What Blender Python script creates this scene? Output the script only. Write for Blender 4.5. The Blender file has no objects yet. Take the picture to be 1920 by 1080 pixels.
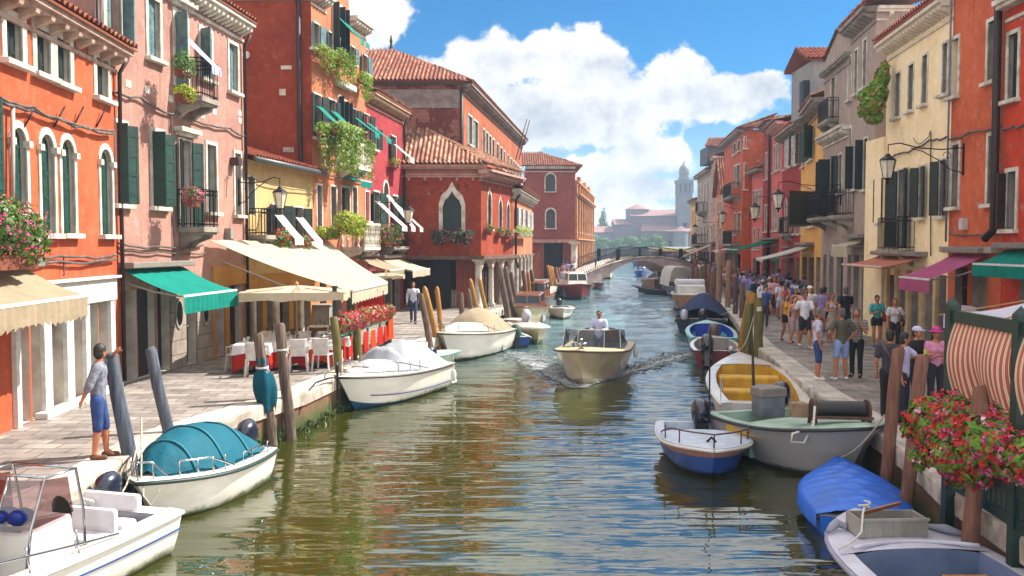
SKYSTR=.15; SUNSTR=3.8; HAZE=.0006; EXPO=1.66; CLD=2.05; CLB=3.5; GA=.74
import bpy, bmesh, math, random
from mathutils import Vector, Matrix
random.seed(7)
R=random.random
def U(a,b): return a+(b-a)*random.random()
V=Vector
S=bpy.context.scene
COL=S.collection
PI=math.pi
# ---------------------------------------------------------------- camera calibration (used to survey positions of real things)
FPX=1700.; CZ=4.2; TH=math.atan(80/1700)
QZ=0.9   # quay height above water
def ray(px,py):
    cx=(px-960)/FPX; cy=(540-py)/FPX
    return V((cx, math.cos(TH)+cy*math.sin(TH), -math.sin(TH)+cy*math.cos(TH)))
def at(px,py,z=0.):
    r=ray(px,py); t=(z-CZ)/r.z
    return V((r.x*t, r.y*t, z))
def atY(px,py,Y):
    r=ray(px,py); t=Y/r.y
    return V((r.x*t, Y, CZ+r.z*t))
# ---------------------------------------------------------------- objects
def link(o,parent=None):
    COL.objects.link(o)
    if parent is not None: o.parent=parent
    return o
def offs(p):
    v=V((0,0,0))
    while p is not None:
        v+=p.location; p=p.parent
    return v
def tag(o,label=None,cat=None,group=None,kind=None):
    if label: o['label']=label
    if cat: o['category']=cat
    if group: o['group']=group
    if kind: o['kind']=kind
    return o
def empty(name,loc=(0,0,0),label=None,cat=None,group=None,rz=0):
    o=bpy.data.objects.new(name,None); o.empty_display_size=.2
    o.location=loc; o.rotation_euler=(0,0,rz)
    link(o); return tag(o,label,cat,group)
def copy_tree(o,parent=None):
    c=o.copy(); COL.objects.link(c); c.parent=parent
    for ch in list(o.children): copy_tree(ch,c)
    return c
class MB:
    def __init__(s): s.v=[]; s.f=[]; s.m=[]; s.mi=0
    def add(s,vs,fs):
        b=len(s.v); s.v+= [tuple(v) for v in vs]
        for f in fs: s.f.append([b+i for i in f]); s.m.append(s.mi)
        return s
    def quad(s,a,b,c,d): return s.add([a,b,c,d],[(0,1,2,3)])
    def poly(s,pts): return s.add(pts,[tuple(range(len(pts)))])
    def hexa(s,p):  # p: 8 points, bottom 4 ccw, top 4 ccw
        return s.add(p,[(3,2,1,0),(4,5,6,7),(0,1,5,4),(1,2,6,5),(2,3,7,6),(3,0,4,7)])
    def box(s,x0,x1,y0,y1,z0,z1):
        return s.hexa([(x0,y0,z0),(x1,y0,z0),(x1,y1,z0),(x0,y1,z0),(x0,y0,z1),(x1,y0,z1),(x1,y1,z1),(x0,y1,z1)])
    def obox(s,c,ax,ay,az):  # centre and three half vectors
        c,ax,ay,az=V(c),V(ax),V(ay),V(az)
        if ax.cross(ay).dot(az)<0: ax=-ax
        return s.hexa([c-ax-ay-az,c+ax-ay-az,c+ax+ay-az,c-ax+ay-az,c-ax-ay+az,c+ax-ay+az,c+ax+ay+az,c-ax+ay+az])
    def bar(s,a,b,w,h,up=(0,0,1)):
        a,b=V(a),V(b); d=b-a; u=V(up)
        sx=d.cross(u)
        if sx.length<1e-6: sx=d.cross(V((1,0,0)))
        sx.normalize(); n=sx.cross(d).normalized()
        return s.obox((a+b)/2,d/2,sx*w/2,n*h/2)
    def tube(s,pts,r,n=8,cap=True):
        pts=[V(p) for p in pts]
        rs=r if isinstance(r,(list,tuple)) else [r]*len(pts)
        vs=[];fs=[]
        nrm=None
        for i,p in enumerate(pts):
            d=(pts[min(i+1,len(pts)-1)]-pts[max(i-1,0)]).normalized()
            if nrm is None:
                nrm=d.cross(V((0,0,1)))
                if nrm.length<.05: nrm=d.cross(V((1,0,0)))
            nrm=(nrm-d*nrm.dot(d)).normalized(); bi=d.cross(nrm)
            for k in range(n):
                a=2*PI*k/n; vs.append(p+(nrm*math.cos(a)+bi*math.sin(a))*rs[i])
        for i in range(len(pts)-1):
            for k in range(n):
                k2=(k+1)%n; fs.append((i*n+k,i*n+k2,(i+1)*n+k2,(i+1)*n+k))
        if cap:
            fs.append(tuple(reversed(range(n)))); fs.append(tuple(range((len(pts)-1)*n,len(pts)*n)))
        return s.add(vs,fs)
    def lathe(s,c,prof,n=12,ang=2*PI,sx=1,sy=1):
        c=V(c); vs=[];fs=[]
        for (r,z) in prof:
            for k in range(n):
                a=2*PI*k/n; vs.append(c+V((r*math.cos(a)*sx,r*math.sin(a)*sy,z)))
        for i in range(len(prof)-1):
            for k in range(n):
                k2=(k+1)%n; fs.append((i*n+k,i*n+k2,(i+1)*n+k2,(i+1)*n+k))
        fs.append(tuple(reversed(range(n)))); fs.append(tuple(range((len(prof)-1)*n,len(prof)*n)))
        return s.add(vs,fs)
    def ball(s,c,rx,ry=None,rz=None,n=10,m=6):
        ry=rx if ry is None else ry; rz=rx if rz is None else rz; c=V(c)
        vs=[c+V((0,0,-rz))];fs=[]
        for i in range(1,m):
            t=-PI/2+PI*i/m
            for k in range(n):
                a=2*PI*k/n; vs.append(c+V((rx*math.cos(a)*math.cos(t),ry*math.sin(a)*math.cos(t),rz*math.sin(t))))
        vs.append(c+V((0,0,rz)))
        for k in range(n): fs.append((0,1+(k+1)%n,1+k)); fs.append((len(vs)-1,1+(m-2)*n+k,1+(m-2)*n+(k+1)%n))
        for i in range(m-2):
            for k in range(n):
                k2=(k+1)%n; fs.append((1+i*n+k,1+i*n+k2,1+(i+1)*n+k2,1+(i+1)*n+k))
        return s.add(vs,fs)
    def grid(s,rows,closed=False):
        n=len(rows[0]); vs=[p for r in rows for p in r]; fs=[]
        for i in range(len(rows)-1):
            for k in range(n if closed else n-1):
                k2=(k+1)%n; fs.append((i*n+k,i*n+k2,(i+1)*n+k2,(i+1)*n+k))
        return s.add(vs,fs)
    def prism(s,pts,d):  # pts: planar polygon, extruded by vector d
        n=len(pts); d=V(d); a=[V(p) for p in pts]
        vs=a+[p+d for p in a]
        fs=[tuple(reversed(range(n))),tuple(range(n,2*n))]+[(k,(k+1)%n,n+(k+1)%n,n+k) for k in range(n)]
        return s.add(vs,fs)
    def xf(s,M,start=0):
        for i in range(start,len(s.v)): s.v[i]=tuple(M@V(s.v[i]))
        return s
    def build(s,name,mats,parent=None,smooth=False,bevel=0,origin=None):
        me=bpy.data.meshes.new(name)
        o3=V(origin) if origin is not None else V((0,0,0))
        of=offs(parent)+o3
        me.from_pydata([(a-of.x,b-of.y,c-of.z) for a,b,c in s.v],[],s.f)
        if not isinstance(mats,(list,tuple)): mats=[mats]
        for m in mats: me.materials.append(m)
        if len(mats)>1: me.polygons.foreach_set('material_index',s.m)
        if smooth: me.polygons.foreach_set('use_smooth',[True]*len(me.polygons))
        me.update()
        o=bpy.data.objects.new(name,me); link(o,parent); o.location=o3
        if smooth=='auto':
            md=o.modifiers.new('n','EDGE_SPLIT'); md.split_angle=math.radians(38)
        if bevel:
            md=o.modifiers.new('b','BEVEL'); md.width=bevel; md.segments=2; md.limit_method='ANGLE'
        return o
# ---------------------------------------------------------------- materials
def lin(c):
    return tuple((x/12.92 if x<=.04045 else ((x+.055)/1.055)**2.4) for x in c)
def hx(s,k=1.):
    k*=GA; s=s.lstrip('#'); c=lin([int(s[i:i+2],16)/255 for i in (0,2,4)]); return (c[0]*k,c[1]*k,c[2]*k,1)
def newmat(name):
    m=bpy.data.materials.new(name); m.use_nodes=True
    nt=m.node_tree; b=nt.nodes['Principled BSDF']
    return m,nt,b
def nd(nt,t,**kw):
    n=nt.nodes.new(t)
    for k,v in kw.items():
        if k.startswith('i_'): n.inputs[k[2:].replace('_',' ')].default_value=v
        else: setattr(n,k,v)
    return n
def mixc(nt,fac,a,b,mode='MIX'):
    n=nt.nodes.new('ShaderNodeMix'); n.data_type='RGBA'; n.blend_type=mode
    for sck,v in ((0,fac),(6,a),(7,b)):
        if hasattr(v,'links'): nt.links.new(v,n.inputs[sck])
        else: n.inputs[sck].default_value=v
    return n.outputs[2]
def noise(nt,vec,scale,detail=4,rough=.55,sc=(1,1,1)):
    mp=nd(nt,'ShaderNodeMapping'); mp.inputs['Scale'].default_value=sc
    nt.links.new(vec,mp.inputs[0])
    n=nd(nt,'ShaderNodeTexNoise'); n.inputs['Scale'].default_value=scale; n.inputs['Detail'].default_value=detail
    n.inputs['Roughness'].default_value=rough
    nt.links.new(mp.outputs[0],n.inputs['Vector']); return n.outputs['Fac']
def ramp(nt,fac,a,b):
    n=nd(nt,'ShaderNodeMapRange'); n.inputs['From Min'].default_value=a; n.inputs['From Max'].default_value=b
    n.interpolation_type='SMOOTHSTEP'
    nt.links.new(fac,n.inputs['Value']); return n.outputs[0]
def bumpn(nt,b,h,strength,dist=.02):
    n=nd(nt,'ShaderNodeBump'); n.inputs['Strength'].default_value=strength; n.inputs['Distance'].default_value=dist
    nt.links.new(h,n.inputs['Height']); nt.links.new(n.outputs[0],b.inputs['Normal'])
MC={}
def simple(name,col,rough=.5,metal=0,col2=None,scale=6,bump=0,bscale=40,sc=(1,1,1),coat=0):
    if name in MC: return MC[name]
    m,nt,b=newmat(name); col=hx(col) if isinstance(col,str) else col
    tc=nd(nt,'ShaderNodeTexCoord').outputs['Object']
    c2=(hx(col2) if isinstance(col2,str) else col2) if col2 else tuple(x*.78 for x in col[:3])+(1,)
    f=ramp(nt,noise(nt,tc,scale,5,.6,sc),.35,.68)
    nt.links.new(mixc(nt,f,col,c2),b.inputs['Base Color'])
    b.inputs['Roughness'].default_value=rough; b.inputs['Metallic'].default_value=metal
    if coat: b.inputs['Coat Weight'].default_value=coat
    if bump: bumpn(nt,b,noise(nt,tc,bscale,4,.6,sc),bump)
    MC[name]=m; return m
def plaster(name,col,col2=None,patch=None,pth=.62,stain=.5,stc=None,brick=0):
    stain=min(1,stain*1.35)
    """weathered painted render: broad mottling, vertical run stains, flaked patches"""
    if name in MC: return MC[name]
    m,nt,b=newmat(name); c=hx(col) if isinstance(col,str) else col
    c2=hx(col2) if col2 else tuple(x*.72 for x in c[:3])+(1,)
    tc=nd(nt,'ShaderNodeTexCoord').outputs['Object']
    o=mixc(nt,ramp(nt,noise(nt,tc,.55,7,.65),.36,.66),c,c2)
    o=mixc(nt,ramp(nt,noise(nt,tc,3.2,6,.7),.45,.8),o,tuple(min(1,x*1.12+.03) for x in c[:3])+(1,))
    o=mixc(nt,ramp(nt,noise(nt,tc,1.7,9,.78),.56,.72),o,tuple(x*.62 for x in c[:3])+(1,))
    o=mixc(nt,ramp(nt,noise(nt,tc,6,8,.8),.58,.8),o,tuple(min(1,x*.7+.16) for x in c[:3])+(1,))
    if stain>.7:
        pk=tuple(x*.45+.16 for x in c[:3])+(1,)
        f=nd(nt,'ShaderNodeMath',operation='MULTIPLY'); f.inputs[1].default_value=.75
        nt.links.new(ramp(nt,noise(nt,tc,1.35,12,.72),.60,.625),f.inputs[0]); o=mixc(nt,f.outputs[0],o,pk)
        f=nd(nt,'ShaderNodeMath',operation='MULTIPLY'); f.inputs[1].default_value=.6
        nt.links.new(ramp(nt,noise(nt,tc,.8,12,.75,(1.3,1.1,.7)),.62,.65),f.inputs[0]); o=mixc(nt,f.outputs[0],o,tuple(x*.45+.02 for x in c[:3])+(1,))
    st=noise(nt,tc,2.6,7,.7,(1.8,1.8,.14))
    sc=hx(stc) if stc else tuple(x*.42+.01 for x in c[:3])+(1,)
    n=nd(nt,'ShaderNodeMath',operation='MULTIPLY'); n.inputs[1].default_value=stain
    nt.links.new(ramp(nt,st,.52,.78),n.inputs[0])
    o=mixc(nt,n.outputs[0],o,sc)
    if patch:
        pn=noise(nt,tc,.9,8,.68)
        pf=ramp(nt,pn,pth,pth+.03)
        if brick:
            sp=nd(nt,'ShaderNodeSeparateXYZ'); nt.links.new(tc,sp.inputs[0])
            ad=nd(nt,'ShaderNodeMath',operation='ADD'); nt.links.new(sp.outputs[0],ad.inputs[0]); nt.links.new(sp.outputs[1],ad.inputs[1])
            cb=nd(nt,'ShaderNodeCombineXYZ'); nt.links.new(ad.outputs[0],cb.inputs[0]); nt.links.new(sp.outputs[2],cb.inputs[1])
            bt=nd(nt,'ShaderNodeTexBrick'); bt.inputs['Scale'].default_value=1
            bt.inputs['Brick Width'].default_value=.26; bt.inputs['Row Height'].default_value=.07; bt.inputs['Mortar Size'].default_value=.008
            bt.inputs['Color1'].default_value=hx(patch); bt.inputs['Color2'].default_value=hx(patch,.6); bt.inputs['Mortar'].default_value=hx('a89a88',.8)
            nt.links.new(cb.outputs[0],bt.inputs['Vector'])
            o=mixc(nt,pf,o,bt.outputs['Color'])
        else: o=mixc(nt,pf,o,hx(patch))
    nt.links.new(o,b.inputs['Base Color']); b.inputs['Roughness'].default_value=.88
    b.inputs['Specular IOR Level'].default_value=.25
    bumpn(nt,b,noise(nt,tc,9,9,.75),.5,.04)
    MC[name]=m; return m
def brickmat(name,c1,c2,mort,bw=.26,rh=.07,ms=.008,plane='wall',mix=None,mth=.55,rough=.85,grime=None):
    if name in MC: return MC[name]
    m,nt,b=newmat(name)
    tc=nd(nt,'ShaderNodeTexCoord').outputs['Object']
    sp=nd(nt,'ShaderNodeSeparateXYZ'); nt.links.new(tc,sp.inputs[0])
    cb=nd(nt,'ShaderNodeCombineXYZ')
    if plane=='wall':
        ad=nd(nt,'ShaderNodeMath',operation='ADD'); nt.links.new(sp.outputs[0],ad.inputs[0]); nt.links.new(sp.outputs[1],ad.inputs[1])
        nt.links.new(ad.outputs[0],cb.inputs[0]); nt.links.new(sp.outputs[2],cb.inputs[1])
    else:
        nt.links.new(sp.outputs[0],cb.inputs[0]); nt.links.new(sp.outputs[1],cb.inputs[1])
    bt=nd(nt,'ShaderNodeTexBrick'); bt.inputs['Scale'].default_value=1
    bt.inputs['Brick Width'].default_value=bw; bt.inputs['Row Height'].default_value=rh; bt.inputs['Mortar Size'].default_value=ms
    bt.inputs['Color1'].default_value=hx(c1); bt.inputs['Color2'].default_value=hx(c2); bt.inputs['Mortar'].default_value=hx(mort)
    bt.inputs['Mortar Smooth'].default_value=.3
    nt.links.new(cb.outputs[0],bt.inputs['Vector'])
    o=bt.outputs['Color']
    o=mixc(nt,ramp(nt,noise(nt,tc,1.3,7,.7),.3,.75),o,(.5,.5,.5,1),'MULTIPLY')
    if mix: o=mixc(nt,ramp(nt,noise(nt,tc,1.1,8,.7),mth,mth+.06),o,hx(mix))
    if grime:  # wet algae zone near the waterline
        mr=nd(nt,'ShaderNodeMapRange'); mr.inputs['From Min'].default_value=.62; mr.inputs['From Max'].default_value=.2
        ad2=nd(nt,'ShaderNodeMath',operation='ADD'); nt.links.new(sp.outputs[2],ad2.inputs[0])
        mu=nd(nt,'ShaderNodeMath',operation='MULTIPLY_ADD'); mu.inputs[1].default_value=.7; mu.inputs[2].default_value=-.35
        nt.links.new(noise(nt,tc,2.5,5,.7),mu.inputs[0]); nt.links.new(mu.outputs[0],ad2.inputs[1])
        nt.links.new(ad2.outputs[0],mr.inputs['Value'])
        o=mixc(nt,mr.outputs[0],o,hx(grime))
    nt.links.new(o,b.inputs['Base Color']); b.inputs['Roughness'].default_value=rough
    mm=nd(nt,'ShaderNodeMath',operation='MULTIPLY_ADD'); nt.links.new(bt.outputs['Fac'],mm.inputs[0]); mm.inputs[1].default_value=-.7
    nt.links.new(noise(nt,tc,18,6,.7),mm.inputs[2])
    bumpn(nt,b,mm.outputs[0],.6,.02)
    MC[name]=m; return m
def stripes(name,c1,c2,width,axis=0,rough=.8,duty=.5,sub=None,src='UV'):
    if name in MC: return MC[name]
    m,nt,b=newmat(name)
    tc=nd(nt,'ShaderNodeTexCoord').outputs[src]
    sp=nd(nt,'ShaderNodeSeparateXYZ'); nt.links.new(tc,sp.inputs[0])
    d=nd(nt,'ShaderNodeMath',operation='DIVIDE'); nt.links.new(sp.outputs[axis],d.inputs[0]); d.inputs[1].default_value=width
    fr=nd(nt,'ShaderNodeMath',operation='FRACT'); nt.links.new(d.outputs[0],fr.inputs[0])
    gt=nd(nt,'ShaderNodeMath',operation='LESS_THAN'); nt.links.new(fr.outputs[0],gt.inputs[0]); gt.inputs[1].default_value=duty
    o=mixc(nt,gt.outputs[0],hx(c1),hx(c2))
    if sub:
        g2=nd(nt,'ShaderNodeMath',operation='COMPARE'); nt.links.new(fr.outputs[0],g2.inputs[0]); g2.inputs[1].default_value=duty*.5; g2.inputs[2].default_value=.025
        o=mixc(nt,g2.outputs[0],o,hx(sub))
    ob=nd(nt,'ShaderNodeTexCoord').outputs['Object']
    o=mixc(nt,ramp(nt,noise(nt,ob,2,5,.6),.3,.8),o,(.8,.78,.75,1),'MULTIPLY')
    nt.links.new(o,b.inputs['Base Color']); b.inputs['Roughness'].default_value=rough
    b.inputs['Subsurface Weight'].default_value=0
    MC[name]=m; return m
def cloth(name,col,rough=.85,trans=.25):
    """thin fabric: diffuse plus translucent"""
    if name in MC: return MC[name]
    m,nt,b=newmat(name); c=hx(col) if isinstance(col,str) else col
    tc=nd(nt,'ShaderNodeTexCoord').outputs['Object']
    f=ramp(nt,noise(nt,tc,1.6,6,.65),.3,.75)
    o=mixc(nt,f,c,tuple(x*.8 for x in c[:3])+(1,))
    nt.links.new(o,b.inputs['Base Color']); b.inputs['Roughness'].default_value=rough
    b.inputs['Specular IOR Level'].default_value=.2
    tr=nd(nt,'ShaderNodeBsdfTranslucent'); nt.links.new(o,tr.inputs[0])
    mx=nd(nt,'ShaderNodeMixShader'); mx.inputs[0].default_value=trans
    nt.links.new(b.outputs[0],mx.inputs[1]); nt.links.new(tr.outputs[0],mx.inputs[2])
    nt.links.new(mx.outputs[0],nt.nodes['Material Output'].inputs['Surface'])
    bumpn(nt,b,noise(nt,tc,3.5,6,.65),.7,.05)
    MC[name]=m; return m
def leafmat(name,cols,rough=.6,trans=.35):
    if name in MC: return MC[name]
    m,nt,b=newmat(name)
    tc=nd(nt,'ShaderNodeTexCoord').outputs['Object']
    f=noise(nt,tc,9,3,.8)
    cr=nd(nt,'ShaderNodeValToRGB'); nt.links.new(f,cr.inputs[0])
    els=cr.color_ramp.elements
    while len(els)<len(cols): els.new(.5)
    for i,c in enumerate(cols):
        els[i].position=.32+.36*i/max(1,len(cols)-1); els[i].color=hx(c)
    nt.links.new(cr.outputs[0],b.inputs['Base Color']); b.inputs['Roughness'].default_value=rough
    tr=nd(nt,'ShaderNodeBsdfTranslucent'); nt.links.new(cr.outputs[0],tr.inputs[0])
    mx=nd(nt,'ShaderNodeMixShader'); mx.inputs[0].default_value=trans
    nt.links.new(b.outputs[0],mx.inputs[1]); nt.links.new(tr.outputs[0],mx.inputs[2])
    nt.links.new(mx.outputs[0],nt.nodes['Material Output'].inputs['Surface'])
    MC[name]=m; return m
def glassmat():
    m,nt,b=newmat('window_glass')
    b.inputs['Base Color'].default_value=(.02,.025,.03,1); b.inputs['Roughness'].default_value=.06
    b.inputs['Specular IOR Level'].default_value=.35
    tc=nd(nt,'ShaderNodeTexCoord').outputs['Object']
    bumpn(nt,b,noise(nt,tc,1.5,2,.5),.15,.02)
    return m
STONE=simple('istrian_stone','e9e2d3',.75,0,'b5aa98',2.5,.3,25)
STONE_D=simple('grey_stone','a59c8f',.85,0,'7d746a',2,.4,20)
GLASS=glassmat()
SH_G=simple('green_shutter_paint','0a4638',.55,0,'07302a',4,.2,30,(1,1,3))
SH_D=simple('dark_green_shutter_paint','0f2a24',.55,0,'0a1c19',4,.2,30,(1,1,3))
SH_B=simple('pale_blue_shutter_paint','6a8a8c',.6,0,'48686c',4,.2,30)
SH_W=simple('grey_white_shutter_paint','cfc9c6',.6,0,'9e9894',4,.2,30)
WOODF=simple('brown_window_wood','4a2c1c',.6,0,'2c1a12',5,.2,30)
DARK=simple('dark_interior','0c0b0a',.9)
IRON=simple('black_iron','15151a',.5,.6)
CHROME=simple('polished_steel','c8ccd0',.18,1,'b0b4b8')
PIPE=simple('dark_copper_pipe','3a2520',.55,.3,'241816')
CABLE=simple('grey_cable','6d625c',.8,0,'3e3733')
WHITE=simple('white_paint','e8e6e0',.45,0,'cfccc4')
def tiles(name,cols):
    if name in MC: return MC[name]
    m,nt,b=newmat(name)
    at_=nd(nt,'ShaderNodeAttribute'); at_.attribute_name='tile'
    cr=nd(nt,'ShaderNodeValToRGB'); nt.links.new(at_.outputs['Fac'],cr.inputs[0])
    els=cr.color_ramp.elements
    while len(els)<len(cols): els.new(.5)
    for i,c in enumerate(cols): els[i].position=i/(len(cols)-1); els[i].color=hx(c)
    tc=nd(nt,'ShaderNodeTexCoord').outputs['Object']
    o=mixc(nt,ramp(nt,noise(nt,tc,5,6,.7),.5,.75),cr.outputs[0],hx('6b5a4c'))
    nt.links.new(o,b.inputs['Base Color']); b.inputs['Roughness'].default_value=.85
    bumpn(nt,b,noise(nt,tc,30,4,.6),.3)
    MC[name]=m; return m
TILE=tiles('terracotta_tiles',['6e3020','93452a','ab6240','873c26','b98460','5a2c20'])
# ---------------------------------------------------------------- facades
GLASSC=simple('curtained_glass','6a655c',.15,0,'3a3732',2.5); GLASSB=simple('dim_room_glass','26241f',.12,0,'12110f',2)
REV=simple('reveal_stone','a89c92',.85,0,'8a7e76',2,.3,18)
class Fac:
    def __init__(s,A,B,off=0):
        s.A=V((A[0],A[1],0)); B=V((B[0],B[1],0)); d=B-s.A; s.W=d.length; s.u=d/s.W; s.n=V((s.u.y,-s.u.x,0)); s.B=B
    def pt(s,u,z,d=0.): 
        p=s.A+s.u*u+s.n*d; return V((p.x,p.y,z))
    def hit(s,px,py,d=0.):
        r=ray(px,py); o=V((0,0,CZ)); A=s.A+s.n*d
        t=(A-V((0,0,0))).dot(s.n)/r.dot(s.n)
        p=o+r*t
        return (V((p.x,p.y,0))-A).dot(s.u), p.z
def arcpts(u0,u1,z1,kind,n=10):
    c=(u0+u1)/2; r=(u1-u0)/2; out=[]
    for i in range(n+1):
        s_=-1+2*i/n
        if kind=='round': s_=-math.cos(PI*i/n); h=r*math.sqrt(max(0,1-s_*s_)); rise=r
        else:
            rise=r*1.7; a=abs(s_)
            h=rise*(.62*math.sqrt(max(0,1-a**2.2))+ .38*max(0,1-a/.5)**1.7)
        out.append((c+r*s_, z1-rise+h))
    return out
def rise_of(u0,u1,kind):
    return (u1-u0)/2*(1 if kind=='round' else 1.7)
def wall_face(mb,fac,u0,u1,z0,z1,holes=(),dep=.26,d=0.):
    us=sorted({u0,u1}|{min(u1,max(u0,h['u'][i])) for h in holes for i in (0,1)})
    zs=sorted({z0,z1}|{min(z1,max(z0,h['z'][i])) for h in holes for i in (0,1)})
    P=lambda u,z,dd=0: fac.pt(u,z,d+dd)
    for i in range(len(us)-1):
        for j in range(len(zs)-1):
            cu=(us[i]+us[i+1])/2; cz=(zs[j]+zs[j+1])/2
            if any(h['u'][0]<cu<h['u'][1] and h['z'][0]<cz<h['z'][1] for h in holes): continue
            mb.quad(P(us[i],zs[j]),P(us[i+1],zs[j]),P(us[i+1],zs[j+1]),P(us[i],zs[j+1]))
    for h in holes:
        a,b=h['u']; p,q=h['z']; dp=h.get('dep',dep)
        if h.get('arch'):
            ap=arcpts(a,b,q,h['arch']); k=len(ap)//2
            mb.poly([P(a,q)]+[P(*x) for x in ap[:k+1]]); mb.poly([P(*x) for x in ap[k:]]+[P(b,q)])
            path=[(a,p)]+ap+[(b,p)]
        else: path=[(a,p),(a,q),(b,q),(b,p)]
        mb.mi=1
        for i in range(len(path)-1):
            x,y=path[i],path[i+1]
            mb.quad(P(*x),P(*y),P(y[0],y[1],-dp),P(x[0],x[1],-dp))
        mb.quad(P(a,p),P(b,p),P(b,p,-dp),P(a,p,-dp)); mb.mi=0
def band(mb,fac,path,w,proud,path2=None):
    """strip of width w around an opening outline, standing proud of the wall; path inner, path2 outer"""
    n=len(path)
    for i in range(n-1):
        a,b,c,e=path[i],path[i+1],path2[i+1],path2[i]
        for dd in (proud,):
            mb.quad(fac.pt(a[0],a[1],dd),fac.pt(b[0],b[1],dd),fac.pt(c[0],c[1],dd),fac.pt(e[0],e[1],dd))
        mb.quad(fac.pt(c[0],c[1],dd),fac.pt(e[0],e[1],dd),fac.pt(e[0],e[1],-.01),fac.pt(c[0],c[1],-.01))
        mb.quad(fac.pt(a[0],a[1],dd),fac.pt(b[0],b[1],dd),fac.pt(b[0],b[1],-.05),fac.pt(a[0],a[1],-.05))
def shutter(fac,parent,hu,side,w,z0,z1,ang,mat,arch=None,d=.05):
    a=math.radians(ang); sg=1 if side=='L' else -1
    dr=fac.u*(sg*math.cos(a))+fac.n*math.sin(a); nn=V((dr.y,-dr.x,0))
    o=fac.pt(hu,0,d); mb=MB()
    up=V((0,0,1)); c=o+dr*w/2+up*(z0+z1)/2
    mb.obox(c,dr*w/2,nn*.018,up*(z1-z0)/2)
    n=max(2,int((z1-z0)/.42))
    for k in range(n):
        z=z0+(k+.5)*(z1-z0)/n
        mb.obox(o+dr*w/2+up*z,dr*(w/2-.015),nn*.028,up*.035)
    for e in (.1,.9):
        mb.obox(o+dr*w*e+up*(z0+z1)/2,dr*.03,nn*.024,up*((z1-z0)/2-.01))
    return mb.build('shutter',mat,parent)
def window(root,fac,h,st):
    a,b=h['u']; p,q=h['z']; k=h.get('arch'); w=b-a
    fw=st.get('fw',.12); fm=st.get('fm',STONE); dp=h.get('dep',.26)
    mb=MB()
    if k:
        ap=arcpts(a,b,q,k); inner=[(a,p)]+ap+[(b,p)]
        e=fw; r=rise_of(a,b,k)
        op=arcpts(a-e,b+e,q+e*(1.3 if k=='round' else 2.4),k)
        if k!='round':
            op=[(x,min(z,q+e*2.4)) for x,z in op]
        outer=[(a-e,p)]+op+[(b+e,p)]
        band(mb,fac,inner,fw,.03,outer)
        if st.get('cap'):
            zz=q-r
            mb.obox(fac.pt(a-fw/2,zz,.03),fac.u*fw*.75,fac.n*.06,V((0,0,.06))); mb.obox(fac.pt(b+fw/2,zz,.03),fac.u*fw*.75,fac.n*.06,V((0,0,.06)))
    elif fw>0:
        band(mb,fac,[(a,p),(a,q),(b,q),(b,p)],fw,.03,[(a-fw,p),(a-fw,q+fw),(b+fw,q+fw),(b+fw,p)])
    else: band(mb,fac,[(a,q),(b,q)],.02,.01,[(a,q+.04),(b,q+.04)])
    if st.get('hood'):
        mb.obox(fac.pt((a+b)/2,q+fw+.2,.12),fac.u*(w/2+.25),fac.n*.12,V((0,0,.06)))
        mb.obox(fac.pt((a+b)/2,q+fw+.09,.07),fac.u*(w/2+.17),fac.n*.07,V((0,0,.05)))
    win=mb.build('window',fm,root)
    if st.get('lab'): win['label']=st['lab']
    if st.get('sill',1):
        m2=MB(); m2.obox(fac.pt((a+b)/2,p-.05,.05),fac.u*(w/2+fw+.05),fac.n*.11,V((0,0,.05))); m2.build('sill',fm,win,bevel=.01)
    # pane with glazing bars
    dd=-dp+.03
    g=MB(); g.mi=0
    if k: g.poly([fac.pt(x,z,dd) for x,z in [(a,p)]+arcpts(a,b,q,k)+[(b,p)]])
    else: g.quad(fac.pt(a,p,dd),fac.pt(b,p,dd),fac.pt(b,q,dd),fac.pt(a,q,dd))
    g.mi=1; t=.035
    for u in ([a+t/2,b-t/2,(a+b)/2] if w<1.3 else [a+t,b-t,(2*a+b)/3,(a+2*b)/3]):
        g.obox(fac.pt(u,(p+q)/2-(rise_of(a,b,k)/2 if k else 0),dd+.02),fac.u*t,fac.n*.02,V((0,0,(q-p)/2-(rise_of(a,b,k)/2 if k else 0))))
    for z in (p+t,p+(q-p)*.33,p+(q-p)*.67,q-t-(rise_of(a,b,k) if k else 0)):
        g.obox(fac.pt((a+b)/2,z,dd+.018),fac.u*(w/2),fac.n*.02,V((0,0,t*.8)))
    g.build('pane',[st.get('gm') or random.choice((GLASS,GLASS,GLASS,GLASSC,GLASSB)),st.get('bm',WOODF)],win)
    s=st.get('sh')
    if s:
        mat,la,ra=s[:3]; ztop=q-(rise_of(a,b,k)*.15 if k else 0)
        if la is not None: shutter(fac,win,a,'L',w/2-.005,p+.02,ztop-.02,la,mat,d=(-dp+.12 if la<30 else .06))
        if ra is not None: shutter(fac,win,b,'R',w/2-.005,p+.02,ztop-.02,ra,mat,d=(-dp+.12 if ra<30 else .06))
    if st.get('blind'):
        bmat,dz,out=st['blind']  # hangs from the head and is propped out over the sill
        zt=q-.25*(q-p); zb=q-(q-p)*dz
        m2=MB(); rows=[]
        for i in range(9):
            t=i/8; d_=.04+out*(t**.9); z=zt+(zb-zt)*t
            rows.append([fac.pt(a+w*(.02+.96*j/6),z-.03*math.sin(PI*j/6)-.05*math.sin(t*PI),d_) for j in range(7)])
        rows.append([fac.pt(a+w*(.02+.96*j/6),zb-.22-.02*math.sin(j*2.5),.04+out+.01) for j in range(7)])
        m2.grid(rows); guv(m2.build('blind',bmat,win,smooth=True),7,w/6)
    return win
def guv(o,nc,su,sv=.1):
    uv=o.data.uv_layers.new(name='UVMap')
    for l in o.data.loops: i=l.vertex_index; uv.data[l.index].uv=((i%nc)*su,(i//nc)*sv)
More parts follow.
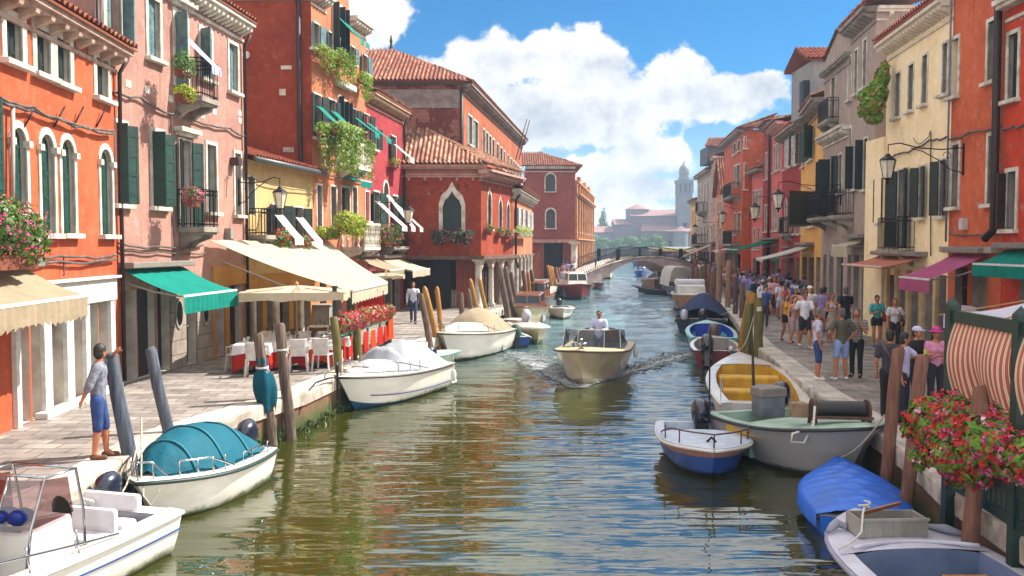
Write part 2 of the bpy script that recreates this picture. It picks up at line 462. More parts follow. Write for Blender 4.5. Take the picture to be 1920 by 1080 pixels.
def mkhole(fac,x0,x1,yt,yb,arch=None,dep=.26,shrink=0):
    xc=(x0+x1)/2; ym=(yt+yb)/2
    u0=fac.hit(x0,ym)[0]; u1=fac.hit(x1,ym)[0]
    h={'u':(u0+shrink,u1-shrink),'z':(fac.hit(xc,yb)[1],fac.hit(xc,yt)[1]-shrink),'dep':dep}
    if arch: h['arch']=arch
    return h
def tileroof(root,quads,mat=None,name='roof',pitch=.23,row=.36,under=None):
    """each quad: eave a->b, upper c (over b), d (over a); barrel tile columns run up the slope, clipped to the outline"""
    me=bpy.data.meshes.new(name); vs=[];fs=[];at_=[]
    of=offs(root)
    for (a,b,c,d) in quads:
        a,b,c,d=map(V,(a,b,c,d)); ux=(b-a).normalized(); nn=ux.cross(d-a)
        if nn.length<1e-5: nn=ux.cross(c-a)
        nn.normalize()
        if nn.z<0: nn=-nn
        up=nn.cross(ux); 
        if up.z<0: up=-up
        def loc(p): q=p-a; return (q.dot(ux),q.dot(up))
        L=[loc(x) for x in (a,b,c,d)]
        H=max(L[2][1],L[3][1]); nr=max(1,int(round(H/row))); 
        x0=min(l[0] for l in L); x1=max(l[0] for l in L)
        nc=max(1,int(round((x1-x0)/pitch))); pw=(x1-x0)/nc
        def xr(t):
            yl=t*H
            l=L[0][0]+(L[3][0]-L[0][0])*min(1,yl/max(.01,L[3][1])); r=L[1][0]+(L[2][0]-L[1][0])*min(1,yl/max(.01,L[2][1]))
            return l,r
        prof=[(0,0),(.12,.045),(.28,.085),(.42,.085),(.58,.045),(.7,0),(.85,-.015),(1,0)]
        for j in range(nr):
            t0=j/nr; t1=(j+1.12)/nr; l,r=xr((j+.5)/nr)
            for i in range(nc):
                xa=x0+i*pw
                if xa+pw*.5<l or xa+pw*.5>r: continue
                rv=random.random(); jz=random.uniform(-.008,.008)
                base=len(vs)
                for (s_,h) in prof:
                    x=min(max(xa+s_*pw,l-.02),r+.02)
                    for (t,hh) in ((t0,.03),(t1,0)):
                        p=a+ux*x+up*(t*H)+nn*(h+hh+jz+.02); vs.append((p.x-of.x,p.y-of.y,p.z-of.z))
                for k in range(len(prof)-1):
                    b0=base+2*k; fs.append((b0,b0+2,b0+3,b0+1)); at_.append(rv if k<5 else rv*.3)
        # underside board
        base=len(vs)
        for p in (a,b,c,d): 
            p=p-nn*.05; vs.append((p.x-of.x,p.y-of.y,p.z-of.z))
        fs.append((base,base+1,base+2,base+3)); at_.append(.95)
        for p in (a,b,c,d): 
            p=p-nn*.0; vs.append((p.x-of.x,p.y-of.y,p.z-of.z))
        fs.append((base,base+1,base+5,base+4)); at_.append(.3)
    me.from_pydata(vs,[],fs); me.materials.append(mat or TILE)
    A=me.attributes.new('tile','FLOAT','FACE'); A.data.foreach_set('value',at_)
    o=bpy.data.objects.new(name,me); link(o,root); return o
def cornice(root,fac,u0,u1,z,over=.35,h=.3,mat=None,bs=.5,bw=.14,bh=.22,name='cornice',dd=0):
    mat=mat or STONE; mb=MB()
    L=(u1-u0)
    mb.obox(fac.pt((u0+u1)/2,z-.06,over/2-.02+dd),fac.u*L/2,fac.n*(over/2+.02),V((0,0,.06)))
    mb.obox(fac.pt((u0+u1)/2,z-.165,over*.38-.02+dd),fac.u*L/2,fac.n*(over*.38+.02),V((0,0,.045)))
    if bs:
        n=max(2,int(L/bs))
        for i in range(n):
            u=u0+(i+.5)*L/n
            mb.prism([fac.pt(u-bw/2,z-.21,0+dd),fac.pt(u-bw/2,z-.21,over*.85+dd),fac.pt(u-bw/2,z-.21-bh*.35,over*.8+dd),fac.pt(u-bw/2,z-.21-bh,.02+dd)],fac.u*bw)
    mb.obox(fac.pt((u0+u1)/2,z-.21-h*.9,.02+dd),fac.u*L/2,fac.n*.035,V((0,0,.04)))
    return mb.build(name,mat,root)
def pipe(root,pts,r=.055,mat=None,name='downpipe'):
    return MB().tube(pts,r,8).build(name,mat or PIPE,root,smooth=True)
def cable(root,fac,pix,d=.06,r=.02,n=5,name='cable',sag=.06):
    pts=[]
    hs=[fac.hit(x,y,d) for x,y in pix]
    for i in range(len(hs)-1):
        for k in range(n):
            t=k/n; pts.append(fac.pt(hs[i][0]+(hs[i+1][0]-hs[i][0])*t,hs[i][1]+(hs[i+1][1]-hs[i][1])*t-sag*math.sin(PI*t)*(.3+R()),d+.02*R()))
    pts.append(fac.pt(hs[-1][0],hs[-1][1],d))
    return MB().tube(pts,r,6).build(name,CABLE,root,smooth=True)
def balcony(root,fac,u0,u1,z,depth=.7,rh=.95,kind='iron',slab=None,rmat=None):
    mb=MB(); slab=slab or STONE_D
    mb.obox(fac.pt((u0+u1)/2,z-.07,depth/2),fac.u*(u1-u0)/2,fac.n*depth/2,V((0,0,.07)))
    mb.obox(fac.pt((u0+u1)/2,z-.17,depth/2-.03),fac.u*((u1-u0)/2-.05),fac.n*(depth/2-.03),V((0,0,.03)))
    for u in (u0+.18,u1-.18):
        mb.prism([fac.pt(u-.08,z-.2,0),fac.pt(u-.08,z-.2,depth*.8),fac.pt(u-.08,z-.3,depth*.75),fac.pt(u-.08,z-.42,depth*.3),fac.pt(u-.08,z-.6,0)],fac.u*.16)
    bal=mb.build('balcony',slab,root,bevel=.012)
    r=MB(); path=[(u0+.03,0.02),(u0+.03,depth-.05),(u1-.03,depth-.05),(u1-.03,.02)]
    if kind=='iron':
        for i in range(3):
            a,b=path[i],path[i+1]
            for zz in (z+rh,z+.08,z+rh-.12): r.bar(fac.pt(a[0],zz,a[1]),fac.pt(b[0],zz,b[1]),.03,.03)
            L=math.hypot(a[0]-b[0],a[1]-b[1]); n=max(2,int(L/.1))
            for k in range(n+1):
                t=k/n; u=a[0]+(b[0]-a[0])*t; d=a[1]+(b[1]-a[1])*t
                r.bar(fac.pt(u,z,d),fac.pt(u,z+rh,d),.016,.016,fac.n)
        r.build('railing',rmat or IRON,bal)
    else:
        for i in range(3):
            a,b=path[i],path[i+1]
            r.bar(fac.pt(a[0],z+rh,a[1]),fac.pt(b[0],z+rh,b[1]),.13,.1)
            L=math.hypot(a[0]-b[0],a[1]-b[1]); n=max(2,int(L/.2))
            for k in range(n+1):
                t=k/n; u=a[0]+(b[0]-a[0])*t; d=a[1]+(b[1]-a[1])*t
                r.lathe(fac.pt(u,z,d),[(.06,0),(.06,.06),(.035,.1),(.065,.3),(.03,.5),(.05,.6),(.03,.68),(.06,rh-.08),(.06,rh-.04)],8)
        r.build('railing',slab,bal)
    return bal
def awning(label,fac,u0,u1,zt,out,zo,mat,val=.25,d0=.08,group=None,arms=True,hood=True,scal=.05,skew=0,valmat=None,nsc=None,cassette=None):
    root=empty('awning',fac.pt((u0+u1)/2,zt,d0),label,'awning',group)
    mb=MB(); rows=[]; nu=max(8,int((u1-u0)/.15)); nv=8
    for j in range(nv+1):
        t=j/nv; rows.append([fac.pt(u0+(u1-u0)*i/nu+skew*t,zt+(zo-zt)*t-.06*math.sin(PI*t)*(1+.6*math.sin(i*1.7))-.012*math.sin(i*2.9)*t,d0+out*t) for i in range(nu+1)])
    mb.grid(rows); top=[p+V((0,0,.012)) for p in rows[0]]
    mb.build('canopy',mat,root,smooth=True)
    if val:
        vb=MB(); n2=nu*3; r0=[];r1=[];r2=[]
        for i in range(n2+1):
            s_=i/n2; u=u0+(u1-u0)*s_+skew; ph=s_*(u1-u0)/.22*PI
            r0.append(fac.pt(u,zo+.01,d0+out)); r1.append(fac.pt(u,zo-val*.5,d0+out+.02*math.sin(i*1.3)))
            r2.append(fac.pt(u,zo-val+scal*abs(math.sin(ph)),d0+out+.03*math.sin(i*1.3+.4)))
        vb.grid([r0,r1,r2]); vb.build('valance',valmat or mat,root,smooth=True)
    fb=MB().bar(fac.pt(u0+skew,zo,d0+out-.02),fac.pt(u1+skew,zo,d0+out-.02),.05,.05)
    fb.build('front_bar',WHITE,root)
    if arms:
        for u in (u0+.15,u1-.15):
            a=MB(); m_=(fac.pt(u+skew*.5,(zt*.35+zo*.65)-.12,d0+out*.45))
            a.tube([fac.pt(u,zt-.3,0),m_,fac.pt(u+skew,zo-.03,d0+out-.05)],.022,6)
            a.build('arm',simple('awning_arm_metal','b8b4ac',.5,.5),root)
    if hood:
        MB().obox(fac.pt((u0+u1)/2,zt+.1,d0+.12),fac.u*((u1-u0)/2+.08),fac.n*.2,V((0,0,.07))).build('hood',simple('awning_hood_grey','8b8177',.7),root,bevel=.02)
    return root
def blobpts(ells,n):
    out=[]; ws=[e[1][0]*e[1][1]*e[1][2] for e in ells]; tot=sum(ws)
    for e,w in zip(ells,ws):
        k=max(6,int(n*w/tot)); c,r=e[0],e[1]
        for _ in range(k):
            while True:
                d=V((U(-1,1),U(-1,1),U(-1,1)))
                if .05<d.length<1: break
            d=d.normalized()*(d.length**.45); d*=1+.18*math.sin(d.x*9+c[0]*7)*math.sin(d.z*11)
            out.append((V(c)+V((d.x*r[0],d.y*r[1],d.z*r[2])),d))
    return out
def leafcards(pts,size,jit=.5,asp=1.7):
    mb=MB()
    for p,d in pts:
        n=(d.normalized()+V((U(-1,1),U(-1,1),U(-1,1)))*jit)
        t=n.cross(V((U(-1,1),U(-1,1),U(-1,1)))).normalized(); b=n.cross(t).normalized(); s_=size*U(.6,1.4)
        mb.add([p-t*s_*.5,p+b*s_*.38*1,p+t*s_*asp*.5,p-b*s_*.38],[(0,1,2,3)])
    return mb
def flowers(pts,size):
    mb=MB()
    for p,d in pts:
        for _ in range(8):
            q=p+V((U(-1,1),U(-1,1),U(-1,1))).normalized()*size*.52
            n=(d.normalized()+V((U(-1,1),U(-1,1),U(-1,1)))*.7); t=n.cross(V((U(-1,1),U(-1,1),U(-1,1)))).normalized(); b=n.cross(t).normalized(); s_=size*U(.22,.4)
            mb.add([q+t*s_,q+b*s_,q-t*s_,q-b*s_],[(0,1,2,3)])
    return mb
LEAF=leafmat('geranium_leaves',['2f5a17','4c7d22','7aa53a'])
LEAFY=leafmat('yellow_green_leaves',['6f8a16','a3b422','d3cf3a'])
LEAFD=leafmat('dark_leaves',['173a16','2a5520','4a7a30'])
TRAIL=leafmat('trailing_leaves',['4d7a1c','86a82c','b9c648'])
FRED=leafmat('red_petals',['b00f14','d8201c','ef4a3a'],.6,.2)
FPINK=leafmat('pink_petals',['c02a6a','e0508c','f59ac0'],.6,.2)
FWHITE=leafmat('white_petals',['d8d4c8','f4f1ea','fffdf5'],.6,.2)
TERRA=simple('terracotta_planter','8a4526',.8,0,'5d2f1c')
def flowerbox(label,ells,origin,leaf,nleaf,lsize,fl=(),box=None,group=None,boxmat=None,name='flower_box',cat='flower box'):
    """ells in world coordinates; fl: (material, count, size)"""
    root=empty(name,origin,label,cat,group)
    if box is not None:
        box.build('trough',boxmat or TERRA,root,bevel=.01)
    leafcards(blobpts(ells,nleaf),lsize).build('foliage',leaf,root)
    for m,n,s_ in fl:
        e2=[(c,(r[0]*1.05,r[1]*1.08,r[2]*1.05)) for c,r in ells]
        flowers([x for x in blobpts(e2,n) if x[1].length>.6],s_).build('blossom',m,root)
    return root
LAMPGL=simple('frosted_lamp_glass','f2ead6',.35,0,'ded2ba')
def wall_lamp(label,fac,u,z,reach,drop=.35,s=1.,side=1):
    """scrolled iron bracket with a hanging lantern; reach is signed: along n"""
    root=empty('wall_lamp',fac.pt(u,z,0),label,'wall lamp','wall lamps along the canal fronts')
    b=MB()
    b.bar(fac.pt(u,z-.55*s,.03),fac.pt(u,z+.2*s,.03),.04,.04,fac.n)
    P=lambda d,zz: fac.pt(u,z+zz*s,d)
    b.tube([P(.03,.1),P(reach*.3,.06),P(reach*.6,.1),P(reach*.85,.22),P(reach,.18),P(reach,.05)],.018,6)
    b.tube([P(.03,-.5),P(reach*.18,-.42),P(reach*.35,-.18),P(reach*.55,.02),P(reach*.7,.1)],.014,6)
    c=[(math.cos(t)*(.13-.012*k),math.sin(t)*(.13-.012*k)) for k,t in enumerate([x*.7 for x in range(9)])]
    b.tube([P(reach*.22+x,-.1+y) for x,y in c],.01,5)
    b.build('bracket',IRON,root)
    o=P(reach,0)
    l=MB(); zz=-.05*s
    l.tube([o+V((0,0,.06*s)),o+V((0,0,-.04*s))],.012,6)
    l.lathe(o+V((0,0,-.14*s)),[(.05*s,.1*s),(.07*s,.06*s),(.2*s,-.03*s),(.215*s,-.06*s)][::-1],6)
    l.lathe(o+V((0,0,-.64*s)),[(.02*s,-.12*s),(.035*s,-.08*s),(.015*s,-.05*s),(.09*s,0),(.11*s,.02*s)],6)
    for k in range(6):
        a=2*PI*k/6
        l.bar(o+V((.195*s*math.cos(a),.195*s*math.sin(a),-.2*s)),o+V((.11*s*math.cos(a),.11*s*math.sin(a),-.62*s)),.014,.014)
    l.build('lantern_frame',IRON,root)
    MB().lathe(o+V((0,0,0)),[(.1*s,-.61*s),(.185*s,-.2*s)],6).build('lantern_glass',LAMPGL,root)
    return root
class House:
    def __init__(s,label,A,B,zt,wallm,depth=8,cat='house',name='house'):
        s.f=Fac(A,B); s.zt=zt; s.root=empty(name,s.f.pt(s.f.W/2,QZ,-.5),label,cat); s.holes=[]; s.st=[]; s.wm=wallm; s.D=depth; s.rev=REV
    def win(s,x0,x1,yt,yb,arch=None,fac=None,shrink=0,dep=.26,**st):
        f=fac or s.f; h=mkhole(f,x0,x1,yt,yb,arch,dep,shrink); h['fac']=f; s.holes.append(h); s.st.append(st); return h
    def winuz(s,u0,u1,z0,z1,arch=None,fac=None,dep=.26,**st):
        h={'u':(u0,u1),'z':(z0,z1),'dep':dep,'fac':fac or s.f}
        if arch: h['arch']=arch
        s.holes.append(h); s.st.append(st); return h
    def door(s,u0,u1,ztop,mat=None,kind='door',z0=None,fac=None,dep=.3,lab=None,arch=None):
        return s.winuz(u0,u1,QZ+.02 if z0 is None else z0,ztop,arch,fac,dep,door=(kind,mat),lab=lab)
    def doorpx(s,x0,x1,ytop,mat=None,kind='door',z0=None,dep=.3,fac=None,ymid=None,lab=None,arch=None):
        f=fac or s.f; ym=ymid or (ytop+40); u0=f.hit(x0,ym)[0]; u1=f.hit(x1,ym)[0]; zt=f.hit((x0+x1)/2,ytop)[1]
        return s.door(u0,u1,zt,mat,kind,z0,f,dep,lab,arch)
    def finish(s,z0=QZ-.05,sides='LR',wall_lower=None,zsplit=None,facs=None,back=True,ends=(0,0)):
        f=s.f; mb=MB()
        facs=facs or [(f,0,f.W,z0,s.zt)]
        for (ff,a,b,za,zb) in facs:
            wall_face(mb,ff,a,b,za,zb,[h for h in s.holes if h['fac'] is ff and h['u'][1]>a+.01 and h['u'][0]<b-.01])
        D=s.D; P=lambda u,z,d: f.pt(u,z,d)
        if 'L' in sides: mb.quad(P(0,z0,0),P(0,z0,-D),P(0,s.zt,-D),P(0,s.zt,0))
        if 'R' in sides: mb.quad(P(f.W,z0,0),P(f.W,z0,-D),P(f.W,s.zt,-D),P(f.W,s.zt,0))
        if back: mb.quad(P(0,z0,-D),P(f.W,z0,-D),P(f.W,s.zt,-D),P(0,s.zt,-D))
        mb.quad(P(0,s.zt-.01,0),P(f.W,s.zt-.01,0),P(f.W,s.zt-.01,-D),P(0,s.zt-.01,-D))
        s.wall=mb.build('wall',[s.wm,s.rev],s.root)
        for h,st in zip(s.holes,s.st):
            if 'door' in st: s._door(h,st)
            else: window(s.root,h['fac'],h,st)
        return s
    def _door(s,h,st):
        kind,mat=st['door']; f=h['fac']; a,b=h['u']; p,q=h['z']; dd=-h['dep']+.02
        mb=MB(); w=b-a
        if kind=='open':   # dark room behind
            mb.box(0,1,0,1,0,1); mb.v=[];mb.f=[];mb.m=[]
            P=f.pt; D=-1.6
            mb.quad(P(a,p,D),P(b,p,D),P(b,q,D),P(a,q,D)); mb.quad(P(a,p,dd),P(a,p,D),P(a,q,D),P(a,q,dd)); mb.quad(P(b,p,dd),P(b,p,D),P(b,q,D),P(b,q,dd))
            mb.quad(P(a,q,dd),P(b,q,dd),P(b,q,D),P(a,q,D)); mb.quad(P(a,p+.01,dd),P(b,p+.01,dd),P(b,p+.01,D),P(a,p+.01,D))
            mb.build('doorway',mat or DARK,s.root); return
        if kind=='shop':
            mb.mi=0; mb.quad(f.pt(a,p,dd),f.pt(b,p,dd),f.pt(b,q,dd),f.pt(a,q,dd)); mb.mi=1
            n=max(1,int(w/.9))
            for i in range(n+1):
                u=a+.04+(w-.08)*i/n; mb.obox(f.pt(u,(p+q)/2,dd+.04),f.u*.04,f.n*.04,V((0,0,(q-p)/2)))
            for z,hh in ((p+.25,.25),(q-.06,.06),(p+(q-p)*.78,.03)): mb.obox(f.pt((a+b)/2,z,dd+.035),f.u*w/2,f.n*.033,V((0,0,hh)))
            o=mb.build('shop_window',[GLASS,mat or WOODF],s.root)
        elif kind=='roller':
            n=int((q-p)/.09)
            for i in range(n):
                z=p+(i+.5)*(q-p)/n; mb.obox(f.pt((a+b)/2,z,dd+.02),f.u*w/2,f.n*.02,V((0,0,(q-p)/n*.42)))
            mb.quad(f.pt(a,p,dd),f.pt(b,p,dd),f.pt(b,q,dd),f.pt(a,q,dd))
            o=mb.build('roller_shutter',mat or STONE_D,s.root)
        elif kind=='panel':
            mb.quad(f.pt(a,p,dd),f.pt(b,p,dd),f.pt(b,q,dd),f.pt(a,q,dd)); o=mb.build('recess_panel',mat or STONE_D,s.root)
        else:
            mb.mi=0; mb.quad(f.pt(a,p,dd),f.pt(b,p,dd),f.pt(b,q,dd),f.pt(a,q,dd))
            lv=2 if w>1.1 else 1
            for i in range(lv):
                x0=a+w*i/lv+.03; x1=a+w*(i+1)/lv-.03
                mb.obox(f.pt((x0+x1)/2,(p+q)/2,dd+.025),f.u*(x1-x0)/2,f.n*.025,V((0,0,(q-p)/2-.02)))
                for (za,zb) in ((.06,.32),(.38,.62),(.68,.94)):
                    z0=p+(q-p)*za; z1=p+(q-p)*zb
                    mb.obox(f.pt((x0+x1)/2,(z0+z1)/2,dd+.05),f.u*((x1-x0)/2-.09),f.n*.012,V((0,0,(z1-z0)/2)))
            o=mb.build('door',mat or SH_D,s.root)
            k=MB().ball(f.pt(b-.12 if lv==1 else (a+b)/2+.07,p+1.02,dd+.09),.035); k.build('handle',CHROME,o,smooth=True)
        if st.get('lab'): o['label']=st['lab']
    def px_u(s,x,y): return s.f.hit(x,y)[0]
# ---------------------------------------------------------------- LEFT ROW
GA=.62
PL_OR=plaster('orange_render','da683e','cc5a34',None,stain=.35)
PL_PK=plaster('pink_render','c49684','b58274','a8684c',.7,.75,brick=1)
PL_YE=plaster('pale_yellow_render','e3c284','d6ae6c','c69a5c',.7,.5)
PL_LO=plaster('salmon_orange_render','da8a62','cf7448','b4603e',.68,.8,brick=1)
PL_DO=plaster('shaded_orange_side_render','a8441f','93361a',None,stain=.5)  # the shade on the side wall is put into this deeper orange
PL_CR=plaster('crimson_render','b83a40','a53038',None,stain=.5)
PL_RO=plaster('red_orange_render','b4441c','963616','7a3420',.62,.8)
PL_BR=plaster('flaking_brick_render','6d2620','82352a','b08a78',.6,.6,brick=0)
PL_OB=plaster('orange_brown_render','c06a3c','a85530','8c4f38',.6,.7)
PL_RP=plaster('dusty_red_render','a8564a','9a483e',None,stain=.5)
OCHRE=plaster('ochre_shop_render','d39a48','c28636',None,stain=.4)
GREYW=plaster('weathered_grey_render','b3a79c','968a80',None,stain=.7)
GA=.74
TEAL=cloth('teal_canvas','0c9484'); TEALD=cloth('dark_teal_canvas','0a5f74')
CREAM=cloth('cream_canvas','e6d8bd',.85,.35); BEIGE=cloth('beige_canvas','b9a88c'); WCAN=cloth('white_canvas','f0ece4',.8,.3)
BLSTR=stripes('blue_white_striped_cloth','eeeef2','27348c',.16,0)

# L1 : orange house at the left edge
def lx(a,b,y): return a+(b-a)*y
A1=(-8.57,9.0); B1=(-9.25,21.4)
h=House('bright orange plastered house with arched windows at the left edge of the canal',A1,B1,8.75,PL_OR,7,'house','plastered_house')
L1=h; h.rev=simple('white_reveal','d8cfc4',.8,0,'b8aca0',2,.3,18)
for q in ((10,40,38,116),(67,93,58,140),(106,130,76,157),(180,201,112,184)):
    h.win(*q,sh=(SH_D,8,8),fw=.16)
for q in ((22,49,240,412),(76,101,252,438),(115,139,262,438),(188,209,280,440)):
    h.win(*q,arch='round',sh=(SH_G,5,5),fw=.1,cap=1,dep=.24)
h.winuz(h.px_u(-75,320),h.px_u(-30,320),4.5,6.8,'round',sh=(SH_G,80,165),fw=.1,cap=1)
h.winuz(1.2,2.1,7.3,8.2,sh=(SH_D,8,8),fw=.16); h.winuz(3.4,4.3,4.5,6.8,'round',sh=(SH_G,80,165),fw=.1,cap=1)
zt=h.f.hit(100,585)[1]
redglass=simple('red_painted_door','c8282a',.35,0,'b01f22',3)
sg=simple('pale_grey_stone_pier','c2b9ae',.8,0,'a39a90',1.5,.3,18)
h.doorpx(32,56,580,redglass,'door',dep=.4,ymid=690,lab='red door with blue and white shapes painted on the glass')
h.doorpx(59,76,578,sg,'panel',dep=.3,ymid=690)
h.doorpx(90,119,572,sg,'panel',dep=.35,ymid=680)
h.doorpx(132,156,566,sg,'panel',dep=.35,ymid=680)
h.doorpx(163,185,562,simple('pale_green_glass_door','8fb0a0',.2),'panel',dep=.3,ymid=660)
h.doorpx(186,203,560,sg,'panel',dep=.35,ymid=660)
h.doorpx(-60,-20,600,None,'shop',dep=.3,ymid=700)
h.finish(sides='LR')
f=h.f
# shop surround: white lintel and piers
mb=MB(); ua=h.px_u(64,640); ub=h.px_u(212,640)
z0_,z1_=f.hit(140,572)[1],f.hit(140,528)[1]
mb.obox(f.pt((ua+ub)/2,(z0_+z1_)/2,.06),f.u*(ub-ua)/2,f.n*.06,V((0,0,(z1_-z0_)/2)))
mb.obox(f.pt((ua+ub)/2,z1_+.04,.1),f.u*((ub-ua)/2+.06),f.n*.11,V((0,0,.03)))
for xa,xb in ((22,31),(76,90),(119,132),(155,163),(203,211)):
    a=h.px_u(xa,680); b=h.px_u(xb,680); mb.obox(f.pt((a+b)/2,(QZ+z0_)/2,.04),f.u*(b-a)/2,f.n*.05,V((0,0,(z0_-QZ)/2)))
mb.obox(f.pt((ua+ub)/2,QZ+.06,.1),f.u*((ub-ua)/2),f.n*.12,V((0,0,.06)))
mb.build('shop_surround',WHITE,h.root,bevel=.01)
# door art : flat shapes on the red door glass
u0,u1=h.px_u(35,690),h.px_u(54,690)
art=MB()
for (a,b,c,d) in ((.1,.9,.55,.69),(.55,.95,.43,.53),(.55,.95,.53,.54)):
    za=QZ+(f.hit(44,585)[1]-QZ)*c; zb=QZ+(f.hit(44,585)[1]-QZ)*d
    art.obox(f.pt(u0+(u1-u0)*(a+b)/2,(za+zb)/2,-.302),f.u*(u1-u0)*(b-a)/2,f.n*.012,V((0,0,(zb-za)/2)))
art.build('door_art',simple('cyan_door_film','1f9fd0',.3),h.root)
hd=MB(); zc=QZ+1.15
hd.tube([f.pt(u0+(u1-u0)*x,zc+y,-.26) for x,y in ((.1,-.35),(.1,.35),(.2,.42),(.7,.4),(.8,.3),(.8,-.3),(.65,-.42),(.2,-.42),(.1,-.35))],.018,6)
hd.build('pull_handle',WHITE,h.root)
mbx=MB(); ux,zx=f.hit(106,640,0); mbx.obox(f.pt(ux,zx+.15,-.25),f.u*.2,f.n*.09,V((0,0,.2))); mbx.obox(f.pt(ux,zx+.52,-.27),f.u*.14,f.n*.06,V((0,0,.13)))
mbx.obox(f.pt(ux,zx+.36,-.2),f.u*.22,f.n*.15,V((0,0,.015)))
mbx.build('mailbox',simple('olive_metal_box','7e7a66',.5,.4),h.root,bevel=.01)
cornice(h.root,f,0,f.W,8.72,.42,.3,simple('terracotta_eave_stone','c9ab98',.85,0,'a8846e',3,.3),.62,.16,.2)
tileroof(h.root,[(f.pt(0,8.74,.5),f.pt(f.W,8.74,.5),f.pt(f.W,10.3,-3.5),f.pt(0,10.3,-3.5))])
# cables along the front
cable(h.root,f,[(0,190),(60,205),(110,222),(160,238),(213,250)],.1,.035,name='cable_bundle')
cable(h.root,f,[(0,183),(60,200),(130,230),(213,246)],.12,.025,name='cable_bundle')
for x in (48,104,140,184): 
    pipe(h.root,[f.pt(*f.hit(x-6,238),.03),f.pt(*f.hit(x+4,200),.14)],.018,IRON,'cable_hook')
cable(h.root,f,[(0,484),(110,480),(218,478)],.08,.028); cable(h.root,f,[(0,494),(110,490),(218,486)],.08,.028); cable(h.root,f,[(118,480),(119,518)],.06,.015)
pipe(h.root,[f.pt(*f.hit(13,y),.1) for y in (200,300,400)],.04,simple('pale_pipe','b9aba0',.6))
pipe(h.root,[f.pt(f.W-.12,8.5,.3),f.pt(f.W-.12,8.2,.12),f.pt(f.W-.12,6,.1),f.pt(f.W-.12,QZ+.1,.1)],.05)
# name plate slot
# L2 : pink house
A2=B1; B2=(-8.49,28.9)
h=House('faded pink plastered house with green shutters and two small balconies',A2,B2,11.15,PL_PK,7,'house','plastered_house'); L2=h; h.rev=L1.rev
h.win(198,226,-40,76,sh=(SH_B,12,80),fw=.12)
h.win(277,299,0,110,sh=(SH_B,8,8),fw=.12)
h.win(328,350,28,165,hood=1,sill=0,fw=.12,sh=(SH_B,100,None),blind=(BLSTR,.72,.95))
h.win(375,396,58,148,sh=(SH_B,115,8),fw=.1)
h.win(429,445,84,172,sh=(SH_B,8,8),fw=.1)
h.win(216,237,232,383,sh=(SH_G,80,150),fw=.1)
h.win(285,307,248,388,sh=(SH_G,85,160),fw=.1)
h.win(336,358,264,428,hood=1,sill=0,fw=.06,sh=(SH_G,150,150))
h.win(388,405,272,398,sh=(SH_G,12,None),fw=.1)
h.win(440,451,288,403,sh=(SH_G,10,None),fw=.1)
h.doorpx(226,256,545,None,'open',ymid=640); h.doorpx(258,290,540,simple('charcoal_panel','2b2725',.5),'panel',ymid=630,dep=.2); h.doorpx(296,318,538,simple('charcoal_panel','2b2725',.5),'panel',ymid=630,dep=.25)
h.doorpx(348,367,560,SH_D,'door',ymid=630,lab='dark green front door in the stone base')
h.doorpx(402,420,535,simple('brown_roller','6e5236',.7),'roller',ymid=620); h.doorpx(428,452,535,None,'shop',ymid=600)
h.finish(facs=[(h.f,0,h.f.W,QZ-.05,h.zt)])
f=h.f
# rusticated stone base between the shop and the door, ochre shop end
sb=MB()
def slab(mb,f,xa,xb,ya,yb,ym,d=.04,t=.04,holes=()):
    a=f.hit(xa,ym)[0]; b=f.hit(xb,ym)[0]; xc=(xa+xb)/2; za=f.hit(xc,ya)[1]; zb=f.hit(xc,yb)[1]
    mb.obox(f.pt((a+b)/2,(max(QZ,za)+zb)/2,d/2),f.u*(b-a)/2,f.n*d/2,V((0,0,(zb-max(QZ,za))/2)))
slab(sb,f,319,347,730,560,640,.05); slab(sb,f,368,396,730,560,640,.05)
sb.build('stone_base',brickmat('ashlar_base','b8a99a','9f9184','6e6258',.75,.38,.012),h.root,bevel=.01)
ob=MB(); slab(ob,f,396,402,700,535,620,.06); slab(ob,f,420,428,700,535,620,.06); slab(ob,f,396,460,535,498,515,.08)
ob.build('shop_surround',OCHRE,h.root,bevel=.01)
for x,y in ((332,588),(382,583)):
    u,z=f.hit(x,y); o=MB(); pts=[(u+.24*math.cos(a),z+.42*math.sin(a)) for a in [i*PI/10 for i in range(21)]]
    pin=[(u+.17*math.cos(a),z+.34*math.sin(a)) for a in [i*PI/10 for i in range(21)]]
    band(o,f,pin,.1,.08,pts); o.build('oval_window',STONE_D,h.root)
    g=MB(); g.poly([f.pt(a,b,.055) for a,b in pin[:-1]]); o2=g.build('pane',DARK,h.root)
    g=MB()
    for k in range(-2,3): g.bar(f.pt(u+k*.06,z-.3,.07),f.pt(u+k*.06,z+.3,.07),.012,.012)
    g.build('grille',IRON,h.root)
cornice(h.root,f,0,f.W,11.15,.45,.35,STONE,.3,.13,.2)
tileroof(h.root,[(f.pt(0,11.17,.5),f.pt(f.W,11.17,.5),f.pt(f.W,12.6,-3.5),f.pt(0,12.6,-3.5))])
for (xa,xb,y,nm) in ((330,386,186,'a'),(334,384,428,'b')):
    a=f.hit(xa,y)[0]; b=f.hit(xa+ (34 if nm=='a' else 30),y)[0]; z=f.hit(xa+12,y-2)[1]
    balcony(h.root,f,a-.05,b,z,.75,1.0)
cable(h.root,f,[(213,172),(260,182),(320,214),(330,208),(370,228),(430,240),(458,255)],.07,.03)
cable(h.root,f,[(222,456),(300,462),(380,460)],.07,.028); cable(h.root,f,[(222,466),(300,472),(390,474)],.07,.02)
cable(h.root,f,[(320,214),(323,300),(327,480)],.05,.018); cable(h.root,f,[(424,370),(425,330),(430,332)],.05,.012)
pipe(h.root,[f.pt(f.W-.1,10.8,.3),f.pt(f.W-.1,10.4,.1),f.pt(f.W-.1,QZ+.4,.1)],.05)
